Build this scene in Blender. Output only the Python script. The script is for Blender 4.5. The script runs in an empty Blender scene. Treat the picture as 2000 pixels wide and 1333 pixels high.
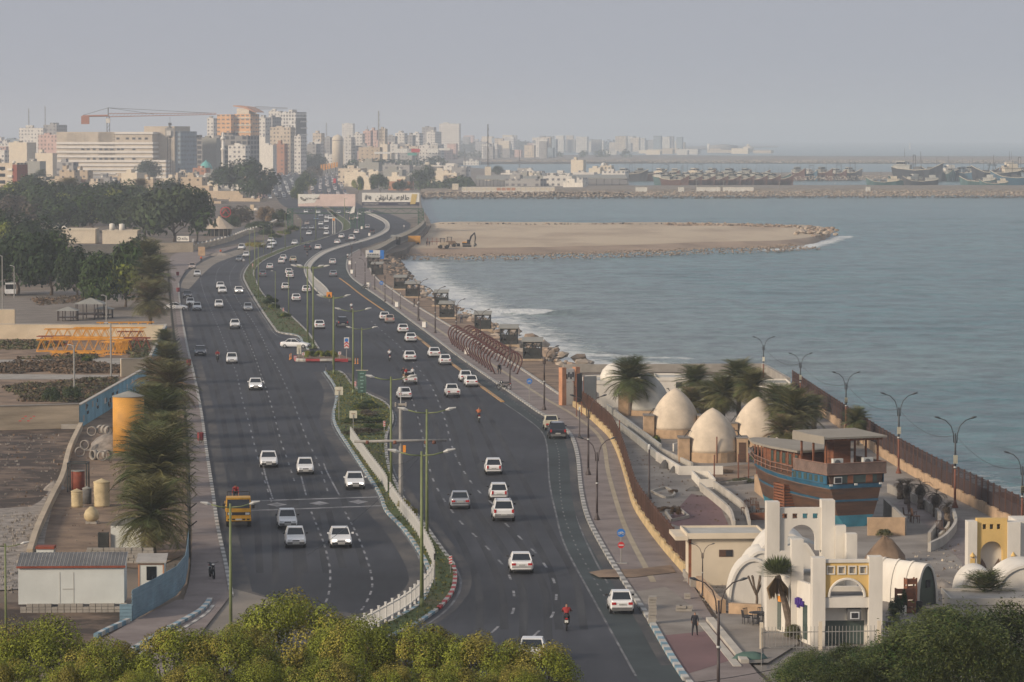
import bpy,math,random
from mathutils import Vector,Matrix
from mathutils.geometry import tessellate_polygon
C=bpy.context.scene
COL=C.collection
R=math.radians
F,CX,CY,HOR,H=6800.0,1000.0,666.5,266.0,32.0
PITCH=math.atan((CY-HOR)/F)
cd=bpy.data.cameras.new('camera');cam=bpy.data.objects.new('camera',cd);COL.objects.link(cam)
cd.sensor_width=36.0;cd.lens=F*36.0/2000.0;cd.clip_start=1.0;cd.clip_end=80000
cam.location=(0,0,H);cam.rotation_euler=(math.pi/2-PITCH,0,0)
C.camera=cam
SUN_EL,SUN_AZ=21.0,57.0
sd=Vector((-math.sin(R(SUN_AZ))*math.cos(R(SUN_EL)),-math.cos(R(SUN_AZ))*math.cos(R(SUN_EL)),math.sin(R(SUN_EL))))
w=bpy.data.worlds.new('World');C.world=w;w.use_nodes=True
nt=w.node_tree;nt.nodes.clear()
sky=nt.nodes.new('ShaderNodeTexSky');sky.sky_type='NISHITA';sky.sun_disc=False
sky.sun_elevation=R(SUN_EL);sky.sun_rotation=math.atan2(sd.x,sd.y)
sky.air_density=1.2;sky.dust_density=6.0;sky.ozone_density=2.0
hs=nt.nodes.new('ShaderNodeHueSaturation');hs.inputs['Saturation'].default_value=0.32
tint=nt.nodes.new('ShaderNodeMix');tint.data_type='RGBA';tint.blend_type='MIX'
tint.inputs[0].default_value=0.90;tint.inputs[7].default_value=(2.95,3.10,3.55,1)
bg=nt.nodes.new('ShaderNodeBackground');bg.inputs[1].default_value=0.115
wo=nt.nodes.new('ShaderNodeOutputWorld')
nt.links.new(sky.outputs[0],hs.inputs['Color']);nt.links.new(hs.outputs[0],tint.inputs[6])
nt.links.new(tint.outputs[2],bg.inputs[0]);nt.links.new(bg.outputs[0],wo.inputs[0])
ld=bpy.data.lights.new('sun','SUN');ld.energy=3.1;ld.angle=R(10.0);ld.color=(1.0,0.83,0.64)
sun=bpy.data.objects.new('sun',ld);COL.objects.link(sun)
sun.rotation_euler=sd.to_track_quat('Z','Y').to_euler()
C.view_settings.view_transform='Standard';C.view_settings.look='None'
C.view_settings.exposure=0.30;C.view_settings.gamma=1.0
C.cycles.max_bounces=6;C.cycles.diffuse_bounces=2;C.cycles.glossy_bounces=2
C.cycles.transmission_bounces=3;C.cycles.volume_bounces=2;C.cycles.transparent_max_bounces=12
C.cycles.use_denoising=True
_cp,_sp=math.cos(PITCH),math.sin(PITCH)
def ray(px,py):
 a,b=(px-CX)/F,-(py-CY)/F
 return Vector((a,_cp+b*_sp,-_sp+b*_cp))
def P(px,py,z=0.0):
 d=ray(px,py);t=(z-H)/d.z
 return Vector((d.x*t,d.y*t,z))
def PY(px,py,Y):
 d=ray(px,py);t=Y/d.y
 return Vector((d.x*t,Y,H+d.z*t))
def hgt(px,py,py2,z=0.0):
 p=P(px,py,z);return PY(px,py2,p.y).z-z
def ppm(Y):return F/Y
MATS={}
def lk(nt,a,b):nt.links.new(a,b)
def mat(name,col,rough=0.8,var=0.0,scale=1.0,metal=0.0,bump=0.0,spec=0.5,col2=None,detail=4,emit=None,isl=0.0,coat=0.0,stretch=None,thr=None):
 if name in MATS:return MATS[name]
 m=bpy.data.materials.new(name);m.use_nodes=True;nt=m.node_tree
 b=nt.nodes['Principled BSDF']
 b.inputs['Base Color'].default_value=(*col,1);b.inputs['Roughness'].default_value=rough
 b.inputs['Metallic'].default_value=metal;b.inputs['Specular IOR Level'].default_value=spec
 b.inputs['Coat Weight'].default_value=coat
 if emit:b.inputs['Emission Color'].default_value=(*emit[:3],1);b.inputs['Emission Strength'].default_value=emit[3]
 src=None
 if var or col2:
  tc=nt.nodes.new('ShaderNodeTexCoord');mp=nt.nodes.new('ShaderNodeMapping')
  if stretch:mp.inputs['Scale'].default_value=stretch
  n=nt.nodes.new('ShaderNodeTexNoise');n.inputs['Scale'].default_value=scale;n.inputs['Detail'].default_value=detail
  n.inputs['Roughness'].default_value=0.62
  lk(nt,tc.outputs['Object'],mp.inputs[0]);lk(nt,mp.outputs[0],n.inputs['Vector'])
  cr=nt.nodes.new('ShaderNodeValToRGB')
  lo,hi=thr or(0.32,0.68)
  cr.color_ramp.elements[0].position=lo;cr.color_ramp.elements[1].position=hi
  a=col2 or tuple(c*(1-var)for c in col)
  bb=col if col2 else tuple(min(1,c*(1+var))for c in col)
  cr.color_ramp.elements[0].color=(*a,1);cr.color_ramp.elements[1].color=(*bb,1)
  lk(nt,n.outputs['Fac'],cr.inputs[0]);src=cr.outputs[0]
  if bump:
   bp=nt.nodes.new('ShaderNodeBump');bp.inputs['Strength'].default_value=bump;bp.inputs['Distance'].default_value=0.1
   lk(nt,n.outputs['Fac'],bp.inputs['Height']);lk(nt,bp.outputs[0],b.inputs['Normal'])
 if isl:
  g=nt.nodes.new('ShaderNodeNewGeometry');mr=nt.nodes.new('ShaderNodeMapRange')
  mr.inputs[3].default_value=1-isl;mr.inputs[4].default_value=1+isl
  lk(nt,g.outputs['Random Per Island'],mr.inputs[0])
  mx=nt.nodes.new('ShaderNodeVectorMath');mx.operation='SCALE'
  if src:lk(nt,src,mx.inputs[0])
  else:mx.inputs[0].default_value=col
  lk(nt,mr.outputs[0],mx.inputs['Scale']);src=mx.outputs[0]
 if src:lk(nt,src,b.inputs['Base Color'])
 MATS[name]=m;return m
def M(n):return MATS[n]
def math_node(nt,op,a,b=None,c=None):
 n=nt.nodes.new('ShaderNodeMath');n.operation=op
 for i,v in enumerate((a,b,c)):
  if v is None:continue
  if isinstance(v,(int,float)):n.inputs[i].default_value=v
  else:lk(nt,v,n.inputs[i])
 return n.outputs[0]
def facade(name,col,win,px=3.4,pz=3.3,fx=0.42,fz=0.45,var=0.12,alt=None):
 """wall with window openings as a pattern for buildings whose windows are a pixel or two"""
 if name in MATS:return MATS[name]
 m=mat(name,col,0.85,var,0.13);nt=m.node_tree;b=nt.nodes['Principled BSDF']
 base=b.inputs['Base Color'].links[0].from_socket
 tc=nt.nodes.new('ShaderNodeTexCoord');sx=nt.nodes.new('ShaderNodeSeparateXYZ');sn=nt.nodes.new('ShaderNodeSeparateXYZ')
 lk(nt,tc.outputs['Object'],sx.inputs[0]);lk(nt,tc.outputs['Normal'],sn.inputs[0])
 ax=math_node(nt,'GREATER_THAN',math_node(nt,'ABSOLUTE',sn.outputs[0]),0.7)
 up=math_node(nt,'LESS_THAN',math_node(nt,'ABSOLUTE',sn.outputs[2]),0.5)
 u=math_node(nt,'ADD',math_node(nt,'MULTIPLY',ax,sx.outputs[1]),math_node(nt,'MULTIPLY',math_node(nt,'SUBTRACT',1.0,ax),sx.outputs[0]))
 cu=math_node(nt,'DIVIDE',math_node(nt,'ADD',u,500.0),px);cv=math_node(nt,'DIVIDE',math_node(nt,'ADD',sx.outputs[2],500*pz+0.1),pz)
 fu=math_node(nt,'FRACT',cu);fv=math_node(nt,'FRACT',cv)
 iu=math_node(nt,'LESS_THAN',math_node(nt,'ABSOLUTE',math_node(nt,'SUBTRACT',fu,0.5)),fx/2)
 iv=math_node(nt,'LESS_THAN',math_node(nt,'ABSOLUTE',math_node(nt,'SUBTRACT',fv,0.52)),fz/2)
 wn=nt.nodes.new('ShaderNodeTexWhiteNoise');wn.noise_dimensions='3D'
 cb=nt.nodes.new('ShaderNodeCombineXYZ');lk(nt,math_node(nt,'FLOOR',cu),cb.inputs[0]);lk(nt,math_node(nt,'FLOOR',cv),cb.inputs[1]);lk(nt,ax,cb.inputs[2])
 lk(nt,cb.outputs[0],wn.inputs['Vector'])
 keep=math_node(nt,'GREATER_THAN',wn.outputs['Value'],0.12)
 fac=math_node(nt,'MULTIPLY',math_node(nt,'MULTIPLY',iu,iv),math_node(nt,'MULTIPLY',up,keep))
 mx=nt.nodes.new('ShaderNodeMix');mx.data_type='RGBA'
 lk(nt,fac,mx.inputs[0]);lk(nt,base,mx.inputs[6]);mx.inputs[7].default_value=(*win,1)
 lk(nt,mx.outputs[2],b.inputs['Base Color'])
 return m
class MB:
 def __init__(s,m='white_paint'):
  s.v=[];s.f=[];s.mi=[];s.mats=[];s.sm=[];s.T=None;s.m(m);s.smooth=False
 def m(s,n):
  if n not in s.mats:s.mats.append(n)
  s.cur=s.mats.index(n);return s
 def add(s,vs,fs):
  o=len(s.v)
  if s.T is not None:vs=[s.T@Vector(v)for v in vs]
  s.v.extend([tuple(v)for v in vs])
  for f in fs:s.f.append([i+o for i in f]);s.mi.append(s.cur);s.sm.append(s.smooth)
  return s
 def quad(s,a,b,c,d):return s.add([a,b,c,d],[(0,1,2,3)])
 def box(s,cx,cy,cz,sx,sy,sz,rz=0.0,tilt=None):
  v=[]
  c_,s_=math.cos(rz),math.sin(rz)
  for z in(-1,1):
   for x,y in((-1,-1),(1,-1),(1,1),(-1,1)):
    X,Y,Z=x*sx/2,y*sy/2,z*sz/2
    v.append((cx+X*c_-Y*s_,cy+X*s_+Y*c_,cz+Z))
  return s.add(v,[(3,2,1,0),(4,5,6,7),(0,1,5,4),(1,2,6,5),(2,3,7,6),(3,0,4,7)])
 def bb(s,x0,x1,y0,y1,z0,z1):return s.box((x0+x1)/2,(y0+y1)/2,(z0+z1)/2,x1-x0,y1-y0,z1-z0)
 def tube(s,p0,p1,r0,r1=None,n=6,cap=True):return s.path([p0,p1],[r0,r0 if r1 is None else r1],n,cap)
 def path(s,pts,rad,n=6,cap=True):
  pts=[Vector(p)for p in pts]
  if isinstance(rad,(int,float)):rad=[rad]*len(pts)
  vs=[];fs=[];ref=None
  for i,p in enumerate(pts):
   d=(pts[min(i+1,len(pts)-1)]-pts[max(i-1,0)]).normalized()
   if ref is None:
    ref=Vector((1,0,0))if abs(d.x)<0.9 else Vector((0,1,0))
   a=(ref-d*ref.dot(d)).normalized();b=d.cross(a);ref=a
   for k in range(n):
    t=2*math.pi*k/n;vs.append(p+(a*math.cos(t)+b*math.sin(t))*rad[i])
  for i in range(len(pts)-1):
   for k in range(n):
    k2=(k+1)%n;fs.append((i*n+k,i*n+k2,(i+1)*n+k2,(i+1)*n+k))
  if cap:fs.append(tuple(range(n-1,-1,-1)));fs.append(tuple((len(pts)-1)*n+k for k in range(n)))
  return s.add(vs,fs)
 def lathe(s,prof,n=16,c=(0,0,0),cap=True):
  vs=[];fs=[]
  for r,z in prof:
   for k in range(n):
    t=2*math.pi*k/n;vs.append((c[0]+r*math.cos(t),c[1]+r*math.sin(t),c[2]+z))
  for i in range(len(prof)-1):
   for k in range(n):
    k2=(k+1)%n;fs.append((i*n+k,i*n+k2,(i+1)*n+k2,(i+1)*n+k))
  if cap:
   if prof[0][0]>1e-4:fs.append(tuple(range(n-1,-1,-1)))
   if prof[-1][0]>1e-4:fs.append(tuple((len(prof)-1)*n+k for k in range(n)))
  return s.add(vs,fs)
 def prism(s,poly,z0,z1,top=True,bot=False):
  n=len(poly);vs=[(p[0],p[1],z0)for p in poly]+[(p[0],p[1],z1)for p in poly]
  area=sum(poly[i][0]*poly[(i+1)%n][1]-poly[(i+1)%n][0]*poly[i][1]for i in range(n))
  fs=[]
  for i in range(n):
   j=(i+1)%n;fs.append((i,j,n+j,n+i)if area>0 else(j,i,n+i,n+j))
  tr=tessellate_polygon([[Vector((p[0],p[1],0))for p in poly]])
  for t in tr:
   a,b,c=t
   cr=(poly[b][0]-poly[a][0])*(poly[c][1]-poly[a][1])-(poly[b][1]-poly[a][1])*(poly[c][0]-poly[a][0])
   if cr<0:a,c=c,a
   if top:fs.append((n+a,n+b,n+c))
   if bot:fs.append((c,b,a))
  return s.add(vs,fs)
 def ext(s,poly,p0,ux,uy,th):
  """polygon in the plane (ux, uy) through p0, given thickness th along its normal"""
  ux,uy,p0=Vector(ux),Vector(uy),Vector(p0);nz=ux.cross(uy)
  T0=s.T;Mx=Matrix(((ux.x,uy.x,nz.x,p0.x),(ux.y,uy.y,nz.y,p0.y),(ux.z,uy.z,nz.z,p0.z),(0,0,0,1)))
  s.T=Mx if T0 is None else T0@Mx
  s.prism(poly,-th/2,th/2,True,True);s.T=T0;return s
 def sheet(s,poly,z):
  vs=[(p[0],p[1],z)for p in poly];fs=[]
  for a,b,c in tessellate_polygon([[Vector((p[0],p[1],0))for p in poly]]):
   cr=(poly[b][0]-poly[a][0])*(poly[c][1]-poly[a][1])-(poly[b][1]-poly[a][1])*(poly[c][0]-poly[a][0])
   fs.append((a,b,c)if cr>0 else(c,b,a))
  return s.add(vs,fs)
 def mesh(s,name):
  me=bpy.data.meshes.new(name);me.from_pydata(s.v,[],s.f)
  for n in s.mats:me.materials.append(MATS[n])
  me.polygons.foreach_set('material_index',s.mi);me.polygons.foreach_set('use_smooth',s.sm)
  me.update();return me
 def build(s,name,parent=None,loc=(0,0,0),rz=0.0):
  return put(name,s.mesh(name),parent,loc,rz)
def put(name,me,parent=None,loc=(0,0,0),rz=0.0):
 o=bpy.data.objects.new(name,me);COL.objects.link(o);o.location=loc;o.rotation_euler=(0,0,rz)
 if parent is not None:o.parent=parent
 return o
def tag(o,label=None,cat=None,group=None,kind=None):
 if label:o['label']=label
 if cat:o['category']=cat
 if group:o['group']=group
 if kind:o['kind']=kind
 return o
def thing(name,label,cat,loc=(0,0,0),rz=0.0,group=None):
 o=bpy.data.objects.new(name,None);COL.objects.link(o);o.empty_display_size=0.2
 o.location=loc;o.rotation_euler=(0,0,rz);return tag(o,label,cat,group)
KIDS={}
def copy_tree(src,loc,rz=0.0,label=None,sc=1.0,group=None,cat=None):
 def cp(o,par):
  c=o.copy();COL.objects.link(c);c.parent=par
  for ch in KIDS.setdefault(o.name,[x for x in o.children]):cp(ch,c)
  return c
 r=cp(src,None);r.location=loc;r.rotation_euler=(0,0,rz);r.scale=(sc,sc,sc)if isinstance(sc,(int,float))else sc
 if label:r['label']=label
 if group:r['group']=group
 return r
def place(protos,key,make,loc,rz,label,sc=1.0,group=None):
 """first use moves the prototype itself, later uses copy it"""
 if key not in protos:
  o=make();protos[key]=o;o.location=loc;o.rotation_euler=(0,0,rz);o.scale=(sc,sc,sc)if isinstance(sc,(int,float))else sc
  o['label']=label
  if group:o['group']=group
  return o
 return copy_tree(protos[key],loc,rz,label,sc,group)
def struct(name,mb,label=None,kind='structure',**k):return tag(mb.build(name,**k),label,None,None,kind)
def crom(pts,step=4.0,closed=False):
 """Catmull-Rom through world points"""
 pts=[Vector(p)for p in pts];out=[]
 n=len(pts)
 for i in range(n-1 if not closed else n):
  p0=pts[(i-1)%n]if(closed or i>0)else pts[0]*2-pts[1]
  p1,p2=pts[i],pts[(i+1)%n]
  p3=pts[(i+2)%n]if(closed or i+2<n)else pts[-1]*2-pts[-2]
  k=max(1,int((p2-p1).length/step))
  for j in range(k):
   t=j/k
   out.append(0.5*((2*p1)+(p2-p0)*t+(2*p0-5*p1+4*p2-p3)*t*t+(3*p1-p0-3*p2+p3)*t**3))
 if not closed:out.append(pts[-1])
 return out
def PL(px,z=0.0,step=4.0,closed=False):return crom([P(x,y,z)for x,y in px],step,closed)
def resample(pts,step):
 out=[pts[0].copy()];acc=0.0
 for a,b in zip(pts,pts[1:]):
  d=(b-a).length
  while acc+d>=step:
   t=(step-acc)/d;a=a+(b-a)*t;out.append(a.copy());d=(b-a).length;acc=0.0
  acc+=d
 return out
def offset(pts,d):
 out=[]
 for i,p in enumerate(pts):
  t=pts[min(i+1,len(pts)-1)]-pts[max(i-1,0)];t.z=0;t.normalize()
  out.append(p+Vector((-t.y,t.x,0))*d)
 return out
ORD='first second third fourth fifth sixth seventh eighth ninth tenth eleventh twelfth thirteenth fourteenth fifteenth sixteenth seventeenth eighteenth nineteenth twentieth'.split()
def ordn(i):
 if i>98:return 'hundred and '+ordn(i-100)if i>99 else 'hundredth'
 if i<20:return ORD[i]
 tens=['twenty','thirty','forty','fifty','sixty','seventy','eighty','ninety'][(i+1)//10-2]
 u=(i+1)%10
 return tens+'-'+ORD[u-1]if u else tens[:-1]+'ieth'
rnd=random.Random(7)
mat('asphalt',(0.034,0.036,0.042),0.72,0.45,0.035,bump=0.0,spec=0.22,detail=8)
def asphalt_detail():
 """tyre-dark lanes, patches and fine grain mixed into the asphalt"""
 m=MATS['asphalt'];nt=m.node_tree;b=nt.nodes['Principled BSDF'];base=b.inputs['Base Color'].links[0].from_socket
 tc=nt.nodes.new('ShaderNodeTexCoord');n=nt.nodes.new('ShaderNodeTexNoise');n.inputs['Scale'].default_value=0.9;n.inputs['Detail'].default_value=6
 mp=nt.nodes.new('ShaderNodeMapping');mp.inputs['Scale'].default_value=(1.0,0.10,1)
 lk(nt,tc.outputs['Object'],mp.inputs[0]);lk(nt,mp.outputs[0],n.inputs['Vector'])
 mr=nt.nodes.new('ShaderNodeMapRange');mr.inputs[1].default_value=0.3;mr.inputs[2].default_value=0.7;mr.inputs[3].default_value=0.66;mr.inputs[4].default_value=1.34
 lk(nt,n.outputs['Fac'],mr.inputs[0]);mx=nt.nodes.new('ShaderNodeVectorMath');mx.operation='SCALE'
 lk(nt,base,mx.inputs[0]);lk(nt,mr.outputs[0],mx.inputs['Scale']);lk(nt,mx.outputs[0],b.inputs['Base Color'])
 mr2=nt.nodes.new('ShaderNodeMapRange');mr2.inputs[3].default_value=0.5;mr2.inputs[4].default_value=0.85
 lk(nt,n.outputs['Fac'],mr2.inputs[0]);lk(nt,mr2.outputs[0],b.inputs['Roughness'])
asphalt_detail()
mat('asphalt_bike',(0.042,0.053,0.056),0.85,0.4,0.08,spec=0.25,detail=8)
mat('asphalt_old',(0.105,0.098,0.092),0.9,0.3,0.06,detail=8)
mat('dusty',(0.20,0.175,0.145),0.95,0.28,0.09,detail=8)
mat('paving_pink',(0.225,0.188,0.172),0.88,0.20,0.3,col2=(0.145,0.115,0.106),thr=(0.33,0.6),detail=8,bump=0.2)
mat('paving_red',(0.150,0.085,0.085),0.88,0.22,0.15,detail=8)
mat('paving_grey',(0.27,0.245,0.215),0.9,0.20,0.16,detail=12,col2=(0.155,0.135,0.118),thr=(0.36,0.62))
mat('paving_sand',(0.33,0.28,0.20),0.9,0.15,0.4)
mat('ground',(0.19,0.145,0.105),0.95,0.38,0.05,detail=12,col2=(0.085,0.070,0.055),thr=(0.38,0.62))
mat('dirt_dark',(0.17,0.118,0.082),0.95,0.5,0.22,col2=(0.036,0.023,0.016),detail=12,bump=0.8,thr=(0.47,0.62))
mat('dirt_tan',(0.26,0.18,0.118),0.95,0.3,0.25,col2=(0.115,0.075,0.048),thr=(0.36,0.6),detail=10,bump=0.6)
mat('rubble_grey',(0.25,0.22,0.19),0.95,0.5,0.8,detail=10,bump=1.0)
mat('lot_grey',(0.225,0.19,0.155),0.9,0.22,0.2,detail=10,col2=(0.13,0.108,0.088))
mat('sand',(0.48,0.385,0.27),0.95,0.16,0.03,detail=12,col2=(0.33,0.245,0.17),thr=(0.34,0.54),bump=0.3,stretch=(1,0.35,1))
mat('sand_wet',(0.30,0.215,0.15),0.9,0.3,0.05,detail=10,bump=0.4)
mat('rock',(0.27,0.20,0.145),0.9,0.42,0.5,detail=8,bump=0.8,isl=0.5)
mat('rock_pale',(0.33,0.27,0.21),0.9,0.3,0.5,detail=8,bump=0.8,isl=0.4)
mat('rock_dark',(0.075,0.065,0.055),0.85,0.4,0.5,detail=8,bump=0.8,isl=0.5)
mat('grass',(0.055,0.085,0.018),0.95,0.35,0.10,detail=8,col2=(0.085,0.068,0.03),thr=(.25,.5))
mat('white_line',(0.27,0.27,0.28),0.7,0.45,0.7,col2=(0.06,0.062,0.068),thr=(0.38,0.58),detail=8)
mat('white_worn',(0.22,0.22,0.22),0.7,0.5,0.4,col2=(0.06,0.062,0.068),thr=(0.42,0.68),detail=8)
mat('yellow_kerb',(0.42,0.235,0.075),0.8,0.35,0.8)
mat('kerb_white',(0.42,0.41,0.38),0.85,0.25,0.9)
mat('kerb_grey',(0.20,0.195,0.185),0.9,0.25,0.9)
mat('kerb_blue',(0.15,0.25,0.31),0.85,0.3,0.9)
mat('kerb_red',(0.36,0.045,0.05),0.85,0.25,0.9)
mat('concrete',(0.30,0.275,0.24),0.9,0.25,0.4,detail=8,bump=0.3)
mat('concrete_dark',(0.16,0.145,0.13),0.9,0.3,0.4,detail=8,bump=0.3)
mat('concrete_light',(0.42,0.39,0.34),0.9,0.2,0.4,detail=8,bump=0.2)
def water_mat():
 m=bpy.data.materials.new('sea_water');MATS['sea_water']=m;m.use_nodes=True;nt=m.node_tree;b=nt.nodes['Principled BSDF']
 b.inputs['Roughness'].default_value=0.22;b.inputs['IOR'].default_value=1.33
 tc=nt.nodes.new('ShaderNodeTexCoord')
 def noise(scale,sx,sy,det,rot=0.0,rough=0.6):
  mp=nt.nodes.new('ShaderNodeMapping');mp.inputs['Scale'].default_value=(sx,sy,1);mp.inputs['Rotation'].default_value=(0,0,rot)
  n=nt.nodes.new('ShaderNodeTexNoise');n.inputs['Scale'].default_value=scale;n.inputs['Detail'].default_value=det;n.inputs['Roughness'].default_value=rough
  lk(nt,tc.outputs['Object'],mp.inputs[0]);lk(nt,mp.outputs[0],n.inputs['Vector']);return n.outputs['Fac']
 big=noise(0.02,1,0.6,3,0.3);mid=noise(0.13,0.9,0.7,7,0.25);fine=noise(0.26,0.9,0.55,8,0.15,0.74)
 cr=nt.nodes.new('ShaderNodeValToRGB');cr.color_ramp.elements[0].position=0.35;cr.color_ramp.elements[1].position=0.7
 cr.color_ramp.elements[0].color=(0.030,0.108,0.116,1);cr.color_ramp.elements[1].color=(0.062,0.150,0.150,1)
 lk(nt,big,cr.inputs[0])
 at=nt.nodes.new('ShaderNodeAttribute');at.attribute_name='foam'
 at2=nt.nodes.new('ShaderNodeAttribute');at2.attribute_name='silt'
 m0=nt.nodes.new('ShaderNodeMix');m0.data_type='RGBA';lk(nt,at2.outputs['Fac'],m0.inputs[0]);lk(nt,cr.outputs[0],m0.inputs[6]);m0.inputs[7].default_value=(0.17,0.19,0.165,1)
 f1=noise(0.45,0.7,0.9,10,0.35,0.78)
 s=math_node(nt,'ADD',at.outputs['Fac'],math_node(nt,'MULTIPLY',math_node(nt,'SUBTRACT',f1,0.5),1.6))
 mr=nt.nodes.new('ShaderNodeMapRange');mr.inputs[1].default_value=0.48;mr.inputs[2].default_value=0.72;lk(nt,s,mr.inputs[0])
 caps=nt.nodes.new('ShaderNodeMapRange');caps.inputs[1].default_value=0.735;caps.inputs[2].default_value=0.76;lk(nt,noise(0.06,0.35,1.3,9,0.3,0.72),caps.inputs[0])
 ff=math_node(nt,'MAXIMUM',mr.outputs[0],math_node(nt,'MULTIPLY',caps.outputs[0],0.7))
 mx=nt.nodes.new('ShaderNodeMix');mx.data_type='RGBA';lk(nt,ff,mx.inputs[0])
 cv=nt.nodes.new('ShaderNodeMapRange');cv.inputs[1].default_value=.40;cv.inputs[2].default_value=.60;cv.inputs[3].default_value=.52;cv.inputs[4].default_value=1.42;lk(nt,fine,cv.inputs[0])  # ripple shading painted into the colour: lighter crests, darker troughs
 vs_=nt.nodes.new('ShaderNodeVectorMath');vs_.operation='SCALE';lk(nt,m0.outputs[2],vs_.inputs[0]);lk(nt,cv.outputs[0],vs_.inputs['Scale']);lk(nt,vs_.outputs[0],mx.inputs[6])
 mx.inputs[7].default_value=(0.62,0.64,0.63,1)
 lk(nt,mx.outputs[2],b.inputs['Base Color'])
 lk(nt,math_node(nt,'ADD',0.22,math_node(nt,'MULTIPLY',ff,0.6)),b.inputs['Roughness'])
 b1=nt.nodes.new('ShaderNodeBump');b1.inputs['Strength'].default_value=1.0;b1.inputs['Distance'].default_value=2.2;lk(nt,mid,b1.inputs['Height'])
 b2=nt.nodes.new('ShaderNodeBump');b2.inputs['Strength'].default_value=1.0;b2.inputs['Distance'].default_value=0.55;lk(nt,fine,b2.inputs['Height']);lk(nt,b1.outputs[0],b2.inputs['Normal'])
 lk(nt,b2.outputs[0],b.inputs['Normal'])
water_mat()
WZ=-2.5
SURF=[P(x,y,WZ)for x,y in((792,512),(800,545),(862,575),(905,610),(960,640),(1012,668),(1060,700),(1110,716),(1200,712))]
SURF2=[P(x,y,WZ)for x,y in((1500,489),(1570,484),(1610,474),(1650,462))]
SURF3=[P(x,y,WZ)for x,y in((1880,925),(1930,948),(1990,965),(2080,990))]
def dseg(p,pts):
 best=1e9
 for a,b in zip(pts,pts[1:]):
  ab=b-a;t=max(0,min(1,((p-a).dot(ab))/ab.dot(ab)));best=min(best,(a+ab*t-p).length)
 return best
def make_water():
 from mathutils import noise as N
 X0,X1,Y0,Y1,st=-60.0,300.0,180.0,1500.0,3.0
 nx,ny=int((X1-X0)/st),int((Y1-Y0)/st)
 wave_at=P(1012,612,WZ);wave2=P(1090,690,WZ)
 vs=[];foam=[];silt=[]
 for j in range(ny+1):
  y=Y0+(Y1-Y0)*j/ny
  for i in range(nx+1):
   x=X0+(X1-X0)*i/nx;p=Vector((x,y,WZ))
   e=min(1,(x-X0)/15,(X1-x)/15,(y-Y0)/15,(Y1-y)/40);e=max(0,e)
   z=0.30*N.noise(Vector((x*0.045+y*0.02,y*0.085,0)))+0.16*N.noise(Vector((x*0.12,y*0.2,3)))
   d1=dseg(p,SURF);d2=dseg(p,SURF2);d3=dseg(p,SURF3)
   f=max(0.96-d1/22.0,0.95-d2/9.0,0.62-d3/14.0,0)
   s_=max(0,0.8-d1/90.0)
   q=p-wave_at;u=q.x*0.93+q.y*0.1;v=q.y+0.3*q.x
   g=math.exp(-(v/3.2)**2)*math.exp(-(max(0,abs(u)-5)/8)**2)
   z+=0.9*g;f=max(f,1.25*math.exp(-((v+1.0)/3.0)**2)*(1 if-6<u<4.5 else math.exp(-((abs(u+1)-5)/3)**2)))
   g2=math.exp(-((q.y+0.3*q.x-4)/4.0)**2)*math.exp(-((u-16)/9)**2);z+=0.45*g2
   q=p-wave2;v=q.y*1.0+0.62*q.x
   f=max(f,(0.80-abs(v)/9.0)if-26<q.x<22 else 0)
   vs.append((x,y,WZ+z*e));foam.append(f*(e if e<1 else 1));silt.append(s_)
 fs=[];n1=nx+1
 for j in range(ny):
  for i in range(nx):
   a=j*n1+i;fs.append((a,a+1,a+n1+1,a+n1))
 o=len(vs)
 B=19000.0
 ring=[(-B,-900,X0,B),(X1,-900,B,B),(X0,-900,X1,Y0),(X0,Y1,X1,B)]
 for x0,y0,x1,y1 in ring:
  k=len(vs);vs+=[(x0,y0,WZ),(x1,y0,WZ),(x1,y1,WZ),(x0,y1,WZ)];fs.append((k,k+1,k+2,k+3));foam+=[0]*4;silt+=[0]*4
 me=bpy.data.meshes.new('sea');me.from_pydata(vs,[],fs);me.materials.append(MATS['sea_water'])
 for nm,dat in(('foam',foam),('silt',silt)):
  a=me.attributes.new(nm,'FLOAT','POINT');a.data.foreach_set('value',dat)
 me.polygons.foreach_set('use_smooth',[True]*len(fs));me.update()
 tag(put('water',me),'grey blue sea with small waves and surf',kind='structure')
make_water()
LANDPX=[(2900,1500),(2300,1160),(2000,1010),(1906,965),(1818,925),(1727,872),(1600,785),(1545,748),(1492,716),(1300,716),(1100,718),(1075,705),(1050,698),(1000,673),(950,645),(895,615),(850,590),(812,568),(785,548),(768,530),(756,512),(752,498),(790,488),(815,470),(835,450),(842,438),(836,424),(826,410),(822,396),(822,376),(1232,375),(1226,352),(1150,342),(1050,338),(960,331),(900,326),(872,322),(900,319),(960,317),(1330,316),(2600,317),(2600,306),(1600,305),(1330,303.5),(1150,303),(1010,303),(1060,298),(1130,293.5),(1330,290),(1520,287),(1520,285)]
land=[P(x,y)for x,y in LANDPX]
poly=[(p.x,p.y)for p in land]+[(-9000,11500),(-9000,-500),(400,-500)]
mb=MB('ground');mb.prism(poly,-4.2,-0.06);struct('ground',mb)
def sheet(name,pl,m,z,step=4.0,smooth=True,kind='structure',label=None):
 pts=PL(pl,0,step,True)if smooth else[P(x,y)for x,y in pl]
 mb=MB(m);mb.sheet([(p.x,p.y)for p in pts],z);return struct(name,mb,label,kind)
def band(left,right,z,m,name,label=None,step=6.0,kind='structure'):
 L,Rr=PL(left,0,step),PL(right,0,step)
 mb=MB(m);pts=[(p.x,p.y)for p in L]+[(p.x,p.y)for p in reversed(Rr)]
 mb.sheet(pts,z);return struct(name,mb,label,kind)
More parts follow.
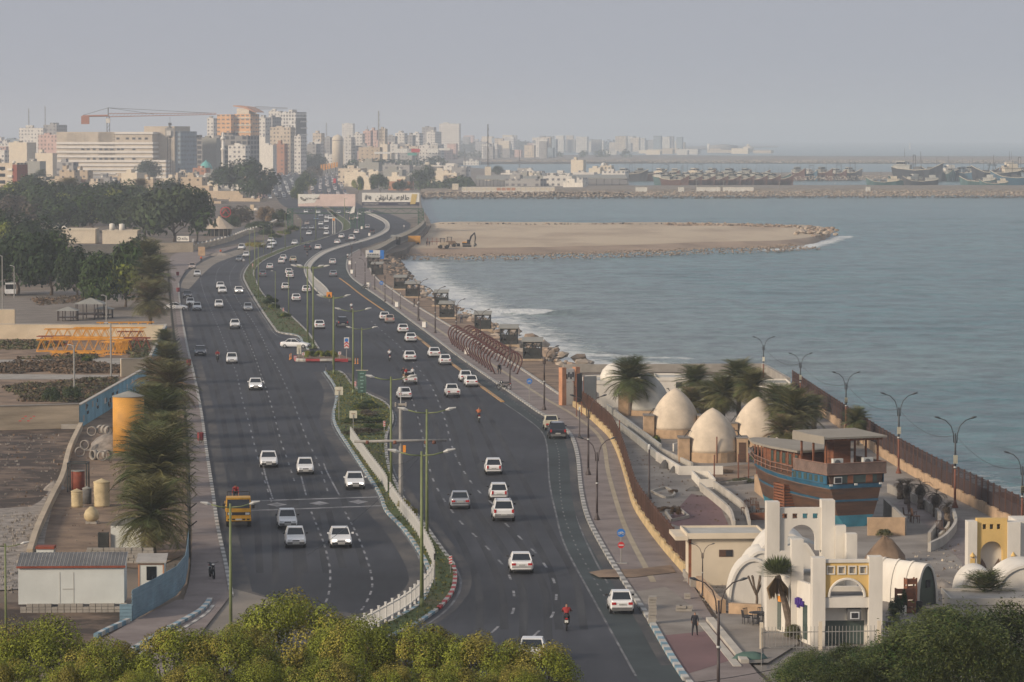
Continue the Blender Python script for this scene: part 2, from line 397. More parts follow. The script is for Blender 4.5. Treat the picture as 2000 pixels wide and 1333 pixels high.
W_LEFT=[(320,1420),(392,1290),(452,1165),(446,1130),(440,1100),(425,1030),(415,960),(403,880),(392,800),(378,730),(366,680),(355,620),(350,580),(349,555),(362,530),(382,514),(410,500),(437,492),(492,475),(542,464),(575,452),(591,438),(586,425),(568,410),(548,398),(535,378),(522,366),(512,350),(520,340)]
MED_L=[(600,1420),(640,1300),(700,1250),(762,1217),(822,1180),(842,1132),(837,1112),(820,1080),(790,1037),(755,1000),(742,967),(716,926),(690,887),(657,835),(652,810),(658,775),(652,752),(634,727)]
MED_R=[(700,1300),(732,1263),(752,1250),(810,1222),(857,1190),(882,1160),(889,1130),(885,1105),(850,1057),(825,1022),(787,975),(775,950),(760,917),(754,880),(755,850),(766,825),(764,805),(750,787),(720,772),(692,757),(672,733),(661,726)]
M2_L=[(602,684),(592,672),(582,657),(545,650),(535,640),(515,612),(495,580),(481,555),(476,540),(484,522),(500,508),(525,497),(555,485),(605,472),(650,460),(666,452),(669,446),(667,436),(655,426),(640,412),(628,404),(612,396),(604,384),(600,370),(596,352),(600,340)]
M2_R=[(622,682),(602,652),(570,620),(552,607),(515,577),(498,545),(496,530),(512,512),(542,497),(580,482),(630,467),(662,455),(682,448),(685,441),(680,433),(664,422),(650,413),(640,404),(628,394),(618,384),(612,370),(606,352),(606,340)]
SEP_L=[(632,580),(618,568),(607,555),(597,537),(595,522),(607,507),(630,492),(667,480),(705,470),(737,458),(752,447),(750,435),(730,424),(708,415)]
SEP_R=[(645,578),(638,566),(627,555),(611,540),(606,525),(618,509),(642,494),(680,481),(718,471),(748,459),(760,448),(757,434),(736,422),(716,414)]
PROM=[(1480,1500),(1380,1380),(1320,1300),(1300,1267),(1271,1216),(1235,1162),(1209,1122),(1180,1075),(1148,1013),(1135,959),(1128,893),(1118,858),(1100,836),(1062,812),(1050,805),(1000,770),(950,735),(900,700),(850,662),(800,625),(750,588),(705,557),(685,540),(677,520),(683,500),(702,488),(750,470),(790,455),(802,440),(790,430),(760,418),(720,408),(700,398),(680,384),(664,366),(656,345)]
PROM_R=[(1600,1420),(1480,1320),(1440,1270),(1395,1215),(1365,1165),(1340,1125),(1300,1082),(1256,1022),(1235,984),(1215,905),(1195,855),(1150,812),(1118,790),(1080,765),(1040,738),(1005,715),(960,688),(910,658),(875,637),(825,607),(790,585),(755,560),(735,545),(722,525),(720,508)]
road_poly=W_LEFT+[(600,338),(656,338)]+list(reversed(PROM[:-1]))
mb=MB('asphalt')
pts=PL(W_LEFT,0,6.0)+PL(list(reversed(PROM)),0,6.0)
mb.sheet([(p.x,p.y)for p in pts],0.0);struct('road',mb)
band(MED_L,MED_R,0.14,'grass','median_grass','long grassed median strip',3.0)
band(M2_L[:-6],M2_R[:-6],0.14,'grass','median_grass','grassed median strip beyond the turning',4.0)
band(M2_L[-8:],M2_R[-8:],0.14,'dirt_tan','median_strip','median strip between the traffic queues',6.0)
band(SEP_L,SEP_R,0.16,'concrete_light','separator_strip','pale concrete strip dividing the side road',3.0)
LPAV=[(250,1420),(330,1250),(362,1165),(372,1120),(375,1040),(372,960),(368,880),(360,800),(352,730),(343,680),(338,620),(334,580),(332,545),(330,520)]
band(LPAV,W_LEFT[2:15],0.12,'paving_pink','pavement','pinkish paved footway along the walled yards')
band(PROM[:26],PROM_R,0.12,'paving_pink','promenade','pinkish paved seaside promenade')
band([(1270,1140),(1215,1030),(1185,930),(1170,860),(1120,815),(1060,780),(1000,741),(940,703),(880,664),(820,624),(770,592),(725,560)],[(1282,1140),(1225,1030),(1193,930),(1178,860),(1127,815),(1067,780),(1007,741),(947,703),(887,664),(826,624),(776,592),(731,560)],0.128,'paving_sand','tactile_path','pale yellow tactile strip in the promenade')
band([(1382,1290),(1366,1265),(1348,1240)],[(1398,1297),(1378,1265),(1358,1240)],0.128,'paving_sand','tactile_path','short yellow tactile strip below the walking man')
sheet('paving_patch',[(1235,1160),(1300,1150),(1390,1235),(1330,1250),(1290,1240)],'paving_grey',0.126)
sheet('paving_patch',[(1300,1245),(1400,1235),(1440,1290),(1345,1320)],'paving_red',0.130)
BIKE_L=[(1300,1420),(1242,1321),(1162,1176),(1104,1067),(1085,1000),(1073,940),(1068,870),(1055,840),(1020,812),(982,786),(935,752),(885,713),(840,680),(812,657),(750,607),(700,572),(672,548),(655,530),(660,510),(682,494)]
band(BIKE_L,PROM[1:26],0.004,'asphalt_bike','cycle_lane','blue grey cycle lane along the promenade kerb',3.0)
sheet('driveway',[(210,1333),(300,1235),(372,1170),(455,1150),(520,1168),(560,1200),(480,1290),(300,1360)],'dusty',0.008)
sheet('pavement',[(185,1260),(262,1215),(345,1175),(385,1172),(408,1180),(330,1225),(250,1275),(200,1300)],'paving_pink',0.10,smooth=False)
sheet('gravel_verge',[(352,562),(370,531),(410,505),(470,486),(520,470),(512,481),(455,502),(420,516),(392,540),(368,565)],'dusty',0.008)
sheet('pavement',[(332,520),(345,495),(420,487),(470,480),(437,492),(400,505),(362,528)],'paving_pink',0.05)
sheet('access_road',[(380,480),(480,440),(560,420),(560,432),(520,452),(478,474),(420,486)],'asphalt_old',0.003,smooth=False)
sheet('yard_ground',[(-200,620),(-60,575),(120,565),(330,540),(340,640),(-100,650)],'lot_grey',0.0,smooth=False)
sheet('yard_ground',[(-200,660),(320,645),(300,720),(160,800),(-200,800)],'dirt_tan',0.0,smooth=False)
sheet('path',[(-60,704),(240,700),(238,712),(-60,712)],'concrete',0.02,smooth=False)
sheet('path',[(-60,731),(232,733),(228,741),(-60,742)],'concrete',0.02,smooth=False)
sheet('yard_ground',[(-100,815),(145,840),(132,880),(112,960),(60,1050),(-100,1060)],'dirt_dark',0.0,smooth=False)
sheet('yard_ground',[(-100,1000),(60,990),(110,940),(90,1040),(60,1150),(-100,1160)],'rubble_grey',0.02)
sheet('yard_ground',[(150,830),(240,790),(360,760),(368,1080),(300,1110),(90,1105),(60,1090),(105,960)],'dirt_tan',0.0,smooth=False)
sheet('yard_ground',[(-60,1180),(190,1190),(280,1225),(150,1300),(-100,1320)],'dirt_dark',0.0)
sheet('rocky_verge',[(720,505),(740,500),(775,545),(830,582),(900,617),(1000,675),(1100,722),(1100,770),(1060,750),(1000,708),(900,650),(820,603),(755,558),(728,530)],'dirt_tan',0.03)
sheet('compound_yard',[(1105,735),(1200,730),(1530,745),(1760,900),(1990,1030),(2400,1200),(2400,1500),(1700,1500),(1460,1290),(1345,1125),(1255,1010),(1210,850),(1130,790)],'paving_grey',0.0,smooth=False)
sheet('port_ground',[(700,455),(760,440),(822,420),(822,376),(1232,376),(1226,352),(1100,343),(900,340),(700,360)],'lot_grey',-0.03,smooth=False)
sheet('access_road',[(1095,760),(1160,740),(1165,760),(1115,790)],'asphalt_old',0.13,smooth=False)
def kerb(pl,cols,name='kerb',label=None,w=0.3,h=0.17,seg=1.2,z0=0.0,gap=None):
 pts=resample(PL(pl,0,2.0),seg);mb=MB(cols[0])
 off=offset(pts,w/2);of2=offset(pts,-w/2)
 for i in range(len(pts)-1):
  mb.m(cols[i%len(cols)])
  a,b,c,d=off[i],off[i+1],of2[i+1],of2[i]
  vs=[(q.x,q.y,z0-0.05)for q in(a,b,c,d)]+[(q.x,q.y,z0+h)for q in(a,b,c,d)]
  mb.add(vs,[(3,2,1,0),(4,5,6,7),(0,1,5,4),(1,2,6,5),(2,3,7,6),(3,0,4,7)][0:6])
 o=struct(name,mb,label);return o
kerb(W_LEFT[2:14],['kerb_white','kerb_grey'],label='grey and white kerb of the landward footway')
kerb(MED_L[3:],['kerb_white','kerb_blue'],label='blue and white median kerb')
kerb(MED_R[1:5],['kerb_blue','kerb_white'],label='blue and white tip of the median kerb')
kerb(MED_R[4:8],['kerb_red','kerb_white'],label='red and white bend of the median kerb')
kerb(MED_R[7:],['kerb_white','kerb_grey'],label='seaward kerb of the median')
kerb(M2_L[2:20],['kerb_white','kerb_grey'],label='landward kerb of the upper median')
kerb(M2_L[:4],['kerb_white','kerb_blue'],label='blue and white end kerb of the upper median')
kerb(M2_R[:20],['kerb_white','kerb_grey'],label='seaward kerb of the upper median')
kerb(SEP_L,['kerb_white'],label='edge of the concrete separator',w=0.25,h=0.3)
kerb(SEP_R,['kerb_white'],label='outer edge of the concrete separator',w=0.25,h=0.3)
kerb(PROM[1:26],['kerb_white','kerb_grey'],label='grey and white promenade kerb',w=0.35,h=0.2)
kerb([(1340,1330),(1320,1300),(1300,1267),(1271,1216)],['kerb_white','kerb_blue'],label='blue and white promenade kerb',w=0.4,h=0.22)
kerb(PROM_R[12:],['kerb_white','concrete'],label='low stone edging between promenade and rocks',w=0.3,h=0.3)
kerb([(982,786),(960,770),(935,752),(910,732),(885,713),(862,696)],['yellow_kerb','yellow_kerb','kerb_grey'],'lane_divider','yellow lane divider beside the cycle lane',w=0.4,h=0.12,seg=0.8)
kerb([(843,682),(826,668),(812,657)],['yellow_kerb','yellow_kerb','kerb_grey'],'lane_divider','short yellow lane divider',w=0.4,h=0.12,seg=0.8)
kerb([(750,607),(725,590),(700,572),(680,556),(662,543)],['yellow_kerb'],'lane_divider','worn yellow line by the side road',w=0.3,h=0.06,seg=1.6)
ISL=[(575,700),(580,707),(600,708),(640,708),(687,707),(686,702),(660,694),(600,694),(582,696),(575,700)]
mb=MB('dirt_tan');mb.sheet([(P(x,y).x,P(x,y).y)for x,y in ISL[:-1]],0.16);struct('traffic_island',mb)
kerb([(576,701),(580,706.5),(600,707.5),(640,707.5),(687,707)],['kerb_red','kerb_red','kerb_white','kerb_white'],label='red and white kerb of the traffic island',w=0.35,h=0.45,seg=1.0)
kerb([(202,1308),(245,1283),(300,1250),(350,1222),(395,1196),(411,1175)],['kerb_blue','kerb_white'],label='blue and white kerb at the driveway mouth',w=0.35,h=0.3,seg=0.9)
kerb([(205,1318),(255,1292),(310,1260),(360,1230),(402,1203),(416,1186)],['kerb_white','kerb_grey'],label='pale drain kerb at the driveway mouth',w=0.25,h=0.15,seg=1.2)
kerb([(187,1247),(210,1235),(252,1216)],['kerb_blue','kerb_white'],label='short blue and white kerb by the sheet fence',w=0.3,h=0.3,seg=0.9)
def dashes(pl,name,dash=3.0,gap=5.0,w=0.15,m='white_line',z=0.006,label='worn white lane dashes'):
 pts=resample(PL(pl,0,1.0),1.0);mb=MB(m);i=0
 L,Rr=offset(pts,w/2),offset(pts,-w/2);per=int(dash+gap);d=int(dash)
 while i+d<len(pts):
  for k in range(i,i+d):
   mb.add([(q.x,q.y,z)for q in(Rr[k],Rr[k+1],L[k+1],L[k])],[(0,1,2,3)])
  i+=per
 return struct(name,mb,label)
def line(pl,w=0.15,m='white_worn',z=0.006,label='faded white edge line'):
 return dashes(pl,'road_marking',1,0,w,m,z,label)if False else _line(pl,w,m,z,label)
def _line(pl,w,m,z,label):
 pts=PL(pl,0,2.0);L,Rr=offset(pts,w/2),offset(pts,-w/2);mb=MB(m)
 for k in range(len(pts)-1):mb.add([(q.x,q.y,z)for q in(Rr[k],Rr[k+1],L[k+1],L[k])],[(0,1,2,3)])
 return struct('road_marking',mb,label)
dashes([(530,980),(505,900),(487,830),(473,780),(462,730),(450,700),(435,660),(418,620),(405,590),(396,565),(392,545),(400,530),(430,508)],'lane_marking')
dashes([(575,940),(562,900),(548,860),(535,810),(520,760),(508,727),(497,695),(482,660),(468,630),(452,600),(438,580),(424,560),(422,540),(430,522),(452,506)],'lane_marking')
dashes([(640,960),(622,905),(600,860),(585,820),(570,780),(555,747),(540,715),(525,690),(512,660),(495,630),(478,606),(462,582),(450,555),(450,535),(462,515)],'lane_marking')
_line([(533,975),(520,935),(513,905)],0.15,'white_line',0.007,'solid lane line before the stop bar')
_line([(598,968),(588,930)],0.15,'white_line',0.007,'solid lane line before the stop bar')
_line([(663,968),(640,925),(632,905)],0.15,'white_line',0.007,'solid lane line before the stop bar')
dashes([(608,1000),(622,1035),(632,1060),(640,1090),(645,1120),(642,1160),(630,1190)],'lane_marking',2,2,0.16,'white_line')
dashes([(674,1000),(690,1030),(702,1055),(712,1080),(722,1110),(727,1145),(715,1178),(700,1200)],'lane_marking',2,2,0.16,'white_line')
dashes([(1000,1225),(1042,1060),(1022,1060)],'lane_marking')if False else None
dashes([(880,1275),(930,1245),(955,1240),(985,1212),(1002,1195),(1003,1155),(990,1115),(965,1085),(940,1058),(915,1035),(898,1018),(880,995),(860,965),(845,935),(835,900),(828,865),(820,830),(808,790),(795,760)],'lane_marking',3,6,0.18)
dashes([(1040,1245),(1070,1215),(1083,1190),(1086,1150),(1073,1118),(1050,1085),(1030,1065),(1010,1045),(985,1020),(962,985),(935,960),(915,935),(897,905),(882,870),(872,830),(860,795),(845,760),(825,730),(800,700),(775,672),(750,650),(725,628)],'lane_marking',3,6,0.18)
_line(BIKE_L[1:12],0.15,'white_worn',0.010,'white line between road and cycle lane')
dashes([(1200,1200),(1147,1107),(1122,1060),(1100,1000),(1093,940),(1090,880),(1070,840),(1030,805),(990,775),(940,738),(890,702),(840,665),(790,628),(745,595)],'lane_marking',1,2,0.12,'white_worn',0.012,'thin dashes of the cycle lane')
_line([(1187,1140),(1160,1090),(1137,1040),(1125,1000),(1118,950),(1112,880)],0.15,'white_worn',0.010,'edge line near the promenade kerb')
_line([(628,728),(648,757),(655,780),(648,812),(652,838),(685,888),(712,925),(735,962),(745,985),(780,1030),(808,1070),(822,1098),(832,1135)],0.18,'white_worn',0.008,'edge line beside the median kerb')
_line([(890,1110),(900,1135),(893,1165),(865,1198),(815,1232)],0.18,'white_worn',0.008,'edge line round the median bend')
_line([(580,665),(540,655),(520,628),(498,595),(478,560),(470,540),(477,523),(495,508),(520,496)],0.18,'white_worn',0.008,'edge line beside the upper median')
_line([(640,728),(672,735),(700,758),(722,775),(755,790),(772,810),(772,828),(762,852),(762,880),(770,920),(790,960)],0.15,'white_worn',0.008,'edge line seaward of the median')
for a,b in(((455,980),(742,971)),((480,998),(752,988))):
 _line([a,((a[0]+b[0])/2,(a[1]+b[1])/2),b],0.75,'white_line',0.007,'wide white bar of the crossing')
for cx_,cy_ in((541,986),(624,983.5),(700,980.5)):
 mb=MB('white_line');mb.sheet([(P(x,y).x,P(x,y).y)for x,y in((cx_-20,cy_),(cx_,cy_-4),(cx_+20,cy_),(cx_,cy_+4))],0.007);struct('road_marking',mb,'white diamond between the crossing bars')
for a,b in(((575,449),(700,459)),((800,448),(760,466))):
 dashes([a,b],'road_marking',2,1,0.5,'white_line',0.007,'dotted white bar across the road')
mat('asphalt_dust',(0.105,0.095,0.085),0.9,0.3,0.25,col2=(0.036,0.038,0.044),detail=12,thr=(0.42,0.66),stretch=(1,.4,1));mat('asphalt_patch',(0.024,0.026,0.031),0.6,0.25,0.4,detail=8)
def verge(pl,d0,d1,m,z,label):
 pts=PL(pl,0,4.0);a,b_=offset(pts,d0),offset(pts,d1);mb=MB(m);n=len(pts)
 for i in range(n-1):mb.add([(q.x,q.y,z)for q in(a[i],a[i+1],b_[i+1],b_[i])],[(0,1,2,3)])
 return struct('road_dust',mb,label)
mat('asphalt_wear',(0.058,0.060,0.064),0.8,0.3,0.5,col2=(0.026,0.028,0.033),detail=12,thr=(0.36,0.66),stretch=(1,.12,1),spec=.22)
for i,pl in enumerate(([(485,1120),(480,1000),(465,900),(440,780),(418,700),(395,620),(378,575)],[(560,1140),(550,1000),(520,870),(495,760),(470,680),(440,610),(412,560)],[(615,1120),(590,960),(560,860),(530,760),(505,690),(475,620),(445,570)],[(690,1110),(650,970),(612,870),(575,780),(545,710),(505,640),(470,580)],[(960,1230),(955,1150),(925,1070),(880,990),(850,900),(835,830),(812,770),(780,710),(720,650)],[(1045,1250),(1040,1150),(1000,1070),(945,990),(915,900),(895,830),(862,760),(830,710),(770,650)],[(1115,1230),(1100,1130),(1060,1050),(1020,970),(985,900),(950,830),(912,770),(868,712),(810,660)])):
 for d in(-.85,.75):verge(pl,d-.28,d+.28,'asphalt_wear',.0012+.0004*i,'tyre worn lane track of the road')
verge(W_LEFT[2:14],-.2,-1.5,'asphalt_dust',.003,'dusty gutter of the landward carriageway');verge(MED_L[3:],.2,1.6,'asphalt_dust',.003,'dusty gutter beside the median fence');verge(MED_R[3:],-.2,-1.2,'asphalt_dust',.003,'dusty gutter seaward of the median');verge(M2_L[:10],.2,1.2,'asphalt_dust',.003,'dusty gutter of the upper median');verge(PROM[2:20],.2,.9,'asphalt_dust',.014,'dusty gutter of the promenade kerb')
sheet('road_dust',[(470,1150),(560,1180),(700,1200),(790,1150),(815,1100),(830,1130),(800,1180),(720,1230),(560,1260),(480,1220)],'asphalt_dust',.002)
sheet('road_dust',[(1150,1122),(1180,1117),(1240,1116),(1310,1108),(1320,1122),(1240,1132),(1170,1132)],'dirt_tan',.16)
for q in([(615,735),(700,735),(735,790),(740,900),(700,860),(660,800)],[(400,800),(470,800),(520,900),(440,1000),(425,940)],[(900,850),(1000,840),(1040,980),(960,1100),(880,1000)]):pass
def mound(name,front,back,ztop,zlow,mtop,mside,label,slope=6.0,bumps=0.3,step=8.0,kind='structure'):
 from mathutils import noise as N
 A,B=PL(front,zlow,step),PL(back,zlow,step)
 nA=60;
 def rs(pts,n):
  L=[0]
  for a,b in zip(pts,pts[1:]):L.append(L[-1]+(b-a).length)
  out=[];k=0
  for i in range(n):
   t=L[-1]*i/(n-1)
   while k<len(L)-2 and L[k+1]<t:k+=1
   out.append(pts[k].lerp(pts[k+1],(t-L[k])/max(1e-6,L[k+1]-L[k])))
  return out
 n=max(30,len(A));A,B=rs(A,n),rs(B,n);K=14;vs=[]
 for a,b in zip(A,B):
  wdt=(b-a).length;s=min(slope,wdt*0.3)
  for k in range(K+1):
   t=[0,.3,.7,1.0][k]*s/wdt if k<4 else(1-[0,.3,.7,1.0][K-k]*s/wdt if k>K-4 else s/wdt+(1-2*s/wdt)*(k-3)/(K-6))
   p=a.lerp(b,t);e=min(1,k/3.0,(K-k)/3.0)
   z=zlow-0.8+(ztop-zlow+0.8)*e+(bumps*N.noise(Vector((p.x*0.09,p.y*0.05,1.3)))if 0<k<K else 0)
   vs.append((p.x,p.y,z))
 mb=MB(mtop);mb.smooth=True
 for i in range(n-1):
  for k in range(K):
   a=i*(K+1)+k
   if k<3 or k>=K-3:mb.m(mside)
   else:mb.m(mtop)
   mb.f.append([a,a+K+1,a+K+2,a+1]);mb.mi.append(mb.cur);mb.sm.append(True)
 mb.v=vs;return struct(name,mb,label,kind)
mound('sand_spit',[(745,497),(800,503),(900,502),(1000,501),(1100,499),(1200,496),(1300,493),(1400,488),(1500,486),(1570,482),(1600,474),(1622,464)],[(800,452),(850,438.5),(900,438),(1000,438.5),(1100,440),(1200,440),(1300,439),(1400,441),(1500,444),(1560,444),(1605,448),(1622,458)],-0.9,WZ,'sand','sand_wet','long flat tongue of pale sand built out into the sea',26.0,0.25)
0 and sheet('sand_track',[(960,478),(1100,476),(1250,470),(1400,468),(1500,462),(1490,468),(1380,473),(1250,478),(1100,482),(980,481)],'sand_wet',-0.55,smooth=True)
ICO=[]
def _ico():
 t=(1+5**0.5)/2
 v=[(-1,t,0),(1,t,0),(-1,-t,0),(1,-t,0),(0,-1,t),(0,1,t),(0,-1,-t),(0,1,-t),(t,0,-1),(t,0,1),(-t,0,-1),(-t,0,1)]
 v=[Vector(a).normalized()for a in v]
 f=[(0,11,5),(0,5,1),(0,1,7),(0,7,10),(0,10,11),(1,5,9),(5,11,4),(11,10,2),(10,7,6),(7,1,8),(3,9,4),(3,4,2),(3,2,6),(3,6,8),(3,8,9),(4,9,5),(2,4,11),(6,2,10),(8,6,7),(9,8,1)]
 return v,f
ICOV,ICOF=_ico()
def rock(mb,c,r,rn,flat=0.75):
 rot=Matrix.Rotation(rn.uniform(0,6.28),3,Vector((rn.random()-.5,rn.random()-.5,rn.random()-.5)).normalized())
 s=Vector((rn.uniform(.8,1.25),rn.uniform(.8,1.25),rn.uniform(.7,1.0)*flat))
 vs=[]
 for v in ICOV:
  q=rot@v;k=r*rn.uniform(.72,1.15);vs.append((c[0]+q.x*s.x*k,c[1]+q.y*s.y*k,c[2]+q.z*s.z*k))
 mb.add(vs,ICOF)
def rock_strip(name,px,n,w0,w1,z0,z1,rmin,rmax,mats,label,seed=1,zp=0.0,shore=None):
 rn=random.Random(seed);pts=PL(px,zp,5.0);mb=MB(mats[0])
 cum=[0]
 for a,b in zip(pts,pts[1:]):cum.append(cum[-1]+(b-a).length)
 import bisect
 for i in range(n):
  t=rn.uniform(0,cum[-1]);k=min(len(pts)-2,bisect.bisect(cum,t)-1);q=pts[k].lerp(pts[k+1],(t-cum[k])/max(1e-6,cum[k+1]-cum[k]))
  d=(pts[k+1]-pts[k]).normalized();nn=Vector((-d.y,d.x,0));u=rn.random();off=w0+(w1-w0)*u
  z=z0+(z1-z0)*u+rn.uniform(-.2,.25);mb.m(mats[0]if len(mats)==1 else(mats[-1]if(z<WZ+1.0)else rn.choice(mats[:-1])))
  rock(mb,(q.x+nn.x*off,q.y+nn.y*off,z),rn.uniform(rmin,rmax),rn)
 return struct(name,mb,label,'stuff')
mat('bw_core',(0.20,0.165,0.13),0.95,0.4,0.4,detail=8,bump=0.6)
mound('breakwater',[(822,384),(1000,384),(1240,383),(1500,382),(1750,382),(2080,382)],[(822,376),(1000,376),(1240,374),(1500,373),(1750,373),(2080,373)],1.2,WZ,'bw_core','bw_core','long rock breakwater across the bay',7.0,0.3)
rock_strip('breakwater_rocks',[(822,380),(1240,379),(1500,378.3),(1750,378),(2080,378)],4600,-13,3,WZ+0.2,1.3,.35,.75,['rock_pale','rock','rock_dark'],'pale armour rocks of the long breakwater',3,0)
mound('breakwater',[(1380,351),(1545,350.5),(1690,350),(1800,350),(1905,349)],[(1380,345.5),(1545,345),(1690,344),(1800,344),(1905,343.5)],1.0,WZ,'bw_core','bw_core','inner rock mole behind the moored boats',8.0,0.3)
rock_strip('breakwater_rocks',[(1380,348.3),(1545,348),(1690,347.6),(1905,347)],1000,-12,3,WZ+.3,1.3,.4,.9,['rock_pale','rock_pale','rock_dark'],'rocks of the inner mole',4,0)
mound('breakwater',[(940,318.5),(1200,318),(1600,318.5),(2080,319)],[(940,313),(1200,313),(1600,313),(2080,313)],1.5,WZ,'bw_core','bw_core','outermost pale rock mole',12.0,0.5)
rock_strip('breakwater_rocks',[(940,316.5),(1330,316),(2080,316.6)],2400,-22,6,WZ+.3,2.0,.6,1.3,['rock_pale','rock_pale','rock_dark'],'pale rocks of the outermost mole',5,0)
rock_strip('rock_rubble',[(760,499),(900,500),(1050,498.5),(1200,495),(1350,489),(1500,485),(1580,479)],2000,-4,7,WZ+0.3,-1.0,.12,.34,['rock','rock'],'brown rubble along the near edge of the sand spit',6,-1.2)
rock_strip('rock_rubble',[(850,440),(1100,441),(1300,440),(1480,445)],900,-5,4,WZ+0.4,-0.7,.25,.6,['rock','rock_dark','rock_dark'],'dark rubble along the far edge of the sand spit',7,-1.2)
rock_strip('rock_rubble',[(1300,442),(1420,443),(1540,447)],350,-2,5,-1.2,-0.2,.3,.8,['rock','rock_dark'],'low ridge of brown rocks on the spit',8,-1.2)
rock_strip('shore_stones',[(758,508),(770,532),(788,550),(815,570),(852,592),(897,617),(952,647),(1002,675),(1052,700),(1100,720)],1700,-7.5,3.0,WZ+0.2,0.15,.18,.5,['rock','rock_pale','rock_dark'],'loose stones between the shore boulders',9,0)
rock_strip('shore_stones',[(745,500),(756,510),(768,530),(785,547)],700,-12.0,3.0,WZ+0.2,0.5,.3,.8,['rock_dark','rock_dark','rock','rock_dark'],'dark wet stones beside the fenced pier road',10,0)
def hill(name,cx,cy,rx,ry,h,m,label):
 mb=MB(m);mb.smooth=True;n=28;K=6;vs=[]
 for j in range(K+1):
  t=j/K;zz=h*(math.cos(t*math.pi)*0.5+0.5)
  for i in range(n):a=2*math.pi*i/n;vs.append((cx+rx*t*math.cos(a),cy+ry*t*math.sin(a),zz-0.1))
 fs=[tuple(range(n))]
 for j in range(K):
  for i in range(n):fs.append((j*n+i,(j+1)*n+i,(j+1)*n+(i+1)%n,j*n+(i+1)%n))
 mb.add(vs,fs);return struct(name,mb,label)
hill('terrain',-260,9300,900,1500,10,'ground','low rise under the far hazy city')
mat('paint_white',(0.74,0.74,0.73),0.30,0.05,0.6,coat=0.4)
mat('paint_cream',(0.55,0.52,0.40),0.35,0.08,0.6,coat=0.3)
mat('paint_silver',(0.36,0.38,0.41),0.33,0.05,0.6,metal=0.35,coat=0.4)
mat('paint_grey',(0.15,0.165,0.19),0.30,0.05,0.6,metal=0.3,coat=0.5)
mat('paint_black',(0.020,0.024,0.034),0.25,0.05,0.6,coat=0.6)
mat('paint_beige',(0.42,0.33,0.28),0.35,0.05,0.6,coat=0.4)
mat('paint_blue',(0.05,0.11,0.20),0.35,0.05,0.6,coat=0.4)
mat('paint_yellow',(0.62,0.33,0.03),0.45,0.18,1.2)
mat('paint_red',(0.35,0.02,0.025),0.35,0.05,1.0,coat=0.3)
mat('car_glass',(0.010,0.014,0.018),0.08,spec=0.8)
mat('black_plastic',(0.025,0.025,0.027),0.55,0.1,2.0)
mat('grey_plastic',(0.12,0.12,0.12),0.6,0.1,2.0)
mat('tyre_rubber',(0.016,0.016,0.017),0.85,0.1,3.0)
mat('wheel_metal',(0.35,0.36,0.37),0.4,0.1,2.0,metal=0.6)
mat('tail_red',(0.40,0.02,0.02),0.25)
mat('lamp_clear',(0.62,0.64,0.64),0.12,spec=0.9)
mat('lamp_lit',(0.9,0.9,0.85),0.2,emit=(1,0.95,0.85,2.5))
mat('plate_white',(0.62,0.62,0.58),0.5)
mat('plate_text',(0.03,0.03,0.04),0.5)
mat('orange_lamp',(0.6,0.2,0.02),0.3)
def sect(mb,st):
 """stations along x: (x, half width, z low, z top); rounded box sections skinned together"""
 n=8;vs=[]
 for x,w_,zb,zt in st:
  h=zt-zb
  for y,z in((-w_*.86,zb),(-w_,zb+h*.22),(-w_*1.0,zb+h*.62),(-w_*.87,zt),(w_*.87,zt),(w_,zb+h*.62),(w_,zb+h*.22),(w_*.86,zb)):
   vs.append((x,y,z))
 fs=[tuple(range(n)),tuple((len(st)-1)*n+k for k in range(n-1,-1,-1))]
 for i in range(len(st)-1):
  for k in range(n):k2=(k+1)%n;fs.append((i*n+k,(i+1)*n+k,(i+1)*n+k2,i*n+k2))
 mb.add(vs,fs)
def frus(mb,x0,x1,w0,z0,x2,x3,w1,z1):
 """cabin: base x0(front)..x1(rear) half width w0 at z0, roof x2..x3 half width w1 at z1"""
 mb.add([(x1,-w0,z0),(x0,-w0,z0),(x0,w0,z0),(x1,w0,z0),(x3,-w1,z1),(x2,-w1,z1),(x2,w1,z1),(x3,w1,z1)],[(3,2,1,0),(4,5,6,7),(0,1,5,4),(1,2,6,5),(2,3,7,6),(3,0,4,7)])
KINDS={'sedan':dict(L=2.2,W=.86,hood=.86,belt=.95,roof=1.41,wf=.80,rf=.10,rr=-.95,rg=-1.5,boot=.95,tail=-2.2,zb=.24),'boxy':dict(L=1.95,W=.80,hood=.88,belt=.96,roof=1.45,wf=.70,rf=.12,rr=-.95,rg=-1.45,boot=.98,tail=-1.98,zb=.26),'hatch':dict(L=1.95,W=.83,hood=.88,belt=.96,roof=1.46,wf=.95,rf=.2,rr=-1.35,rg=-1.8,boot=.96,tail=-1.92,zb=.25),'suv':dict(L=2.25,W=.92,hood=1.05,belt=1.12,roof=1.72,wf=1.0,rf=.35,rr=-1.75,rg=-2.1,boot=1.12,tail=-2.25,zb=.32),'pickup':dict(L=2.3,W=.82,hood=.98,belt=1.05,roof=1.55,wf=1.05,rf=.55,rr=-.25,rg=-.40,boot=.55,tail=-.5,zb=.38),'van':dict(L=2.2,W=.88,hood=1.15,belt=1.2,roof=1.95,wf=1.75,rf=1.35,rr=-2.1,rg=-2.2,boot=1.2,tail=-2.25,zb=.3),}
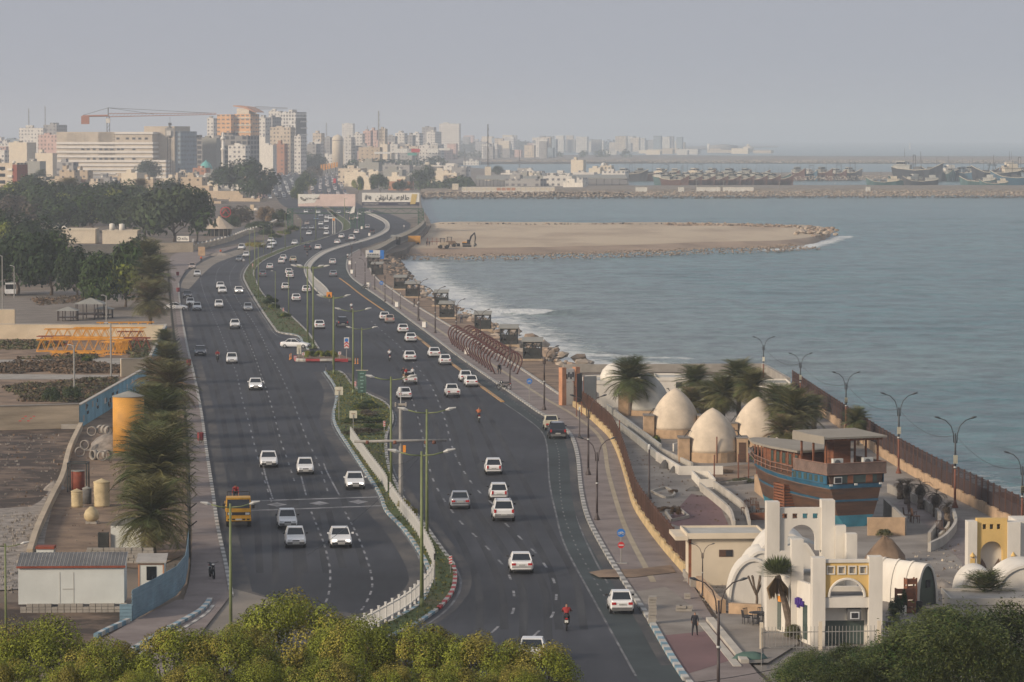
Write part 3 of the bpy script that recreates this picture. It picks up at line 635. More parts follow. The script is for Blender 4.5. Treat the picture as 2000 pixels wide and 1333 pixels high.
def car_shapes(kind,paint,lit=False,lower=True):
 """dict of part name -> list of (MB, location) ; x forward"""
 k=KINDS[kind];L,W=k['L'],k['W'];out=[]
 g='grey_plastic' if(kind=='boxy' and lower)else paint
 zb=k['zb'];t=k['tail']
 b=MB(paint)
 st=[(L,W*.74,zb+.16,k['hood']-.30),(L-.12,W*.92,zb+.02,k['hood']-.20),(L-.45,W*.98,zb,k['hood']-.09),(L-.95,W*.99,zb,k['hood']),(k['wf']+.02,W,zb,k['belt']-.02),(0,W*1.01,zb,k['belt']),(k['rg']+.05,W,zb,k['belt'])]
 if kind!='pickup':st+=[(t+.38,W*.99,zb,k['boot']),(t+.10,W*.94,zb+.02,k['boot']-.03),(t,W*.84,zb+.14,k['boot']-.16)]
 else:st+=[(-.5,W,zb,k['belt'])]
 sect(b,st)
 wr=k['roof'];w1=W*.70
 b.bb(k['rr']-.02,k['rf']+.02,-w1-.01,w1+.01,wr-.055,wr+.005)
 for sy in(-1,1):
  for x0,x1,r in((k['wf'],k['rf'],.035),(k['rg'],k['rr'],.05 if kind!='pickup' else .05)):
   b.tube((x0,sy*W*.86,k['belt']-.02),(x1,sy*w1,wr-.03),r,r,4)
  xm=(k['rf']+k['rr'])/2-.05;b.tube((xm,sy*W*.87,k['belt']-.02),(xm,sy*(w1+.01),wr-.03),.035,.035,4)
 if kind=='suv':
  for sy in(-1,1):b.m('grey_plastic').tube((k['rf']-.1,sy*(w1-.08),wr+.05),(k['rr']+.1,sy*(w1-.08),wr+.05),.025,.025,4)
 out.append(('body',b,None))
 gl=MB('car_glass');frus(gl,k['wf']-.01,k['rg']+.01,W*.86,k['belt']-.03,k['rf'],k['rr'],w1-.005,wr-.05);out.append(('window_glass',gl,None))
 if kind=='pickup':
  bed=MB(paint);z0,z1=.62,1.0
  bed.bb(-2.3,-.52,-W,W,.42,z0);bed.bb(-2.3,-.52,-W,-W+.06,z0,z1);bed.bb(-2.3,-.52,W-.06,W,z0,z1);bed.bb(-2.3,-2.24,-W+.06,W-.06,z0,z1);out.append(('cargo_bed',bed,None));t=-2.3
 fb=MB('black_plastic' if g==paint else g);fb.bb(L-.14,L+.03,-W*.84,W*.84,zb+.05,zb+.24);out.append(('bumper',fb,None))
 rb=MB('grey_plastic' if(kind in('boxy','pickup','suv')and lower)else 'black_plastic')
 rb.bb(t-.04,t+.12,-W*.86,W*.86,zb+.02,zb+(.24 if kind in('boxy','suv','pickup')else .09));out.append(('bumper',rb,None))
 if kind!='pickup' and kind!='boxy':
  tr=MB('black_plastic');tr.bb(t-.025,t+.05,-W*.85,W*.85,zb+.27,zb+.32);out.append(('trim_strip',tr,None))
 gr=MB('black_plastic');gr.bb(L-.05,L+.015,-W*.34,W*.34,k['hood']-.33,k['hood']-.24);out.append(('grille',gr,None))
 for sy in(-1,1):
  hl=MB('lamp_lit' if lit else 'lamp_clear');hl.box(L-.07,sy*W*.60,k['hood']-.27,.14,W*.36,.14,-sy*.25);out.append(('headlight',hl,None))
  tl=MB('tail_red');zt=k['boot']-.22 if kind!='pickup' else .76;tl.box(t+.01,sy*W*(.70 if kind!='suv' else .80),zt,.08,W*(.36 if kind not in('suv','van','hatch')else .2),.16 if kind not in('suv','hatch','van')else .28);out.append(('taillight',tl,None))
  mr=MB(paint if kind in('sedan','suv','hatch')and lit else 'black_plastic');mr.box(k['wf']-.22,sy*(W+.09),k['belt']+.08,.10,.18,.13);out.append(('mirror',mr,None))
  for x in(L-.75,t+.75 if kind!='pickup' else-1.5):
   wh=MB('tyre_rubber');r=.30 if kind not in('suv','pickup')else .35
   wh.tube((x,sy*(W-.20),r),(x,sy*(W+.005),r),r,r,14);wh.m('wheel_metal').tube((x,sy*(W+.006),r),(x,sy*(W+.012),r),r*.6,r*.55,10);out.append(('wheel',wh,None))
 for x,z,sg in((t-.03,(k['boot']-.27 if kind not in('suv','pickup','hatch')else .62),-1),(L+.035,zb+.15,1)):
  pl=MB('plate_white');pl.box(x,0,z,.02,.50,.115);pl.m('plate_text')
  for j in range(5):pl.box(x+sg*.012,-.17+j*.085,z,.006,.045,.06)
  out.append(('number_plate',pl,None))
 return out
CARS={}
def make_car(kind,paint,lit=False):
 r=thing('parked_car','',{'pickup':'pickup','van':'van'}.get(kind,'car'))
 r.name={'pickup':'pickup_truck','van':'van','suv':'car'}.get(kind,'car')
 for nm,m_,_ in car_shapes(kind,paint,lit):m_.build(nm,r)
 return r
FARM={}
def far_mesh(kind,paint):
 if(kind,paint)not in FARM:
  big=MB(paint)
  for nm,m_,_ in car_shapes(kind,paint):
   if nm in('number_plate','mirror','trim_strip','grille'):continue
   o=len(big.v);big.v+=m_.v
   for f,i in zip(m_.f,m_.mi):
    big.m(m_.mats[i]);big.f.append([a+o for a in f]);big.mi.append(big.cur);big.sm.append(False)
  FARM[(kind,paint)]=big.mesh('car')
 return FARM[(kind,paint)]
FLOW_W=PL([(560,1300),(575,1100),(540,960),(520,850),(490,720),(465,640),(440,590),(420,550),(440,512),(520,482),(610,458),(650,438),(625,418),(590,398),(560,370),(555,350),(552,335)],0,10)
FLOW_E=PL([(1010,1333),(1040,1200),(1010,1090),(960,960),(920,860),(860,770),(780,700),(690,640),(600,580),(560,540),(560,515),(620,488),(680,470),(730,452),(715,432),(685,415),(650,395),(635,370),(632,350),(632,335)],0,10)
FLOW_S=PL([(800,680),(720,615),(660,565),(640,535),(650,505),(700,482),(770,458),(775,440),(735,418)],0,10)
FLOW_B=PL([(1270,1333),(1180,1180),(1120,1040),(1095,900),(1040,815),(950,745),(850,672),(770,610)],0,10)
def head(p,flow):
 j=min(range(len(flow)-1),key=lambda i:(flow[i]-p).length_squared)
 d=flow[j+1]-flow[j];return math.atan2(d.y,d.x)
W_,E_,S_,B_='W','E','S','B'
FL={'W':FLOW_W,'E':FLOW_E,'S':FLOW_S,'B':FLOW_B}
CARLIST=[('boxy','paint_white',574,1071,W_,-1,'white saloon with a paper in its windscreen, touching the car behind, below the crossing bars'),('boxy','paint_white',558,1034,W_,-1,'white saloon with grey bumper overtaking another just below the crossing bars'),('sedan+','paint_white',662,1071,W_,-1,'white hatchback with lit fog lamps below the crossing bars'),('sedan+','paint_white',691,957,W_,-1,'white hatchback with lit lamps about to cross the white bars by the railing'),('boxy','paint_white',594,928,W_,-1,'white boxy saloon with dark grey bumper above the crossing diamonds'),('sedan','paint_white',522,914,W_,-1,'white saloon in the landward lane uphill of the yellow truck'),('sedan+','paint_white',497,763,W_,-1,'white saloon alone on the empty asphalt level with the median tip'),('boxy','paint_white',451,711,W_,-1,'white saloon following the red shirted motorcyclist'),('sedan','paint_black',389,696,W_,-1,'dark blue saloon close to the landward kerb beside a motorcyclist'),('pickup','paint_white',457,643,W_,-1,'white pickup with a rooftop light coming down the middle lane'),('boxy','paint_silver',483,608,W_,-1,'blue grey saloon nearest the upper median kerb'),('boxy','paint_white',426,602,W_,-1,'white saloon between the grey saloon and the cars stopped at the kerb'),('boxy','paint_white',383,607,W_,-1,'white car stopped in front of the person in black'),('boxy','paint_white',370,598,W_,-1,'white car double parked behind the person in black'),('sedan','paint_black',364,583,W_,-1,'black saloon first in the line stopped at the landward kerb'),('sedan','paint_white',433,574,W_,-1,'white saloon in front of its twin in the middle lane'),('sedan','paint_white',429,565,W_,-1,'white saloon close behind its twin in the middle lane'),('sedan+','paint_white',465,574,W_,-1,'white saloon nearing the start of the upper median'),('boxy','paint_white',384,541,W_,-1,'white car rounding the landward kerb after the verge'),('boxy','paint_beige',374,526,W_,-1,'cream saloon standing on the dusty verge'),('boxy','paint_grey',466,511,W_,-1,'grey saloon ahead of a white one at the bend by the guard'),('sedan','paint_white',480,503,W_,-1,'white saloon behind the grey one at the bend by the guard'),('suv','paint_white',471,489,W_,-1,'white pickup like wagon pulling out by the round bush'),('boxy','paint_white',527,487,W_,-1,'front one of three white cars bunched beside the hedge'),('sedan','paint_white',533,480,W_,-1,'middle one of three white cars bunched beside the hedge'),('sedan','paint_white',528,474,W_,-1,'rear one of three white cars bunched beside the hedge'),('sedan','paint_white',575,479,W_,-1,'white saloon next to a motorcycle at the dotted bar'),('sedan','paint_white',603,460,W_,-1,'white saloon crossing the dotted bar below the first billboard'),('suv','paint_grey',594,450,W_,-1,'dark van by the hedge under the first billboard'),('sedan','paint_silver',608,449,W_,-1,'silver saloon right of the dark van by the hedge'),('sedan','paint_beige',599,440,W_,-1,'beige saloon behind the dark van by the hedge'),('boxy','paint_grey',627,449,W_,-1,'grey saloon abreast of a pair of white ones under the first billboard'),('sedan','paint_white',626,441,W_,-1,'white saloon tailing the grey one under the first billboard'),('boxy','paint_white',637,460,W_,-1,'white car by the median nose at the dotted bar'),('boxy','paint_white',637,450,W_,-1,'white car second from the median nose at the dotted bar'),('sedan','paint_blue',617,431,W_,-1,'dark blue saloon beneath the sagging corner of the pink billboard'),('sedan','paint_white',637,436,W_,-1,'first white car of the cluster beneath the pink billboard'),('suv','paint_white',645,430,W_,-1,'tall white car of the cluster beneath the pink billboard'),('sedan','paint_white',638,428,W_,-1,'white car at the back of the cluster beneath the pink billboard'),('sedan','paint_silver',626,424,W_,-1,'silver car beneath the pink billboard'),('sedan','paint_white',621,418,W_,-1,'white car half hidden by the pink billboard'),('sedan','paint_white',597,417,W_,-1,'white car under the landward end of the pink billboard'),('sedan','paint_black',605,413,W_,-1,'black car under the landward end of the pink billboard'),('sedan','paint_white',667,466,E_,1,'white saloon leaving the dotted bar just past the white twin poles'),('sedan','paint_white',659,477,E_,1,'white saloon beside the upper median below the dotted bar'),('suv','paint_white',687,470,E_,1,'white tall car next to the concrete separator below the dotted bar'),('sedan+','paint_white',696,457,E_,1,'white saloon entering the bend next to the separator'),('hatch','paint_white',717,447,E_,1,'white car in front of the dark backed pickup in the bend'),('pickup','paint_black',727,456,E_,1,'dark loaded pickup in the bend by the concrete separator'),('sedan','paint_white',702,421,E_,1,'white car in the bend between the two billboards'),('sedan','paint_beige',686,431,E_,1,'pinkish car below the pink billboard'),('sedan','paint_white',695,429,E_,1,'white car next to the pinkish one below the pink billboard'),('sedan','paint_white',661,419,E_,1,'white car below the middle of the pink billboard'),('sedan','paint_white',679,419,E_,1,'white car by the median lamps below the pink billboard'),('sedan','paint_silver',724,416,S_,1,'silver car on the side road under the white billboard'),('suv','paint_black',601,488,E_,1,'black off-roader seaward of the upper median grass'),('sedan','paint_white',621,488,E_,1,'white saloon abreast of the black off-roader'),('sedan','paint_white',553,509,E_,1,'white saloon beside the blind end of the upper median bend'),('boxy','paint_white',549,516,E_,1,'white saloon overlapping another in the upper median bend'),('pickup','paint_cream',572,513,E_,1,'cream pickup next to two overlapping white saloons'),('boxy','paint_white',526,527,E_,1,'white saloon hugging the upper median kerb'),('boxy','paint_grey',512,541,E_,1,'grey saloon half hidden behind the median poles'),('sedan','paint_white',563,537,E_,1,'white saloon second of a close pair beside the concrete separator end'),('sedan','paint_white',565,544,E_,1,'white saloon first of a close pair beside the concrete separator end'),('boxy','paint_white',556,567,E_,1,'white saloon with dark bumper between median poles'),('sedan','paint_white',597,572,E_,1,'white saloon beside the tip of the concrete separator'),('sedan','paint_white',577,589,E_,1,'white saloon following the median uphill of the grassy bushes'),('sedan','paint_white',622,643,E_,1,'white saloon passing the upper median end'),('suv','paint_black',667,640,E_,1,'black off-roader in the middle of the seaward carriageway'),('sedan','paint_white',649,517,S_,1,'white saloon going up the side road'),('sedan','paint_silver',650,541,S_,1,'pale saloon following another up the side road'),('sedan','paint_white',750,626,B_,1,'white car mostly hidden behind a brown grey one by the yellow line'),('boxy','paint_beige',760,632,B_,1,'brown grey saloon parked by the yellow line'),('sedan','paint_white',786,651,B_,1,'white saloon parked next down from the brown grey one'),('sedan','paint_white',801,669,B_,1,'white saloon parked where the yellow divider begins'),('sedan','paint_white',799,706,B_,1,'white saloon in the lane beside the red motorcycle'),('sedan','paint_white',847,699,B_,1,'white saloon parked landward of the rusty hoops'),('boxy','paint_white',868,714,B_,1,'boxy white saloon parked at the yellow divider by the hoops'),('pickup','paint_white',799,752,B_,1,'white pickup carrying passengers and goods in its bed'),('sedan','paint_white',788,781,B_,1,'white saloon close behind the loaded pickup'),('boxy','paint_white',908,747,B_,1,'white saloon boxed in behind another at the yellow divider'),('boxy','paint_white',919,757,B_,1,'white saloon parked at the lower end of the yellow divider'),('pickup','paint_white',882,777,B_,1,'white pickup with an empty black bed'),('pickup','paint_cream',1077,842,B_,1,'pale green pickup with a frame over its bed parked at the kerb'),('suv','paint_black',1088,858,B_,1,'black off-roader parked behind the pale green pickup'),('hatch','paint_white',963,928,E_,1,'white hatchback leading three cars on the seaward carriageway'),('hatch','paint_white',973,979,E_,1,'white hatchback in the middle of three cars on the seaward carriageway'),('suv','paint_white',982,1019,E_,1,'white crossover last of three cars on the seaward carriageway'),('sedan','paint_silver',897,995,E_,1,'silver saloon abreast of the last of three white cars'),('sedan','paint_white',1017,1121,E_,1,'white saloon alone in the lower seaward carriageway'),('boxy','paint_white',1213,1201,B_,1,'white saloon with grey bumper standing on the cycle lane'),('sedan','paint_white',1041,1297,E_,1,'white car partly hidden by the treetops'),]
GRP={'W':'cars driving towards the camera on the landward carriageway','E':'cars driving away on the seaward carriageway','S':'cars on the side road','B':'cars in the kerbside lanes by the promenade'}
for kind,paint,x,y,fl,sg,lab in CARLIST:
 lit=kind.endswith('+');k0=kind.rstrip('+');p=P(x,y)
 a=head(p,FL[fl])+(math.pi if sg<0 else 0)
 kk=KINDS[k0];ext_=kk['L']if sg<0 else 2.1
 p=p+Vector((0,ext_*0.9,0))
 cat_='car' if k0 not in('pickup',)else 'pickup'
 if y<500:
  o=put('car' if k0!='pickup' else 'pickup_truck',far_mesh(k0,paint),None,p,a);tag(o,lab,cat_,GRP[fl])
 else:
  o=place(CARS,(k0,paint,lit),lambda:make_car(k0,paint,lit),p,a,lab,1.0,GRP[fl])
o=place(CARS,('sedan','paint_white',False),None,P(577,680),R(-12),'white saloon turning across the gap by the traffic island',1.0,'cars turning');
o=place(CARS,('sedan','paint_white',False),None,P(344,606),R(2),'white saloon nosing out of the walled yard driveway',1.0,'cars turning')
def queue(flow,y0,y1,lanes,gap,jit,seed,label,group,away,x_of=None):
 rn=random.Random(seed);pts=resample([q for q in flow if True],1.0);n=0
 seg=[i for i,q in enumerate(pts)if y0<=q.y<=y1]
 for ln in lanes:
  i=seg[0]+rn.uniform(0,gap)
  while i<seg[-1]-2:
   q=pts[int(i)];d=(pts[int(i)+1]-pts[int(i)-1]).normalized();nn=Vector((d.y,-d.x,0))
   if rn.random()<0.86:
    pnt=rn.choices(['paint_white','paint_silver','paint_black','paint_beige','paint_grey','paint_blue'],[62,12,9,4,9,3])[0]
    kd=rn.choices(['sedan','boxy','hatch','suv','van','pickup'],[40,22,14,12,5,6])[0]
    o=put('car',far_mesh(kd,pnt),None,q+nn*(ln+rn.uniform(-.5,.5)),math.atan2(d.y,d.x)+(0 if away else math.pi)+rn.uniform(-.06,.06))
    tag(o,{'paint_white':'white','paint_silver':'silver','paint_black':'black','paint_beige':'beige','paint_grey':'grey','paint_blue':'blue'}[pnt]+' '+{'sedan':'saloon','boxy':'boxy saloon','hatch':'hatchback','suv':'tall estate car','van':'van','pickup':'pickup'}[kd]+' '+label,'car',group);n+=1
   i+=gap*rn.uniform(.75,1.6)+jit*rn.random()
 return n
Q1=[(640,430),(600,405),(578,392),(562,375),(556,360),(556,350),(564,342),(578,334),(592,324)]
Q2=[(660,415),(650,400),(640,382),(636,365),(635,350),(635,335),(635,320)]
nq=queue(PL(Q1,0,10),P(0,392).y,P(0,341).y,(-16,-12,-8,-4,0.5,5),42,20,5,'in the landward queue beyond the billboards','cars queuing on the landward carriageway beyond the billboards',False)
nq2=queue(PL(Q2,0,10),P(0,398).y,P(0,341).y,(-8,-3.5,1,5.5,10),38,18,6,'in the seaward queue beyond the billboards','cars queuing on the seaward carriageway beyond the billboards',True)
def far_queue():
 rn=random.Random(3);mb=MB('paint_white')
 for Q,lanes in((Q1,(-24,-20,-12,-6,0,6,10)),(Q2,(-8,-3,2,6,10))):
  pts=resample(PL(Q,0,10),4.0)
  for ln in lanes:
   for q in pts:
    if not(P(0,341).y<q.y<P(0,323).y)or rn.random()>.26:continue
    mb.m(rn.choice(['paint_white','paint_white','paint_white','paint_silver','paint_grey','paint_black']));mb.box(q.x+ln,q.y,.62,1.7,4.2,.7);mb.m('car_glass');mb.box(q.x+ln,q.y,1.18,1.4,2.3,.45)
 struct('distant_traffic',mb,'tiny distant cars filling both roads towards the city','stuff')
far_queue()
print('queue cars',nq,nq2)
def truck():
 r=thing('truck','yellow flat fronted lorry with a pipe load, standing by the crossing bars','lorry',P(461,1030)+Vector((0,2.2,0)),head(P(461,1030),FLOW_W)+math.pi)
 b=MB('paint_yellow');b.bb(.6,2.3,-1.0,1.0,.75,1.55);b.bb(.65,2.22,-.98,.98,2.28,2.42);b.bb(.6,.75,-1,1,1.55,2.3)
 for sy in(-1,1):
  b.tube((2.27,sy*.96,1.5),(2.14,sy*.94,2.35),.05,.05,4)
  b.bb(.7,1.0,sy*.97-.02,sy*.97+.02,1.5,2.3)
 b.build('cab',r)
 g=MB('car_glass');g.add([(2.28,-.92,1.57),(2.28,.92,1.57),(2.15,.9,2.27),(2.15,-.9,2.27)],[(0,1,2,3)])
 g.build('windscreen',r)
 for sy in(-1,1):
  g=MB('car_glass');g.bb(1.02,2.08,sy*.96-.01,sy*.96+.01,1.56,2.2);g.build('side_window',r)
  m_=MB('black_plastic');m_.box(2.2,sy*1.2,1.75,.08,.22,.42);m_.tube((2.2,sy*.98,1.9),(2.2,sy*1.15,1.9),.02);m_.build('mirror',r)
  l_=MB('lamp_clear');l_.box(2.345,sy*.72,1.12,.04,.34,.17);l_.build('headlight',r)
  for x in(1.6,-2.6,-1.6):
   wh=MB('tyre_rubber');wh.tube((x,sy*.72,.45),(x,sy*1.02,.45),.45,.45,14);wh.m('grey_plastic').tube((x,sy*1.021,.45),(x,sy*1.04,.45),.22,.2,10);wh.build('wheel',r)
 g=MB('black_plastic');g.bb(2.3,2.33,-.95,.95,1.0,1.24);g.build('grille',r)
 bp=MB('paint_yellow');bp.bb(2.18,2.46,-1.02,1.02,.52,.82);bp.m('black_plastic')
 for y in(-.78,.78,.42,-.42):bp.box(2.465,y,.66,.02,.22,.12)
 bp.build('bumper',r)
 pl=MB('plate_white');pl.box(2.48,0,.66,.02,.5,.13);pl.build('number_plate',r)
 c=MB('grey_plastic');c.bb(-3.6,.55,-.35,.35,.55,.8);c.bb(-3.7,.5,-1.02,1.02,1.0,1.1);c.build('chassis',r)
 s=MB('paint_yellow')
 s.bb(-3.7,.5,-1.05,-1.0,1.1,1.55);s.bb(-3.7,.5,1.0,1.05,1.1,1.55);s.bb(-3.75,-3.7,-1.05,1.05,1.1,1.55);s.build('side_board',r)
 ld_=MB('concrete');ld_.smooth=True
 for i in range(5):ld_.tube((-3.2,-.8+i*.4,1.35),(.3,-.8+i*.4,1.35),.19,.19,8)
 for i in range(4):ld_.tube((-3.0,-.6+i*.4,1.68),(.3,-.6+i*.4,1.68),.19,.19,8)
 ld_.build('load',r)
 fr=MB('black_plastic')
 for y in(-.9,.9):fr.tube((.45,y,1.1),(.45,y,2.75),.04,.04,5)
 fr.tube((.45,-.9,2.75),(.45,.9,2.75),.04,.04,5);fr.build('headboard_frame',r)
truck()
def bus():
 r=thing('bus','white minibus standing under the dark trees','bus',P(17,578)+Vector((0,2,0)),R(-80))
 b=MB('paint_white');b.bb(-3.2,3.0,-1.05,1.05,.45,1.35);b.bb(-3.2,2.85,-1.02,1.02,2.3,2.6)
 for x in(-3.15,-1.2,.8,2.8):
  for sy in(-1,1):b.box(x,sy*1.0,1.85,.1,.05,1.0)
 b.build('body',r);g=MB('car_glass');g.bb(-3.1,2.88,-.98,.98,1.3,2.32);g.build('window_glass',r)
 for x in(-2.2,2.0):
  for sy in(-1,1):
   wh=MB('tyre_rubber');wh.tube((x,sy*.8,.4),(x,sy*1.07,.4),.4,.4,12);wh.build('wheel',r)
 for sy in(-1,1):l_=MB('lamp_clear');l_.box(3.02,sy*.75,.8,.05,.3,.2);l_.build('headlight',r)
bus()
mat('pole_green',(0.155,0.185,0.075),0.6,0.25,0.8)
mat('pole_brown',(0.050,0.036,0.034),0.55,0.2,1.0)
mat('pole_dark',(0.035,0.04,0.045),0.5,0.2,1.0)
mat('pole_rust',(0.17,0.065,0.04),0.8,0.35,1.5)
mat('pole_grey',(0.27,0.26,0.24),0.7,0.2,1.0)
mat('lamp_head',(0.45,0.45,0.43),0.4)
mat('white_paint',(0.58,0.57,0.54),0.6,0.12,1.0)
mat('cream_paint',(0.60,0.53,0.40),0.8,0.12,0.8)
mat('sign_white',(0.62,0.61,0.55),0.6,0.08,1.0)
mat('sign_blue',(0.02,0.16,0.50),0.45)
mat('sign_red',(0.50,0.03,0.035),0.5)
mat('sign_orange',(0.75,0.28,0.03),0.5)
mat('sign_black',(0.02,0.02,0.025),0.6)
mat('sign_back',(0.56,0.53,0.42),0.7,0.15,2.0)
mat('banner_green',(0.06,0.115,0.095),0.8,0.25,1.0)
mat('banner_text',(0.22,0.36,0.33),0.8)
mat('bin_red',(0.22,0.025,0.03),0.6,0.2,2.0)
mat('rust_hoop',(0.085,0.030,0.024),0.6,0.25,1.5)
mat('steel_dark',(0.035,0.038,0.036),0.6,0.25,2.0)
mat('roof_grey',(0.26,0.255,0.225),0.8,0.15,0.8)
mat('stone_block',(0.45,0.34,0.23),0.9,0.3,1.0,detail=8,bump=0.5)
mat('gantry_green',(0.035,0.10,0.06),0.6,0.2,1.0)
mat('wire',(0.02,0.02,0.022),0.6)
def base_pole(x,yb,yt,z=0.0):
 p=P(x,yb,z);return p,hgt(x,yb,yt,z)
STREET={}
def scaled(key,make,x,yb,yt,h0,rz,label,group,z=0.0):
 p,h=base_pole(x,yb,yt,z);k=h/h0
 return place(STREET,key,make,p,rz,label,k,group)
def median_lamp():
 t=thing('street_lamp','','street lamp');b=MB('pole_green');b.smooth=True
 b.tube((0,0,0),(0,0,9.0),.115,.07,8);b.tube((0,0,0),(0,0,.5),.16,.13,8);b.build('pole',t)
 for s in(-1,1):
  a=MB('pole_green');a.smooth=True;a.path([(0,0,8.75),(s*.7,0,8.80),(s*1.35,0,8.98)],.045,6);arm=a.build('arm',t)
  l=MB('lamp_head');l.path([(s*1.25,0,8.95),(s*1.5,0,9.03),(s*1.95,0,9.12)],[.05,.13,.05],6);l.build('lamp_head',t)
 return t
def plain_mast():
 t=thing('lamp_post','','lamp post');b=MB('pole_green');b.smooth=True
 b.tube((0,0,0),(0,0,9.0),.10,.06,8);b.build('pole',t)
 a=MB('pole_green');a.tube((0,0,8.9),(.5,0,9.05),.04);a.build('arm',t)
 l=MB('lamp_head');l.path([(.45,0,9.02),(.7,0,9.08),(1.0,0,9.1)],[.04,.1,.04],6);l.build('lamp_head',t);return t
MG='green twin arm lamps along the median'
for x,yb,yt,r,lab in((451,1250,984,8,'yellow green twin arm lamp standing at the driveway in front of the treetops'),(12,1275,1062,5,'yellow green twin arm lamp beside the pale shed yard at the picture edge'),(824,1185,882,4,'green twin arm lamp at the white railing bend of the median'),(834,1062,800,0,'green twin arm lamp on the grass uphill of the railing bend'),(764,965,736,2,'green twin arm lamp next to the concrete crossbar pole'),(707,782,640,0,'green twin arm lamp carrying the dark green banner'),(690,770,604,0,'green twin arm lamp by the two striped markers'),(652,731,578,0,'green twin arm lamp on the tip of the long median'),(612,681,520,-20,'green twin arm lamp nearest the island at the end of the upper median'),(601,676,520,-15,'green twin arm lamp second from the end of the upper median'),(1285/4+330,713,580,0,'green mast with a chevron board beside the traffic island')):
 scaled('med',median_lamp,x,yb,yt,9.0,R(r),lab,MG,.14)
for i,(x,yb,yt)in enumerate(((564,620,530),(538,611,530),(505,583,478),(498,555,450),(488,524,450),(515,497,443),(557,485,418),(587,478,428),(617,470,402),(660,453,420),(673,450,388),(678,440,395),(650,438,392),(632,410,372),(612,392,362),(530,494,440),(577,452,424),(690,434,404),(672,412,384))):
 scaled('mast',plain_mast,x,yb,yt,9.0,R(180 if i%2 else 0),'%s slim green lamp mast counting uphill from the bushy end of the upper median'%ordn(i),'slim green masts of the upper median',.1)
def curl_lamp(m='pole_brown',rust=False):
 t=thing('promenade_lamp','','street lamp');b=MB(m if not rust else 'pole_rust');b.smooth=True
 b.lathe([(.20,0),(.20,.06),(.09,.35),(.075,.5)],8);b.tube((0,0,.4),(0,0,2.4),.075,.07,8);b.m(m);b.tube((0,0,2.4),(0,0,4.6),.07,.05,8);b.m('lamp_head');b.tube((0,0,2.45),(0,0,2.55),.10,.10,8);b.build('pole',t)
 for s in(-1,1):
  a=MB(m);a.smooth=True;a.path([(s*.09,0,4.0),(s*.13,0,4.6),(s*.28,0,5.05),(s*.62,0,5.40),(s*.95,0,5.52)],.03,6);a.tube((0,0,4.05),(s*.1,0,4.05),.03);a.build('arm',t)
  l=MB('pole_dark');l.path([(s*.9,0,5.50),(s*1.1,0,5.58),(s*1.3,0,5.62)],[.035,.075,.035],6);l.build('lamp_head',t)
 return t
def short_lamp():
 t=thing('bollard_lamp','','street lamp');b=MB('pole_brown');b.smooth=True
 b.lathe([(.20,0),(.20,.06),(.09,.35),(.07,.5),(.06,3.4)],8);b.build('pole',t);l=MB('lamp_head');l.lathe([(.09,3.4),(.11,3.6),(.06,3.75)],8);l.build('lamp_head',t);return t
PG='dark curved arm lamps on the promenade'
for x,yb,yt,lab in((1403,1372,1130,'dark curved arm lamp beside the walking man, foot beyond the picture'),(1166,1016,855,'dark curved arm lamp on the promenade uphill of the blue cycle sign'),(1149,928,772,'dark curved arm lamp where the yellow wall begins to bend'),(1063,801,676,'dark curved arm lamp beside the first cycle sign by the gate'),(996,753,655,'dark lamp standing at the open end of the hoop row'),(938,690,604,'dark curved arm lamp inside the hoop row below the raised kiosk'),(891,664,584,'dark curved arm lamp at the top end of the hoops'),(850,651,560,'dark curved arm lamp on open paving before the hoops'),(818,627,545,'dark curved arm lamp beside the kiosk pair'),(1372,1164,1062,'bent dark lamp by the cream flat roofed block'),(752,590,528,'dark curved arm lamp by the round cycle sign upshore'),(732,566,502,'dark curved arm lamp by the blue topped kiosk'),(713,555,505,'dark curved arm lamp on the red paving upshore'),(687,529,470,'dark curved arm lamp by the fenced pier road')):
 scaled('curl',curl_lamp,x,yb,yt,5.6,R(rnd.uniform(-6,6)),lab,PG,.12)
SG='short dark lamps on the promenade'
for i,(x,yb,yt)in enumerate(((1132,855,795),(782,604,572),(816,625,590),(694,541,512),(705,500,470),(1268,975,868),(766,595,562))):
 scaled('short',short_lamp,x,yb,yt,3.75,0,['short dark lamp landward of the parked pickup and off-roader','short dark lamp between two curved ones upshore','short dark lamp near a white utility cabinet','short dark lamp on the red paving','short dark lamp by the pier fence corner','thin dark post in the derelict garden','short dark lamp beside the round cycle sign upshore'][i],SG,.12)
FG='lamps along the sea wall fence'
SEALAMPS=[(1491,752,658),(1563,792,690),(1652,846,727),(1755,925,768),(1865,992,815),(1996,1040,883)]
for i,(x,yb,yt)in enumerate(SEALAMPS):
 o=scaled('sea',lambda:curl_lamp('pole_dark',True),x,yb,yt,5.6,0,'%s dark lamp on rusty post along the sea fence, counting from the bay corner'%ordn(i),FG)
 p=o.location;k=o.scale[0]
 bx=MB('sign_back');bx.box(0,-.12,3.0*1.0,.25,.16,.5);bx.build('junction_box',o)
for i in range(len(SEALAMPS)-1):
 (xa,ya,ta),(xb,yb,tb)=SEALAMPS[i],SEALAMPS[i+1]
 a=P(xa,ya);a.z=hgt(xa,ya,ta)*.8;b=P(xb,yb);b.z=hgt(xb,yb,tb)*.8
 m_=MB('wire');m_.path([a.lerp(b,t/10)-Vector((0,0,1.0*(1-(t/5-1)**2)))for t in range(11)],.02,4)
 tag(m_.build('cable'),'sagging black cable between the %s and %s sea fence lamps'%(ordn(i),ordn(i+1)),'cable','cables strung between sea fence lamps')
def wire(pts,label,r=.02):
 m_=MB('wire');m_.path(pts,r,4);tag(m_.build('cable'),label,'cable','overhead cables')
def cpt(x,y,Y):return PY(x,y,Y)
def sagw(a,b,sag):return[a.lerp(b,t/12)-Vector((0,0,sag*(1-(t/6-1)**2)))for t in range(13)]
wire(sagw(cpt(818,895,P(0,1060).y),cpt(600,1085,235),.5),'thin black cable running down from the median lamp over the landward road')
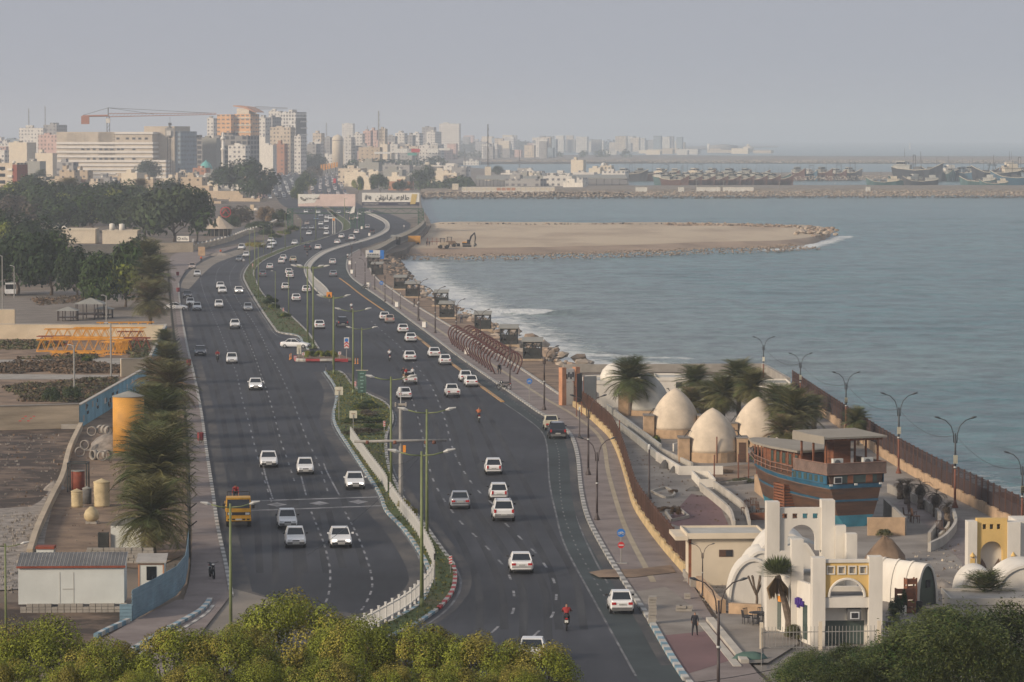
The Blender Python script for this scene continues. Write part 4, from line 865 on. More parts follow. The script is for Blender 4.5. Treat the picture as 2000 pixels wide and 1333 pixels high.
wire(sagw(cpt(764,905,P(0,985).y),cpt(818,885,P(0,1060).y),.4),'short black cable from crossbar pole to median lamp')
wire(sagw(cpt(1150,1345,190),cpt(1520,1306,200),.3),'black cable low over the promenade at the picture edge')
p,h=base_pole(783,982,790,.14);t=thing('utility_pole','tall grey concrete pole with a long pipe crossbar in the median','utility pole',p)
b=MB('pole_grey');b.tube((0,0,0),(0,0,h),.21,.15,8);b.build('pole',t)
k=ppm(p.y);b=MB('pole_grey');b.smooth=True;b.tube(((692-783)/k,-.25,hgt(783,982,863)),((873-783)/k,-.25,hgt(783,982,860)),.12,.12,8)
for x in(-2.9,-.5,2.2,2.9):b.m('pole_rust');b.tube((x,-.25,h*.6),(x,-.25,h*.635),.17,.17,8);b.m('pole_grey')
b.build('crossbar',t);b=MB('concrete');b.box(0,-.2,h+.0,1.0,.25,.18);b.box(-.45,-.2,h,.12,.5,.34);b.box(.45,-.2,h,.12,.5,.34);b.build('bracket',t)
b=MB('sign_orange');b.box(.32,-.3,h*.55,.25,.05,.62);b.build('tag_plate',t)
b=MB('lamp_head');b.tube((0,0,h),(0,0,h+1.2),.04);b.lathe([(.01,0),(.14,.1),(.12,.4),(.02,.5)],8,(0,0,h+1.0));b.build('lamp_head',t)
for x,yb,yt,lab in((5,605,500,'wooden pole beside the white minibus'),(28,582,520,'thin grey post beside the white minibus'),(208,657,578,'pale lamp post rising from the crane yard wall'),(217,742,632,'pale post at the corner of the weedy lot'),(145,764,675,'thin brown post in the weedy lot'),(283,452,424,'white topped lamp post before the grey green trees'),(124,440,424,'white topped lamp post behind the low white house')):
 p,h=base_pole(x,yb,yt);t=thing('lamp_post',lab,'post',p);b=MB('pole_grey');b.tube((0,0,0),(0,0,h),.13,.09,6);b.build('pole',t)
 b=MB('lamp_head');b.tube((0,0,h-.1),(-.5,0,h+.1),.05);b.box(-.6,0,h+.1,.5,.2,.1);b.build('lamp_head',t)
p,h=base_pole(652,457,425);t=thing('sign_pole','white twin legged pole by the upper median nose','sign pole',p);b=MB('white_paint')
b.tube((-.35,0,0),(-.35,0,h),.12);b.tube((.35,0,0),(.35,0,h),.12);b.box(0,0,h-.15,1.2,.3,.3);b.build('pole',t);b=MB('sign_orange');b.box(0,-.2,h-.7,.7,.06,.7);b.build('board',t)
def sign_post(x,yb,yt,lab,cat,parts,z=0.0,m='pole_grey',r=.04,rz=0,name='road_sign',group=None,base=False):
 p,h=base_pole(x,yb,yt,z);t=thing(name,lab,cat,p,rz,group);b=MB(m);b.tube((0,0,0),(0,0,h),r,r,6)
 if base:b.box(0,0,.03,.9,.5,.06)
 b.build('pole',t)
 for nm,f in parts:
  q=f(h);q.build(nm,t)
 return t
def disc(m,r,z,y=-.06,th=.03):
 def f(h):
  b=MB(m);n=20;b.add([(r*math.cos(2*math.pi*i/n),y,h+z+r*math.sin(2*math.pi*i/n))for i in range(n)]+[(r*math.cos(2*math.pi*i/n),y+th,h+z+r*math.sin(2*math.pi*i/n))for i in range(n)],[tuple(range(n)),tuple(range(2*n-1,n-1,-1))]+[(i,n+i,n+(i+1)%n,(i+1)%n)for i in range(n)]);return b
 return f
def rect(m,w,hh,z,x=0.0,y=-.06,th=.03):
 def f(h):b=MB(m);b.box(x,y,h+z,w,th,hh);return b
 return f
def bike(z,k=1.0):
 def f(h):
  b=MB('white_paint');y=-.085;zz=h+z
  for cx_ in(-.14,.14):
   pts=[(cx_*k+.09*k*math.cos(a*math.pi/5),y,zz-.04*k+.09*k*math.sin(a*math.pi/5))for a in range(11)];b.path(pts,.014*k,4)
  for a,c in(((-.14,-.04),(-.04,.08)),((-.04,.08),(.11,.08)),((.11,.08),(.14,-.04)),((-.04,.08),(0,-.04)),((0,-.04),(.11,.08)),((-.14,-.04),(0,-.04))):
   b.tube((a[0]*k,y,zz+a[1]*k),(c[0]*k,y,zz+c[1]*k),.014*k,None,4)
  return b
 return f
def chevrons(w,z0,n,hh):
 def f(h):
  b=MB('sign_red')
  for i in range(n):
   z=h+z0+i*hh*2;y=-.085
   for s in(-1,1):b.add([(0,y,z+w*.45),(0,y,z+w*.45+hh),(s*w/2,y,z+hh),(s*w/2,y,z)],[(0,1,2,3)])
  return b
 return f
CG='round blue cycle route signs'
sign_post(1213,1101,1041,'round blue cycle sign with a red no entry disc below it on the promenade','road sign',[('cycle_disc',disc('sign_blue',.31,0)),('cycle_symbol',bike(0)),('no_entry_disc',disc('sign_red',.25,-.92)),('no_entry_bar',rect('white_paint',.36,.08,-.92,0,-.09,.01))],.12,base=True)
sign_post(1034,783,745,'round blue cycle sign near the gate by the parked motorcycle','road sign',[('cycle_disc',disc('sign_blue',.34,0)),('cycle_symbol',bike(0))],.12,group=CG)
sign_post(745,573,553,'round blue cycle sign on the upshore promenade','road sign',[('cycle_disc',disc('sign_blue',.40,0)),('cycle_symbol',bike(0,1.2))],.12,group=CG)
sign_post(677,703,683,'tall panel with a blue roundabout symbol over red chevrons on the island','road sign',[('panel',rect('white_paint',.72,1.55,.95)),('blue_symbol',disc('sign_blue',.27,1.33,-.08)),('chevron',chevrons(.66,.25,2,.2))],.16,r=.06)
sign_post(643,590,580,'orange square warning board at the separator tip','road sign',[('board',rect('sign_orange',1.05,1.1,.35)),('triangle',lambda h:MB('sign_black').add([(-.35,-.09,h-.02),(.35,-.09,h-.02),(0,-.09,h+.62),(0,-.09,h+.22)],[(0,1,3),(0,3,2),(3,1,2)]))],.1)
for x,yb,yt,lab in((592.5,706,691.5,'small white board with a red arrow at the landward end of the island'),(663.5,703,690,'small white board with a red arrow before the island hedge')):
 sign_post(x,yb,yt,lab,'road sign',[('board',rect('white_paint',.42,.42,0)),('arrow',lambda h:MB('sign_red').add([(-.16,-.09,h),(.06,-.09,h+.17),(.16,-.09,h+.17),(-.02,-.09,h),(.16,-.09,h-.17),(.06,-.09,h-.17)],[(0,3,2,1),(0,5,4,3)]))],.16,group='red arrow boards on the traffic island')
def stripes(w,hh,n=3):
 def f(h):
  b=MB('sign_red')
  for i in range(n):
   z=h-hh/2+hh*(i+.1)/n;b.add([(-w/2,-.085,z),(w/2,-.085,z+.08),(w/2,-.085,z+.08+hh*.45/n),(-w/2,-.085,z+hh*.45/n)],[(0,1,2,3)])
  return b
 return f
for x,yb,yt,lab in((880,1119,1094,'red and white striped marker at the median bend'),(750.5,846,828,'red and white striped marker at the widest part of the median'),(694,761,750,'red and white striped marker under the dark green banner'),(553.5,612,605,'red and white striped marker beside the upper median'),(493.5,524,518,'red and white striped marker at the upper median bend')):
 sign_post(x,yb,yt,lab,'marker',[('board',rect('white_paint',.24,.62,0)),('stripe',stripes(.24,.6))],.14,name='lane_marker',group='striped lane markers')
for x,yb,yt,w,hh,lab in((662,822,764,.92,.92,'back of a square pale board on the narrow part of the median'),(690,855,810,.80,.80,'back of a square pale board above the start of the railing'),(584,706,683,.62,1.35,'back of a tall cream board at the landward end of the island')):
 sign_post(x,yb,yt,lab,'road sign',[('board',rect('sign_back',w,hh,0,0,.06)),('bracket',rect('pole_rust',w*.5,.05,.08,0,.03))],.14,group='signs seen from behind on the median')
for x,yb,yt,lab in((636.5,727,712,'black capped short post at the median tip'),(665.5,762,750,'black capped short post on the narrow grass'),(676,848,832,'thin grey post at the median edge'),(849,1145,1082,'thin grey post beside the railing end')):
 sign_post(x,yb,yt,lab,'post',[('cap',rect('sign_black',.12,.45,-.2))],.14,name='marker_post')
for i,(x,yb)in enumerate(((566,703),(568.5,701),(694,711),(699,711))):
 p=P(x,yb);t=thing('bollard',['outer','inner','inner','outer'][i]+' orange flexible bollard %s the traffic island'%('landward of' if i<2 else 'seaward of'),'bollard',p,0,'orange bollards by the island');b=MB('sign_orange');b.lathe([(.12,0),(.10,.08),(.05,.1),(.045,.75),(.02,.8)],8);b.build('post',t);b=MB('white_paint');b.lathe([(.052,.5),(.052,.6)],8);b.build('band',t)
p,h=base_pole(707,782,724,.14);t=thing('banner','dark green fabric banner hanging on a median lamp','banner',p+Vector((0,-.15,0)));kk=ppm(p.y)
b=MB('banner_green');w2,hb=8.5/kk,44/kk;n=8
vs=[];
for i in range(n+1):
 z=h-hb*i/n;
 for s in(-1,0,1):vs.append((s*w2*(1-.04*math.sin(i)),.05*math.sin(i*.9+s),z))
b.add(vs,[(i*3+a,(i+1)*3+a,(i+1)*3+a+1,i*3+a+1)for i in range(n)for a in(0,1)]);b.build('fabric',t)
b=MB('cream_paint');b.tube((-12/kk,0,h+.03),(12/kk,0,h+.03),.04);b.build('rod',t)
b=MB('banner_text')
for i,w_ in enumerate((.5,.35,.45,.28,.4,.3)):
 for j in range(3):b.box((j-1)*w_*.34,-.09,h-.35-i*.42,w_*.26,.01,.14)
b.build('lettering',t)
def bin_():
 t=thing('litter_bin','','bin');b=MB('bin_red');b.lathe([(.24,.25),(.29,.3),(.31,1.0),(.27,1.02),(.25,.9)],10);b.build('bucket',t);b=MB('steel_dark');b.bb(-.36,.36,-.03,.03,0,.04)
 for s in(-1,1):b.tube((s*.33,0,0),(s*.33,0,1.1),.025)
 b.build('frame',t);return t
for i,(x,y)in enumerate(((391.5,866),(369,718),(348,573),(347,541))):
 place(STREET,'bin',bin_,P(x,y,.12),R(80),'%s small dark red litter bin up the landward footway'%ordn(i),1.1,'red litter bins on the landward footway')
def cab_():
 t=thing('utility_cabinet','','utility box');b=MB('white_paint');b.bb(-.38,.38,-.25,.25,.08,.95);b.build('body',t);b=MB('concrete');b.bb(-.45,.45,-.3,.3,0,.08);b.build('base',t);b=MB('sign_back');b.bb(-.42,.42,-.29,.29,.95,1.0);b.build('lid',t);return t
for i,(x,y)in enumerate(((829.5,640),(776,600),(720,561),(688,535),(913,692),(684,517),(722,461),(707,448))):
 place(STREET,'cab',cab_,P(x,y,.12),R(-35),'small white utility box '+['by the lamp uphill of the hoops','between short lamps upshore','on the kerb by the parked scooter upshore','near the red paving curve','at the foot of the hoops','above the curve of the red paving','on the pier road footway','furthest up the pier road footway'][i],.95,'small white utility boxes')
def fence_panel(w=1.75,h=1.35,posts=True):
 t=thing('railing','','railing');b=MB('white_paint');b.box(0,0,.72,.14,.14,1.45);b.box(0,0,1.47,.17,.17,.06);b.build('post',t)
 b=MB('white_paint');b.bb(.1,w-.1,-.03,.03,.28,.35);b.bb(.1,w-.1,-.03,.03,1.12,1.19)
 for i in range(9):x=.25+(w-.5)*i/8;b.bb(x-.018,x+.018,-.02,.02,.3,1.3)
 b.build('bars',t);return t
RAIL1=PL([(685,862),(700,884),(722,915),(748,950),(757,968)],0,2.0)
RAIL2=PL([(762,975),(785,1008),(812,1042),(833,1078),(845,1105),(848,1125),(843,1145),(828,1165),(800,1192),(762,1215),(716,1241),(690,1256),(650,1290)],0,2.0)
cnt=0
for rl in(RAIL1,RAIL2):
 pts=resample(rl,1.85)
 for a,c in zip(pts,pts[1:]):
  d=c-a;place(STREET,'rail',fence_panel,a+Vector((0,0,.12)),math.atan2(d.y,d.x),'white railing panel, %s down the median from the pale sign boards'%ordn(cnt),(d.length/1.75,1,.92),'white railing panels along the median');cnt+=1
print('rail',cnt)
def hoop():
 t=thing('hoop_sculpture','','sculpture');b=MB('rust_hoop');b.smooth=True
 L=[(-1.45,0),(-1.75,.7),(-2.08,1.45),(-2.12,1.95),(-1.9,2.45),(-1.45,2.82),(-.95,2.9),(-.5,2.72),(-.2,2.4),(0,2.15)]
 pts=[Vector((x,0,z))for x,z in L]+[Vector((-x,0,z))for x,z in reversed(L[:-1])]
 b.path(crom(pts,.25),.10,8);b.build('hoop',t);b=MB('steel_dark');
 for s in(-1,1):b.box(s*1.45,0,.03,.4,.3,.05)
 b.build('foot_plate',t);return t
A0,A1=P(903,674,.12),P(988,731,.12)
nh=16
for i in range(nh):
 q=A0.lerp(A1,i/(nh-1));k=1.0
 place(STREET,'hoop',hoop,q,R(-4),'%s rust brown hoop of the row, counting down the promenade'%ordn(i),1.02,'rust brown double hoops on the promenade')
def kiosk():
 t=thing('kiosk','','shelter');w,d,h=2.5,2.6,2.45
 b=MB('steel_dark')
 for x in(-w/2,w/2,0):
  for y in(-d/2,d/2):b.box(x,y,h/2,.14,.14,h)
 for y in(-d/2,d/2):
  for x0 in(-w/2,0):
   for a,c in(((x0+.05,.15),(x0+w/2-.05,h*.95)),((x0+w/2-.05,.15),(x0+.05,h*.95))):b.tube((a[0],y,a[1]),(c[0],y,c[1]),.05,None,4)
  b.box(0,y,h*.5,w,.06,.08)
 for x in(-w/2,w/2):
  for a,c in(((-d/2,.1),(d/2,h*.95)),((d/2,.1),(-d/2,h*.95))):b.tube((x,a[0],a[1]),(x,c[0],c[1]),.05,None,4)
 b.box(0,0,h,w+.1,d+.1,.1);b.bb(-w/2+.05,w/2-.05,d/2-.06,d/2-.02,.1,h*.62);b.bb(-w/2+.02,-w/2+.06,-d/2,d/2,.1,h*.45);b.bb(w/2-.06,w/2-.02,-d/2,d/2,.1,h*.45);b.bb(-w/2,w/2,-d/2-.02,-d/2+.02,.1,h*.30);b.build('frame',t)
 r=MB('roof_grey');r.add([(-w/2-.25,-d/2-.35,h+.12),(w/2+.25,-d/2-.35,h+.12),(w/2+.25,d/2+.3,h+.55),(-w/2-.25,d/2+.3,h+.55),(-w/2-.25,-d/2-.35,h+.22),(w/2+.25,-d/2-.35,h+.22),(w/2+.25,d/2+.3,h+.65),(-w/2-.25,d/2+.3,h+.65)],[(3,2,1,0),(4,5,6,7),(0,1,5,4),(1,2,6,5),(2,3,7,6),(3,0,4,7)]);r.build('roof',t)
 f=MB('pole_brown');f.bb(-w/2+.1,w/2-.1,-d/2+.1,d/2-.1,.12,.2);f.bb(-w/2+.2,w/2-.2,d/2-.6,d/2-.2,.45,.52);f.bb(-w/2+.1,-w/2+.2,-.8,.8,.2,.8);f.build('bench',t);return t
KX=[(1040,702,1.0,'kiosk with a railing, nearest to the walled compound'),(994,674,1.0,'kiosk second from the walled compound'),(943,644,.98,'kiosk on a stone base level with the middle of the hoops'),(873,621,.95,'kiosk beside the stone gatepost uphill of the hoops'),(862,597,.95,'kiosk half hidden behind its neighbour at the water'),(806,580,1.0,'kiosk on brown rocks by the standing man'),(782,565,.95,'kiosk where the waves splash the rocks'),(737,537,.95,'kiosk just below the blue boarded one'),(729,524,1.0,'kiosk under the white and blue boards'),(773,479,.95,'kiosk behind the pier road fence')]
for x,y,k,lab in KX:
 place(STREET,'kiosk',kiosk,P(x,y,.15),R(-3),'dark lattice '+lab,k,'dark lattice kiosks along the rocks')
 if y>560:
  s_=MB('stone_block');q=P(x,y,.15);s_.bb(-1.7,1.7,-1.7,1.9,-1.6,.14);o=s_.build('kiosk_plinth',None,q,R(-3));tag(o,'stone plinth of the '+lab,'plinth','stone plinths of the kiosks')
p=P(731,509,.2);t=thing('poster_stand','white and blue boards with black lettering above a kiosk','sign board',p);b=MB('steel_dark')
for x in(-1.9,1.6):b.tube((x,0,0),(x,0,2.0),.06)
b.build('legs',t);b=MB('white_paint');b.bb(-2.2,1.5,-.1,.1,.7,2.6);b.build('board',t);b=MB('sign_blue');b.bb(1.5,2.5,-.15,.6,.4,2.6);b.bb(-1.3,-.3,-.13,-.1,2.0,2.6);b.build('blue_panel',t)
b=MB('sign_black')
for i in range(5):b.tube((-1.8+i*.6,-.14,1.0),(-1.4+i*.6,-.14,1.7),.09,None,4);b.tube((-1.4+i*.6,-.14,1.0),(-1.8+i*.6,-.14,1.7),.06,None,4)
b.build('lettering',t)
mat('billboard_white',(0.72,0.70,0.64),0.6);mat('billboard_pink',(0.66,0.52,0.47),0.7,0.12,.25,detail=3);mat('billboard_dark',(0.05,0.055,0.085),0.6);mat('billboard_gold',(0.55,0.42,0.17),0.5)
YB=P(0,447).y;kb=ppm(YB)
def gantry(x0,x1,ztop,lab):
 xa,xb=(x0-1000)/kb,(x1-1000)/kb;t=thing('gantry',lab,'gantry',((xa+xb)/2,YB,0));wd=(xb-xa)/2
 for s in(-1,1):
  b=MB('gantry_green')
  for dx in(-.9,.9):
   for dy in(-.9,.9):b.tube((s*wd+dx,dy,0),(s*wd+dx,dy,ztop),.10,None,4)
  n=6
  for i in range(n):
   z0,z1=ztop*i/n,ztop*(i+1)/n
   for dy in(-.9,.9):b.tube((s*wd-.9,dy,z0),(s*wd+.9,dy,z1),.06,None,4);b.tube((s*wd+.9,dy,z0),(s*wd-.9,dy,z1),.06,None,4);b.tube((s*wd-.9,dy,z1),(s*wd+.9,dy,z1),.06,None,4)
  b.build('tower',t)
 b=MB('gantry_green');zt,zb_=ztop,ztop-1.6
 for z in(zt,zb_):
  for dy in(-.7,.7):b.tube((-wd,dy,z),(wd,dy,z),.10,None,4)
 n=int(wd*2/2.2)
 for i in range(n):
  xa_,xb_=-wd+2*wd*i/n,-wd+2*wd*(i+1)/n;b.tube((xa_,-.7,zb_ if i%2 else zt),(xb_,-.7,zt if i%2 else zb_),.06,None,4)
 b.build('truss',t);return t
zt=PY(0,408,YB).z
gantry(567,690,zt,'green lattice gantry carrying the pink billboard over the road')
gantry(706,822,zt,'green lattice gantry carrying the white billboard over the road')
def board(x0,y0,x1,y1,lab,m):
 a,b_=PY(x0,y0,YB-1.2),PY(x1,y1,YB-1.2);t=thing('billboard',lab,'billboard',((a.x+b_.x)/2,YB-1.2,b_.z));w_,h_=(b_.x-a.x)/2,a.z-b_.z
 m_=MB(m);m_.bb(-w_,w_,0,.5,0,h_);m_.build('panel',t);fr=MB('pole_grey')
 for i in range(8):x=-w_+.4+i*(2*w_-.8)/7;fr.tube((x,.7,-1.0),(x,.7,h_-.2),.08,None,4)
 fr.build('frame',t);return t,w_,h_
def letters(body,size,loc,m,parent,name='lettering',ax=0,rz=0.0,ext=.03,align='CENTER'):
 c=bpy.data.curves.new('lettering','FONT');c.body=body;c.size=size;c.extrude=ext;c.align_x=align;c.align_y='CENTER';c.resolution_u=3
 o=bpy.data.objects.new('lettering',c);COL.objects.link(o);bpy.context.view_layer.update()
 me=bpy.data.meshes.new_from_object(o.evaluated_get(bpy.context.evaluated_depsgraph_get()));bpy.data.objects.remove(o);me.materials.clear();me.materials.append(MATS[m])
 q=put(name,me,parent,loc);q.rotation_euler=(math.pi/2,0,rz);return q
AR={'TLA':'\uFEC3\uFEFC','BH':'\uFE91\uFEEA','AYAR':'\uFECB\uFEF4\uFE8E\uFEAD','DAT':'\uFEA9\uFE8D\uFE95','VAN':'\uFEED\uFE8D\uFEE5'}
def ar(k):return AR[k][::-1]
t,w_,h_=board(707,377,819,402,'white billboard with black Persian lettering, gold card and dark foot strip','billboard_white')
b=MB('billboard_dark');b.bb(-w_,w_,-.06,0,0,h_*.27);b.build('foot_strip',t)
b=MB('billboard_gold');b.add([(w_*.68,-.1,h_*.1),(w_*.86,-.1,h_*.12),(w_*.93,-.1,h_*.88),(w_*.74,-.1,h_*.9)],[(0,1,2,3)]);b.build('gold_card',t)
letters(ar('TLA'),h_*.55,(w_*.50,-.08,h_*.62),'sign_black',t);letters(ar('BH'),h_*.55,(w_*.30,-.08,h_*.62),'sign_black',t);letters(ar('AYAR'),h_*.52,(w_*.10,-.08,h_*.62),'pole_grey',t)
letters(ar('DAT'),h_*.55,(-w_*.18,-.08,h_*.62),'sign_black',t);letters(ar('VAN'),h_*.55,(-w_*.37,-.08,h_*.62),'sign_black',t)
b=MB('sign_black')
for pts in([(-.90,.5),(-.86,.85),(-.82,.8),(-.88,.42)],[(-.86,.45),(-.82,.78),(-.79,.5),(-.76,.8),(-.74,.5)],[(-.74,.55),(-.70,.75),(-.68,.62),(-.73,.5),(-.68,.45)]):
 b.path([(x*w_,-.08,z*h_)for x,z in pts],.07,4)
b.build('emblem',t)
letters('www.miniono.gold',h_*.15,(-w_*.68,-.08,h_*.14),'billboard_white',t);letters('miniono.gallery',h_*.12,(w_*.42,-.08,h_*.14),'billboard_white',t)
t,w_,h_=board(582,379.5,694,403.5,'faded pink billboard with a torn sagging corner and a black ribbon mark','billboard_pink')
b=MB('billboard_white');b.add([(-w_,-.04,h_*.2),(-w_*.42,-.04,h_*.3),(-w_*.22,-.04,h_),(-w_,-.04,h_)],[(0,1,2,3)]);b.build('white_field',t)
b=MB('sign_black');b.path([(x*w_,-.1,z*h_)for x,z in((-.92,.72),(-.86,.55),(-.80,.47),(-.73,.47),(-.72,.55),(-.80,.57),(-.88,.74),(-.92,.70))],.12,5);b.build('ribbon_mark',t)
letters(('\uFEE7\uFED4\uFEB6 \uFE9F\uFEAA\uFBFE\uFEAA')[::-1],h_*.28,(-w_*.50,-.08,h_*.68),'sign_black',t)
b=MB('billboard_white');b.add([(w_*.93,-.05,0),(w_*.99,-.05,0),(w_*.97,-.3,-h_*.5),(w_*.80,-.3,-h_*.62),(w_*.86,-.2,-h_*.2)],[(0,1,2,3,4)]);b.build('torn_flap',t)
mat('skin',(0.28,0.15,0.09),0.6);mat('hair',(0.012,0.010,0.010),0.8);mat('cloth_black',(0.015,0.016,0.022),0.9);mat('cloth_navy',(0.02,0.028,0.05),0.9);mat('cloth_red',(0.28,0.025,0.025),0.85)
mat('cloth_orange',(0.42,0.13,0.05),0.85);mat('cloth_white',(0.55,0.55,0.55),0.85);mat('cloth_grey',(0.13,0.13,0.14),0.9);mat('hivis',(0.75,0.14,0.03),0.7)
POSES={'walk':dict(hip=.93,lean=.02,legs=((.16,.50,.22,.05),(-.14,.48,-.30,.08)),arms=((-.10,1.18,-.18,.92),(.12,1.18,.24,.95))),'stand':dict(hip=.93,lean=.0,legs=((.02,.50,.0,.05),(.0,.50,.02,.05)),arms=((.02,1.15,.05,.88),(.02,1.15,.06,.88))),'bend':dict(hip=.90,lean=.62,legs=((.03,.48,.0,.05),(.05,.48,.05,.05)),arms=((.60,.75,.62,.42),(.55,.75,.55,.42))),'ride':dict(hip=.80,lean=.12,legs=((.38,.72,.22,.32),(.38,.72,.22,.32)),arms=((.30,1.12,.52,1.02),(.30,1.12,.52,1.02))),'sit':dict(hip=.45,lean=.05,legs=((.42,.50,.45,.08),(.42,.50,.45,.08)),arms=((.12,.75,.32,.60),(.12,.75,.32,.60))),'crouch':dict(hip=.45,lean=.45,legs=((.40,.55,.12,.06),(.38,.55,.10,.06)),arms=((.62,.55,.70,.30),(.60,.55,.68,.28))),}
def person_mesh(pose,top,bottom,head_m='hair'):
 """one continuous skinned body; x forward; returns mesh with clothing materials"""
 ps=POSES[pose];hz=ps['hip'];ln=ps['lean'];V=[];E=[];Rr=[]
 def v(p,r):V.append(p);Rr.append(r);return len(V)-1
 dx,dz=math.sin(ln*1.2),math.cos(ln*1.2)
 def T(s,y=0.0,f=0.0):return(dx*s+dz*f,y,hz+dz*s-dx*f)
 pel=v((0,0,hz),.145);w_=v(T(.18),.125);ch=v(T(.38),.15);nk=v(T(.53),.062);hd=v(T(.64,0,.015),.095);tp=v(T(.74,0,.02),.078)
 for a,b in((pel,w_),(w_,ch),(ch,nk),(nk,hd),(hd,tp)):E.append((a,b))
 nose=v(T(.655,0,.095),.018);E.append((hd,nose))
 tags=['b','t','t','s','s','h','s']
 for i,s in enumerate((-1,1)):
  kx,kz,fx,fz=ps['legs'][i];h0=v((0,s*.095,hz-.06),.10);k=v((kx,s*.13,kz),.065);f=v((fx,s*.13,fz+.04),.045);toe=v((fx+.17,s*.14,fz),.035)
  E+=[(pel,h0),(h0,k),(k,f),(f,toe)];tags+=['b','b','b','k']
  ex,ez,wx,wz=ps['arms'][i];sh=v(T(.47,s*.18),.062);el=v((ex,s*.25,ez),.045);wr=v((wx,s*.24,wz),.032)
  dd=Vector((wx-ex,0,wz-ez)).normalized();pal=v((wx+dd.x*.06,s*.24,wz+dd.z*.06),.034)
  E+=[(ch,sh),(sh,el),(el,wr),(wr,pal)];tags+=['t','t','s','s']
  for q in range(4):
   fl_=v((wx+dd.x*(.14+.015*(q in(1,2)))+.01*(q-1.5),s*.24+(q-1.5)*.018,wz+dd.z*(.14+.015*(q in(1,2)))),.009);E.append((pal,fl_));tags.append('s')
  th=v((wx+dd.x*.09+.03,s*.205,wz+dd.z*.09),.011);E.append((pal,th));tags.append('s')
 me=bpy.data.meshes.new('person');me.from_pydata(V,E,[]);o=bpy.data.objects.new('tmp_body',me);COL.objects.link(o)
 md=o.modifiers.new('s','SKIN');md.use_smooth_shade=True
 for i,r in enumerate(Rr):me.skin_vertices[0].data[i].radius=(r,r*(1.25 if tags[i]in('t',)and r>.1 else 1))
 me.skin_vertices[0].data[0].use_root=True
 o.modifiers.new('u','SUBSURF').levels=1
 dg=bpy.context.evaluated_depsgraph_get();bpy.context.view_layer.update();out=bpy.data.meshes.new_from_object(o.evaluated_get(dg));bpy.data.objects.remove(o)
 out.materials.clear();ms={'b':bottom,'t':top,'s':'skin','h':head_m,'k':'cloth_black'};order=['b','t','s','h','k']
 for k in order:out.materials.append(MATS[ms[k]])
 VV=[Vector(a)for a in V]
 for pg in out.polygons:
  c=pg.center;j=min(range(len(VV)),key=lambda i:(VV[i]-c).length-Rr[i]);pg.material_index=order.index(tags[j])
 return out
PM={}
def person(p,rz,pose,top,bottom,label,group=None,k=1.0,name='person'):
 key=(pose,top,bottom)
 if key not in PM:PM[key]=person_mesh(pose,top,bottom)
 o=put(name,PM[key],None,p,rz);o.scale=(k,k,k);return tag(o,label,'person',group)
def motorbike(paint='paint_red'):
 t=thing('motorcycle','','motorcycle')
 for x in(-.62,.62):
  w_=MB('tyre_rubber');pts=[(x+.29*math.cos(a*math.pi/8),0,.30+.29*math.sin(a*math.pi/8))for a in range(17)];w_.path(pts,.05,6);w_.m('wheel_metal');w_.tube((x,-.04,.3),(x,.04,.3),.07);
  for a in range(5):w_.tube((x,0,.3),(x+.27*math.cos(a*1.257),0,.3+.27*math.sin(a*1.257)),.012,None,4)
  w_.build('wheel',t)
 b=MB(paint);b.smooth=True;b.path([(.45,0,.78),(.25,0,.86),(.0,0,.80)],[.07,.14,.08],8);b.m('steel_dark');b.path([(-.62,0,.32),(-.1,0,.35),(.1,0,.45),(.4,0,.8)],.05,6);b.tube((.62,.07,.3),(.38,.07,.95),.03);b.tube((.62,-.07,.3),(.38,-.07,.95),.03);b.box(0,0,.42,.34,.24,.28);b.build('frame',t)
 s=MB('sign_black');s.path([(.05,0,.80),(-.3,0,.80),(-.7,0,.86)],[.09,.12,.08],8);s.build('seat',t)
 h_=MB('steel_dark');h_.path([(.30,-.36,1.04),(.38,-.12,.98),(.38,.12,.98),(.30,.36,1.04)],.02,5);h_.build('handlebar',t)
 l=MB('lamp_clear');l.lathe([(.02,0),(.09,.03),(.09,.1)],8,(.45,0,.84));l.build('headlight',t);r=MB('tail_red');r.box(-.82,0,.72,.06,.14,.08);r.build('taillight',t)
 pl=MB('plate_white');pl.box(-.86,0,.56,.02,.2,.14);pl.build('number_plate',t);return t
def rider(x,y,fl,sg,top,bottom,lab,plab,paint='paint_red',passenger=None):
 p=P(x,y);a=head(p,FL[fl])+(math.pi if sg<0 else 0);p=p+Vector((0,.7,0))
 place(STREET,('moto',paint),lambda:motorbike(paint),p,a,lab,1.12,'motorcycles on the road')
 d=Vector((math.cos(a),math.sin(a),0));person(p-d*.18,a,'ride',top,bottom,plab,'motorcycle riders',1.10)
 if passenger:person(p-d*.62+Vector((0,0,.06)),a,'ride',passenger,bottom,'passenger in a pale top sitting behind a motorcyclist','motorcycle riders',1.08)
rider(1107,1232,'E',1,'cloth_red','cloth_black','motorcycle ridden by a man in a red jacket at the foot of the seaward road','person in a dark red jacket riding a motorcycle away')
rider(935,826,'E',1,'cloth_orange','cloth_black','dark motorcycle ridden by a man in orange brown','person in an orange brown shirt riding a motorcycle away','paint_black')
rider(760,706,'E',1,'cloth_black','cloth_navy','red motorcycle carrying two in front of the parked row','person in black riding a red motorcycle away','paint_red','cloth_white')
rider(424,708,'W',-1,'cloth_red','cloth_black','motorcycle coming down beside the dark blue saloon','person in a rusty red shirt riding a motorcycle downhill','paint_black')
rider(686,610,'E',1,'cloth_white','cloth_grey','motorcycle ridden by a man in white near the separator tip','person in a white shirt riding a motorcycle away','paint_black')
rider(600,501,'E',1,'cloth_navy','cloth_black','motorcycle behind the black off-roader','person in navy riding a motorcycle away','paint_black')
rider(590,474,'W',-1,'cloth_black','cloth_black','motorcycle at the dotted bar','person in black riding a motorcycle over the dotted bar','paint_black')
rider(679,508,'S',1,'cloth_white','cloth_black','motorcycle entering the cycle lane upshore','person in white riding a motorcycle on the cycle lane','paint_black')
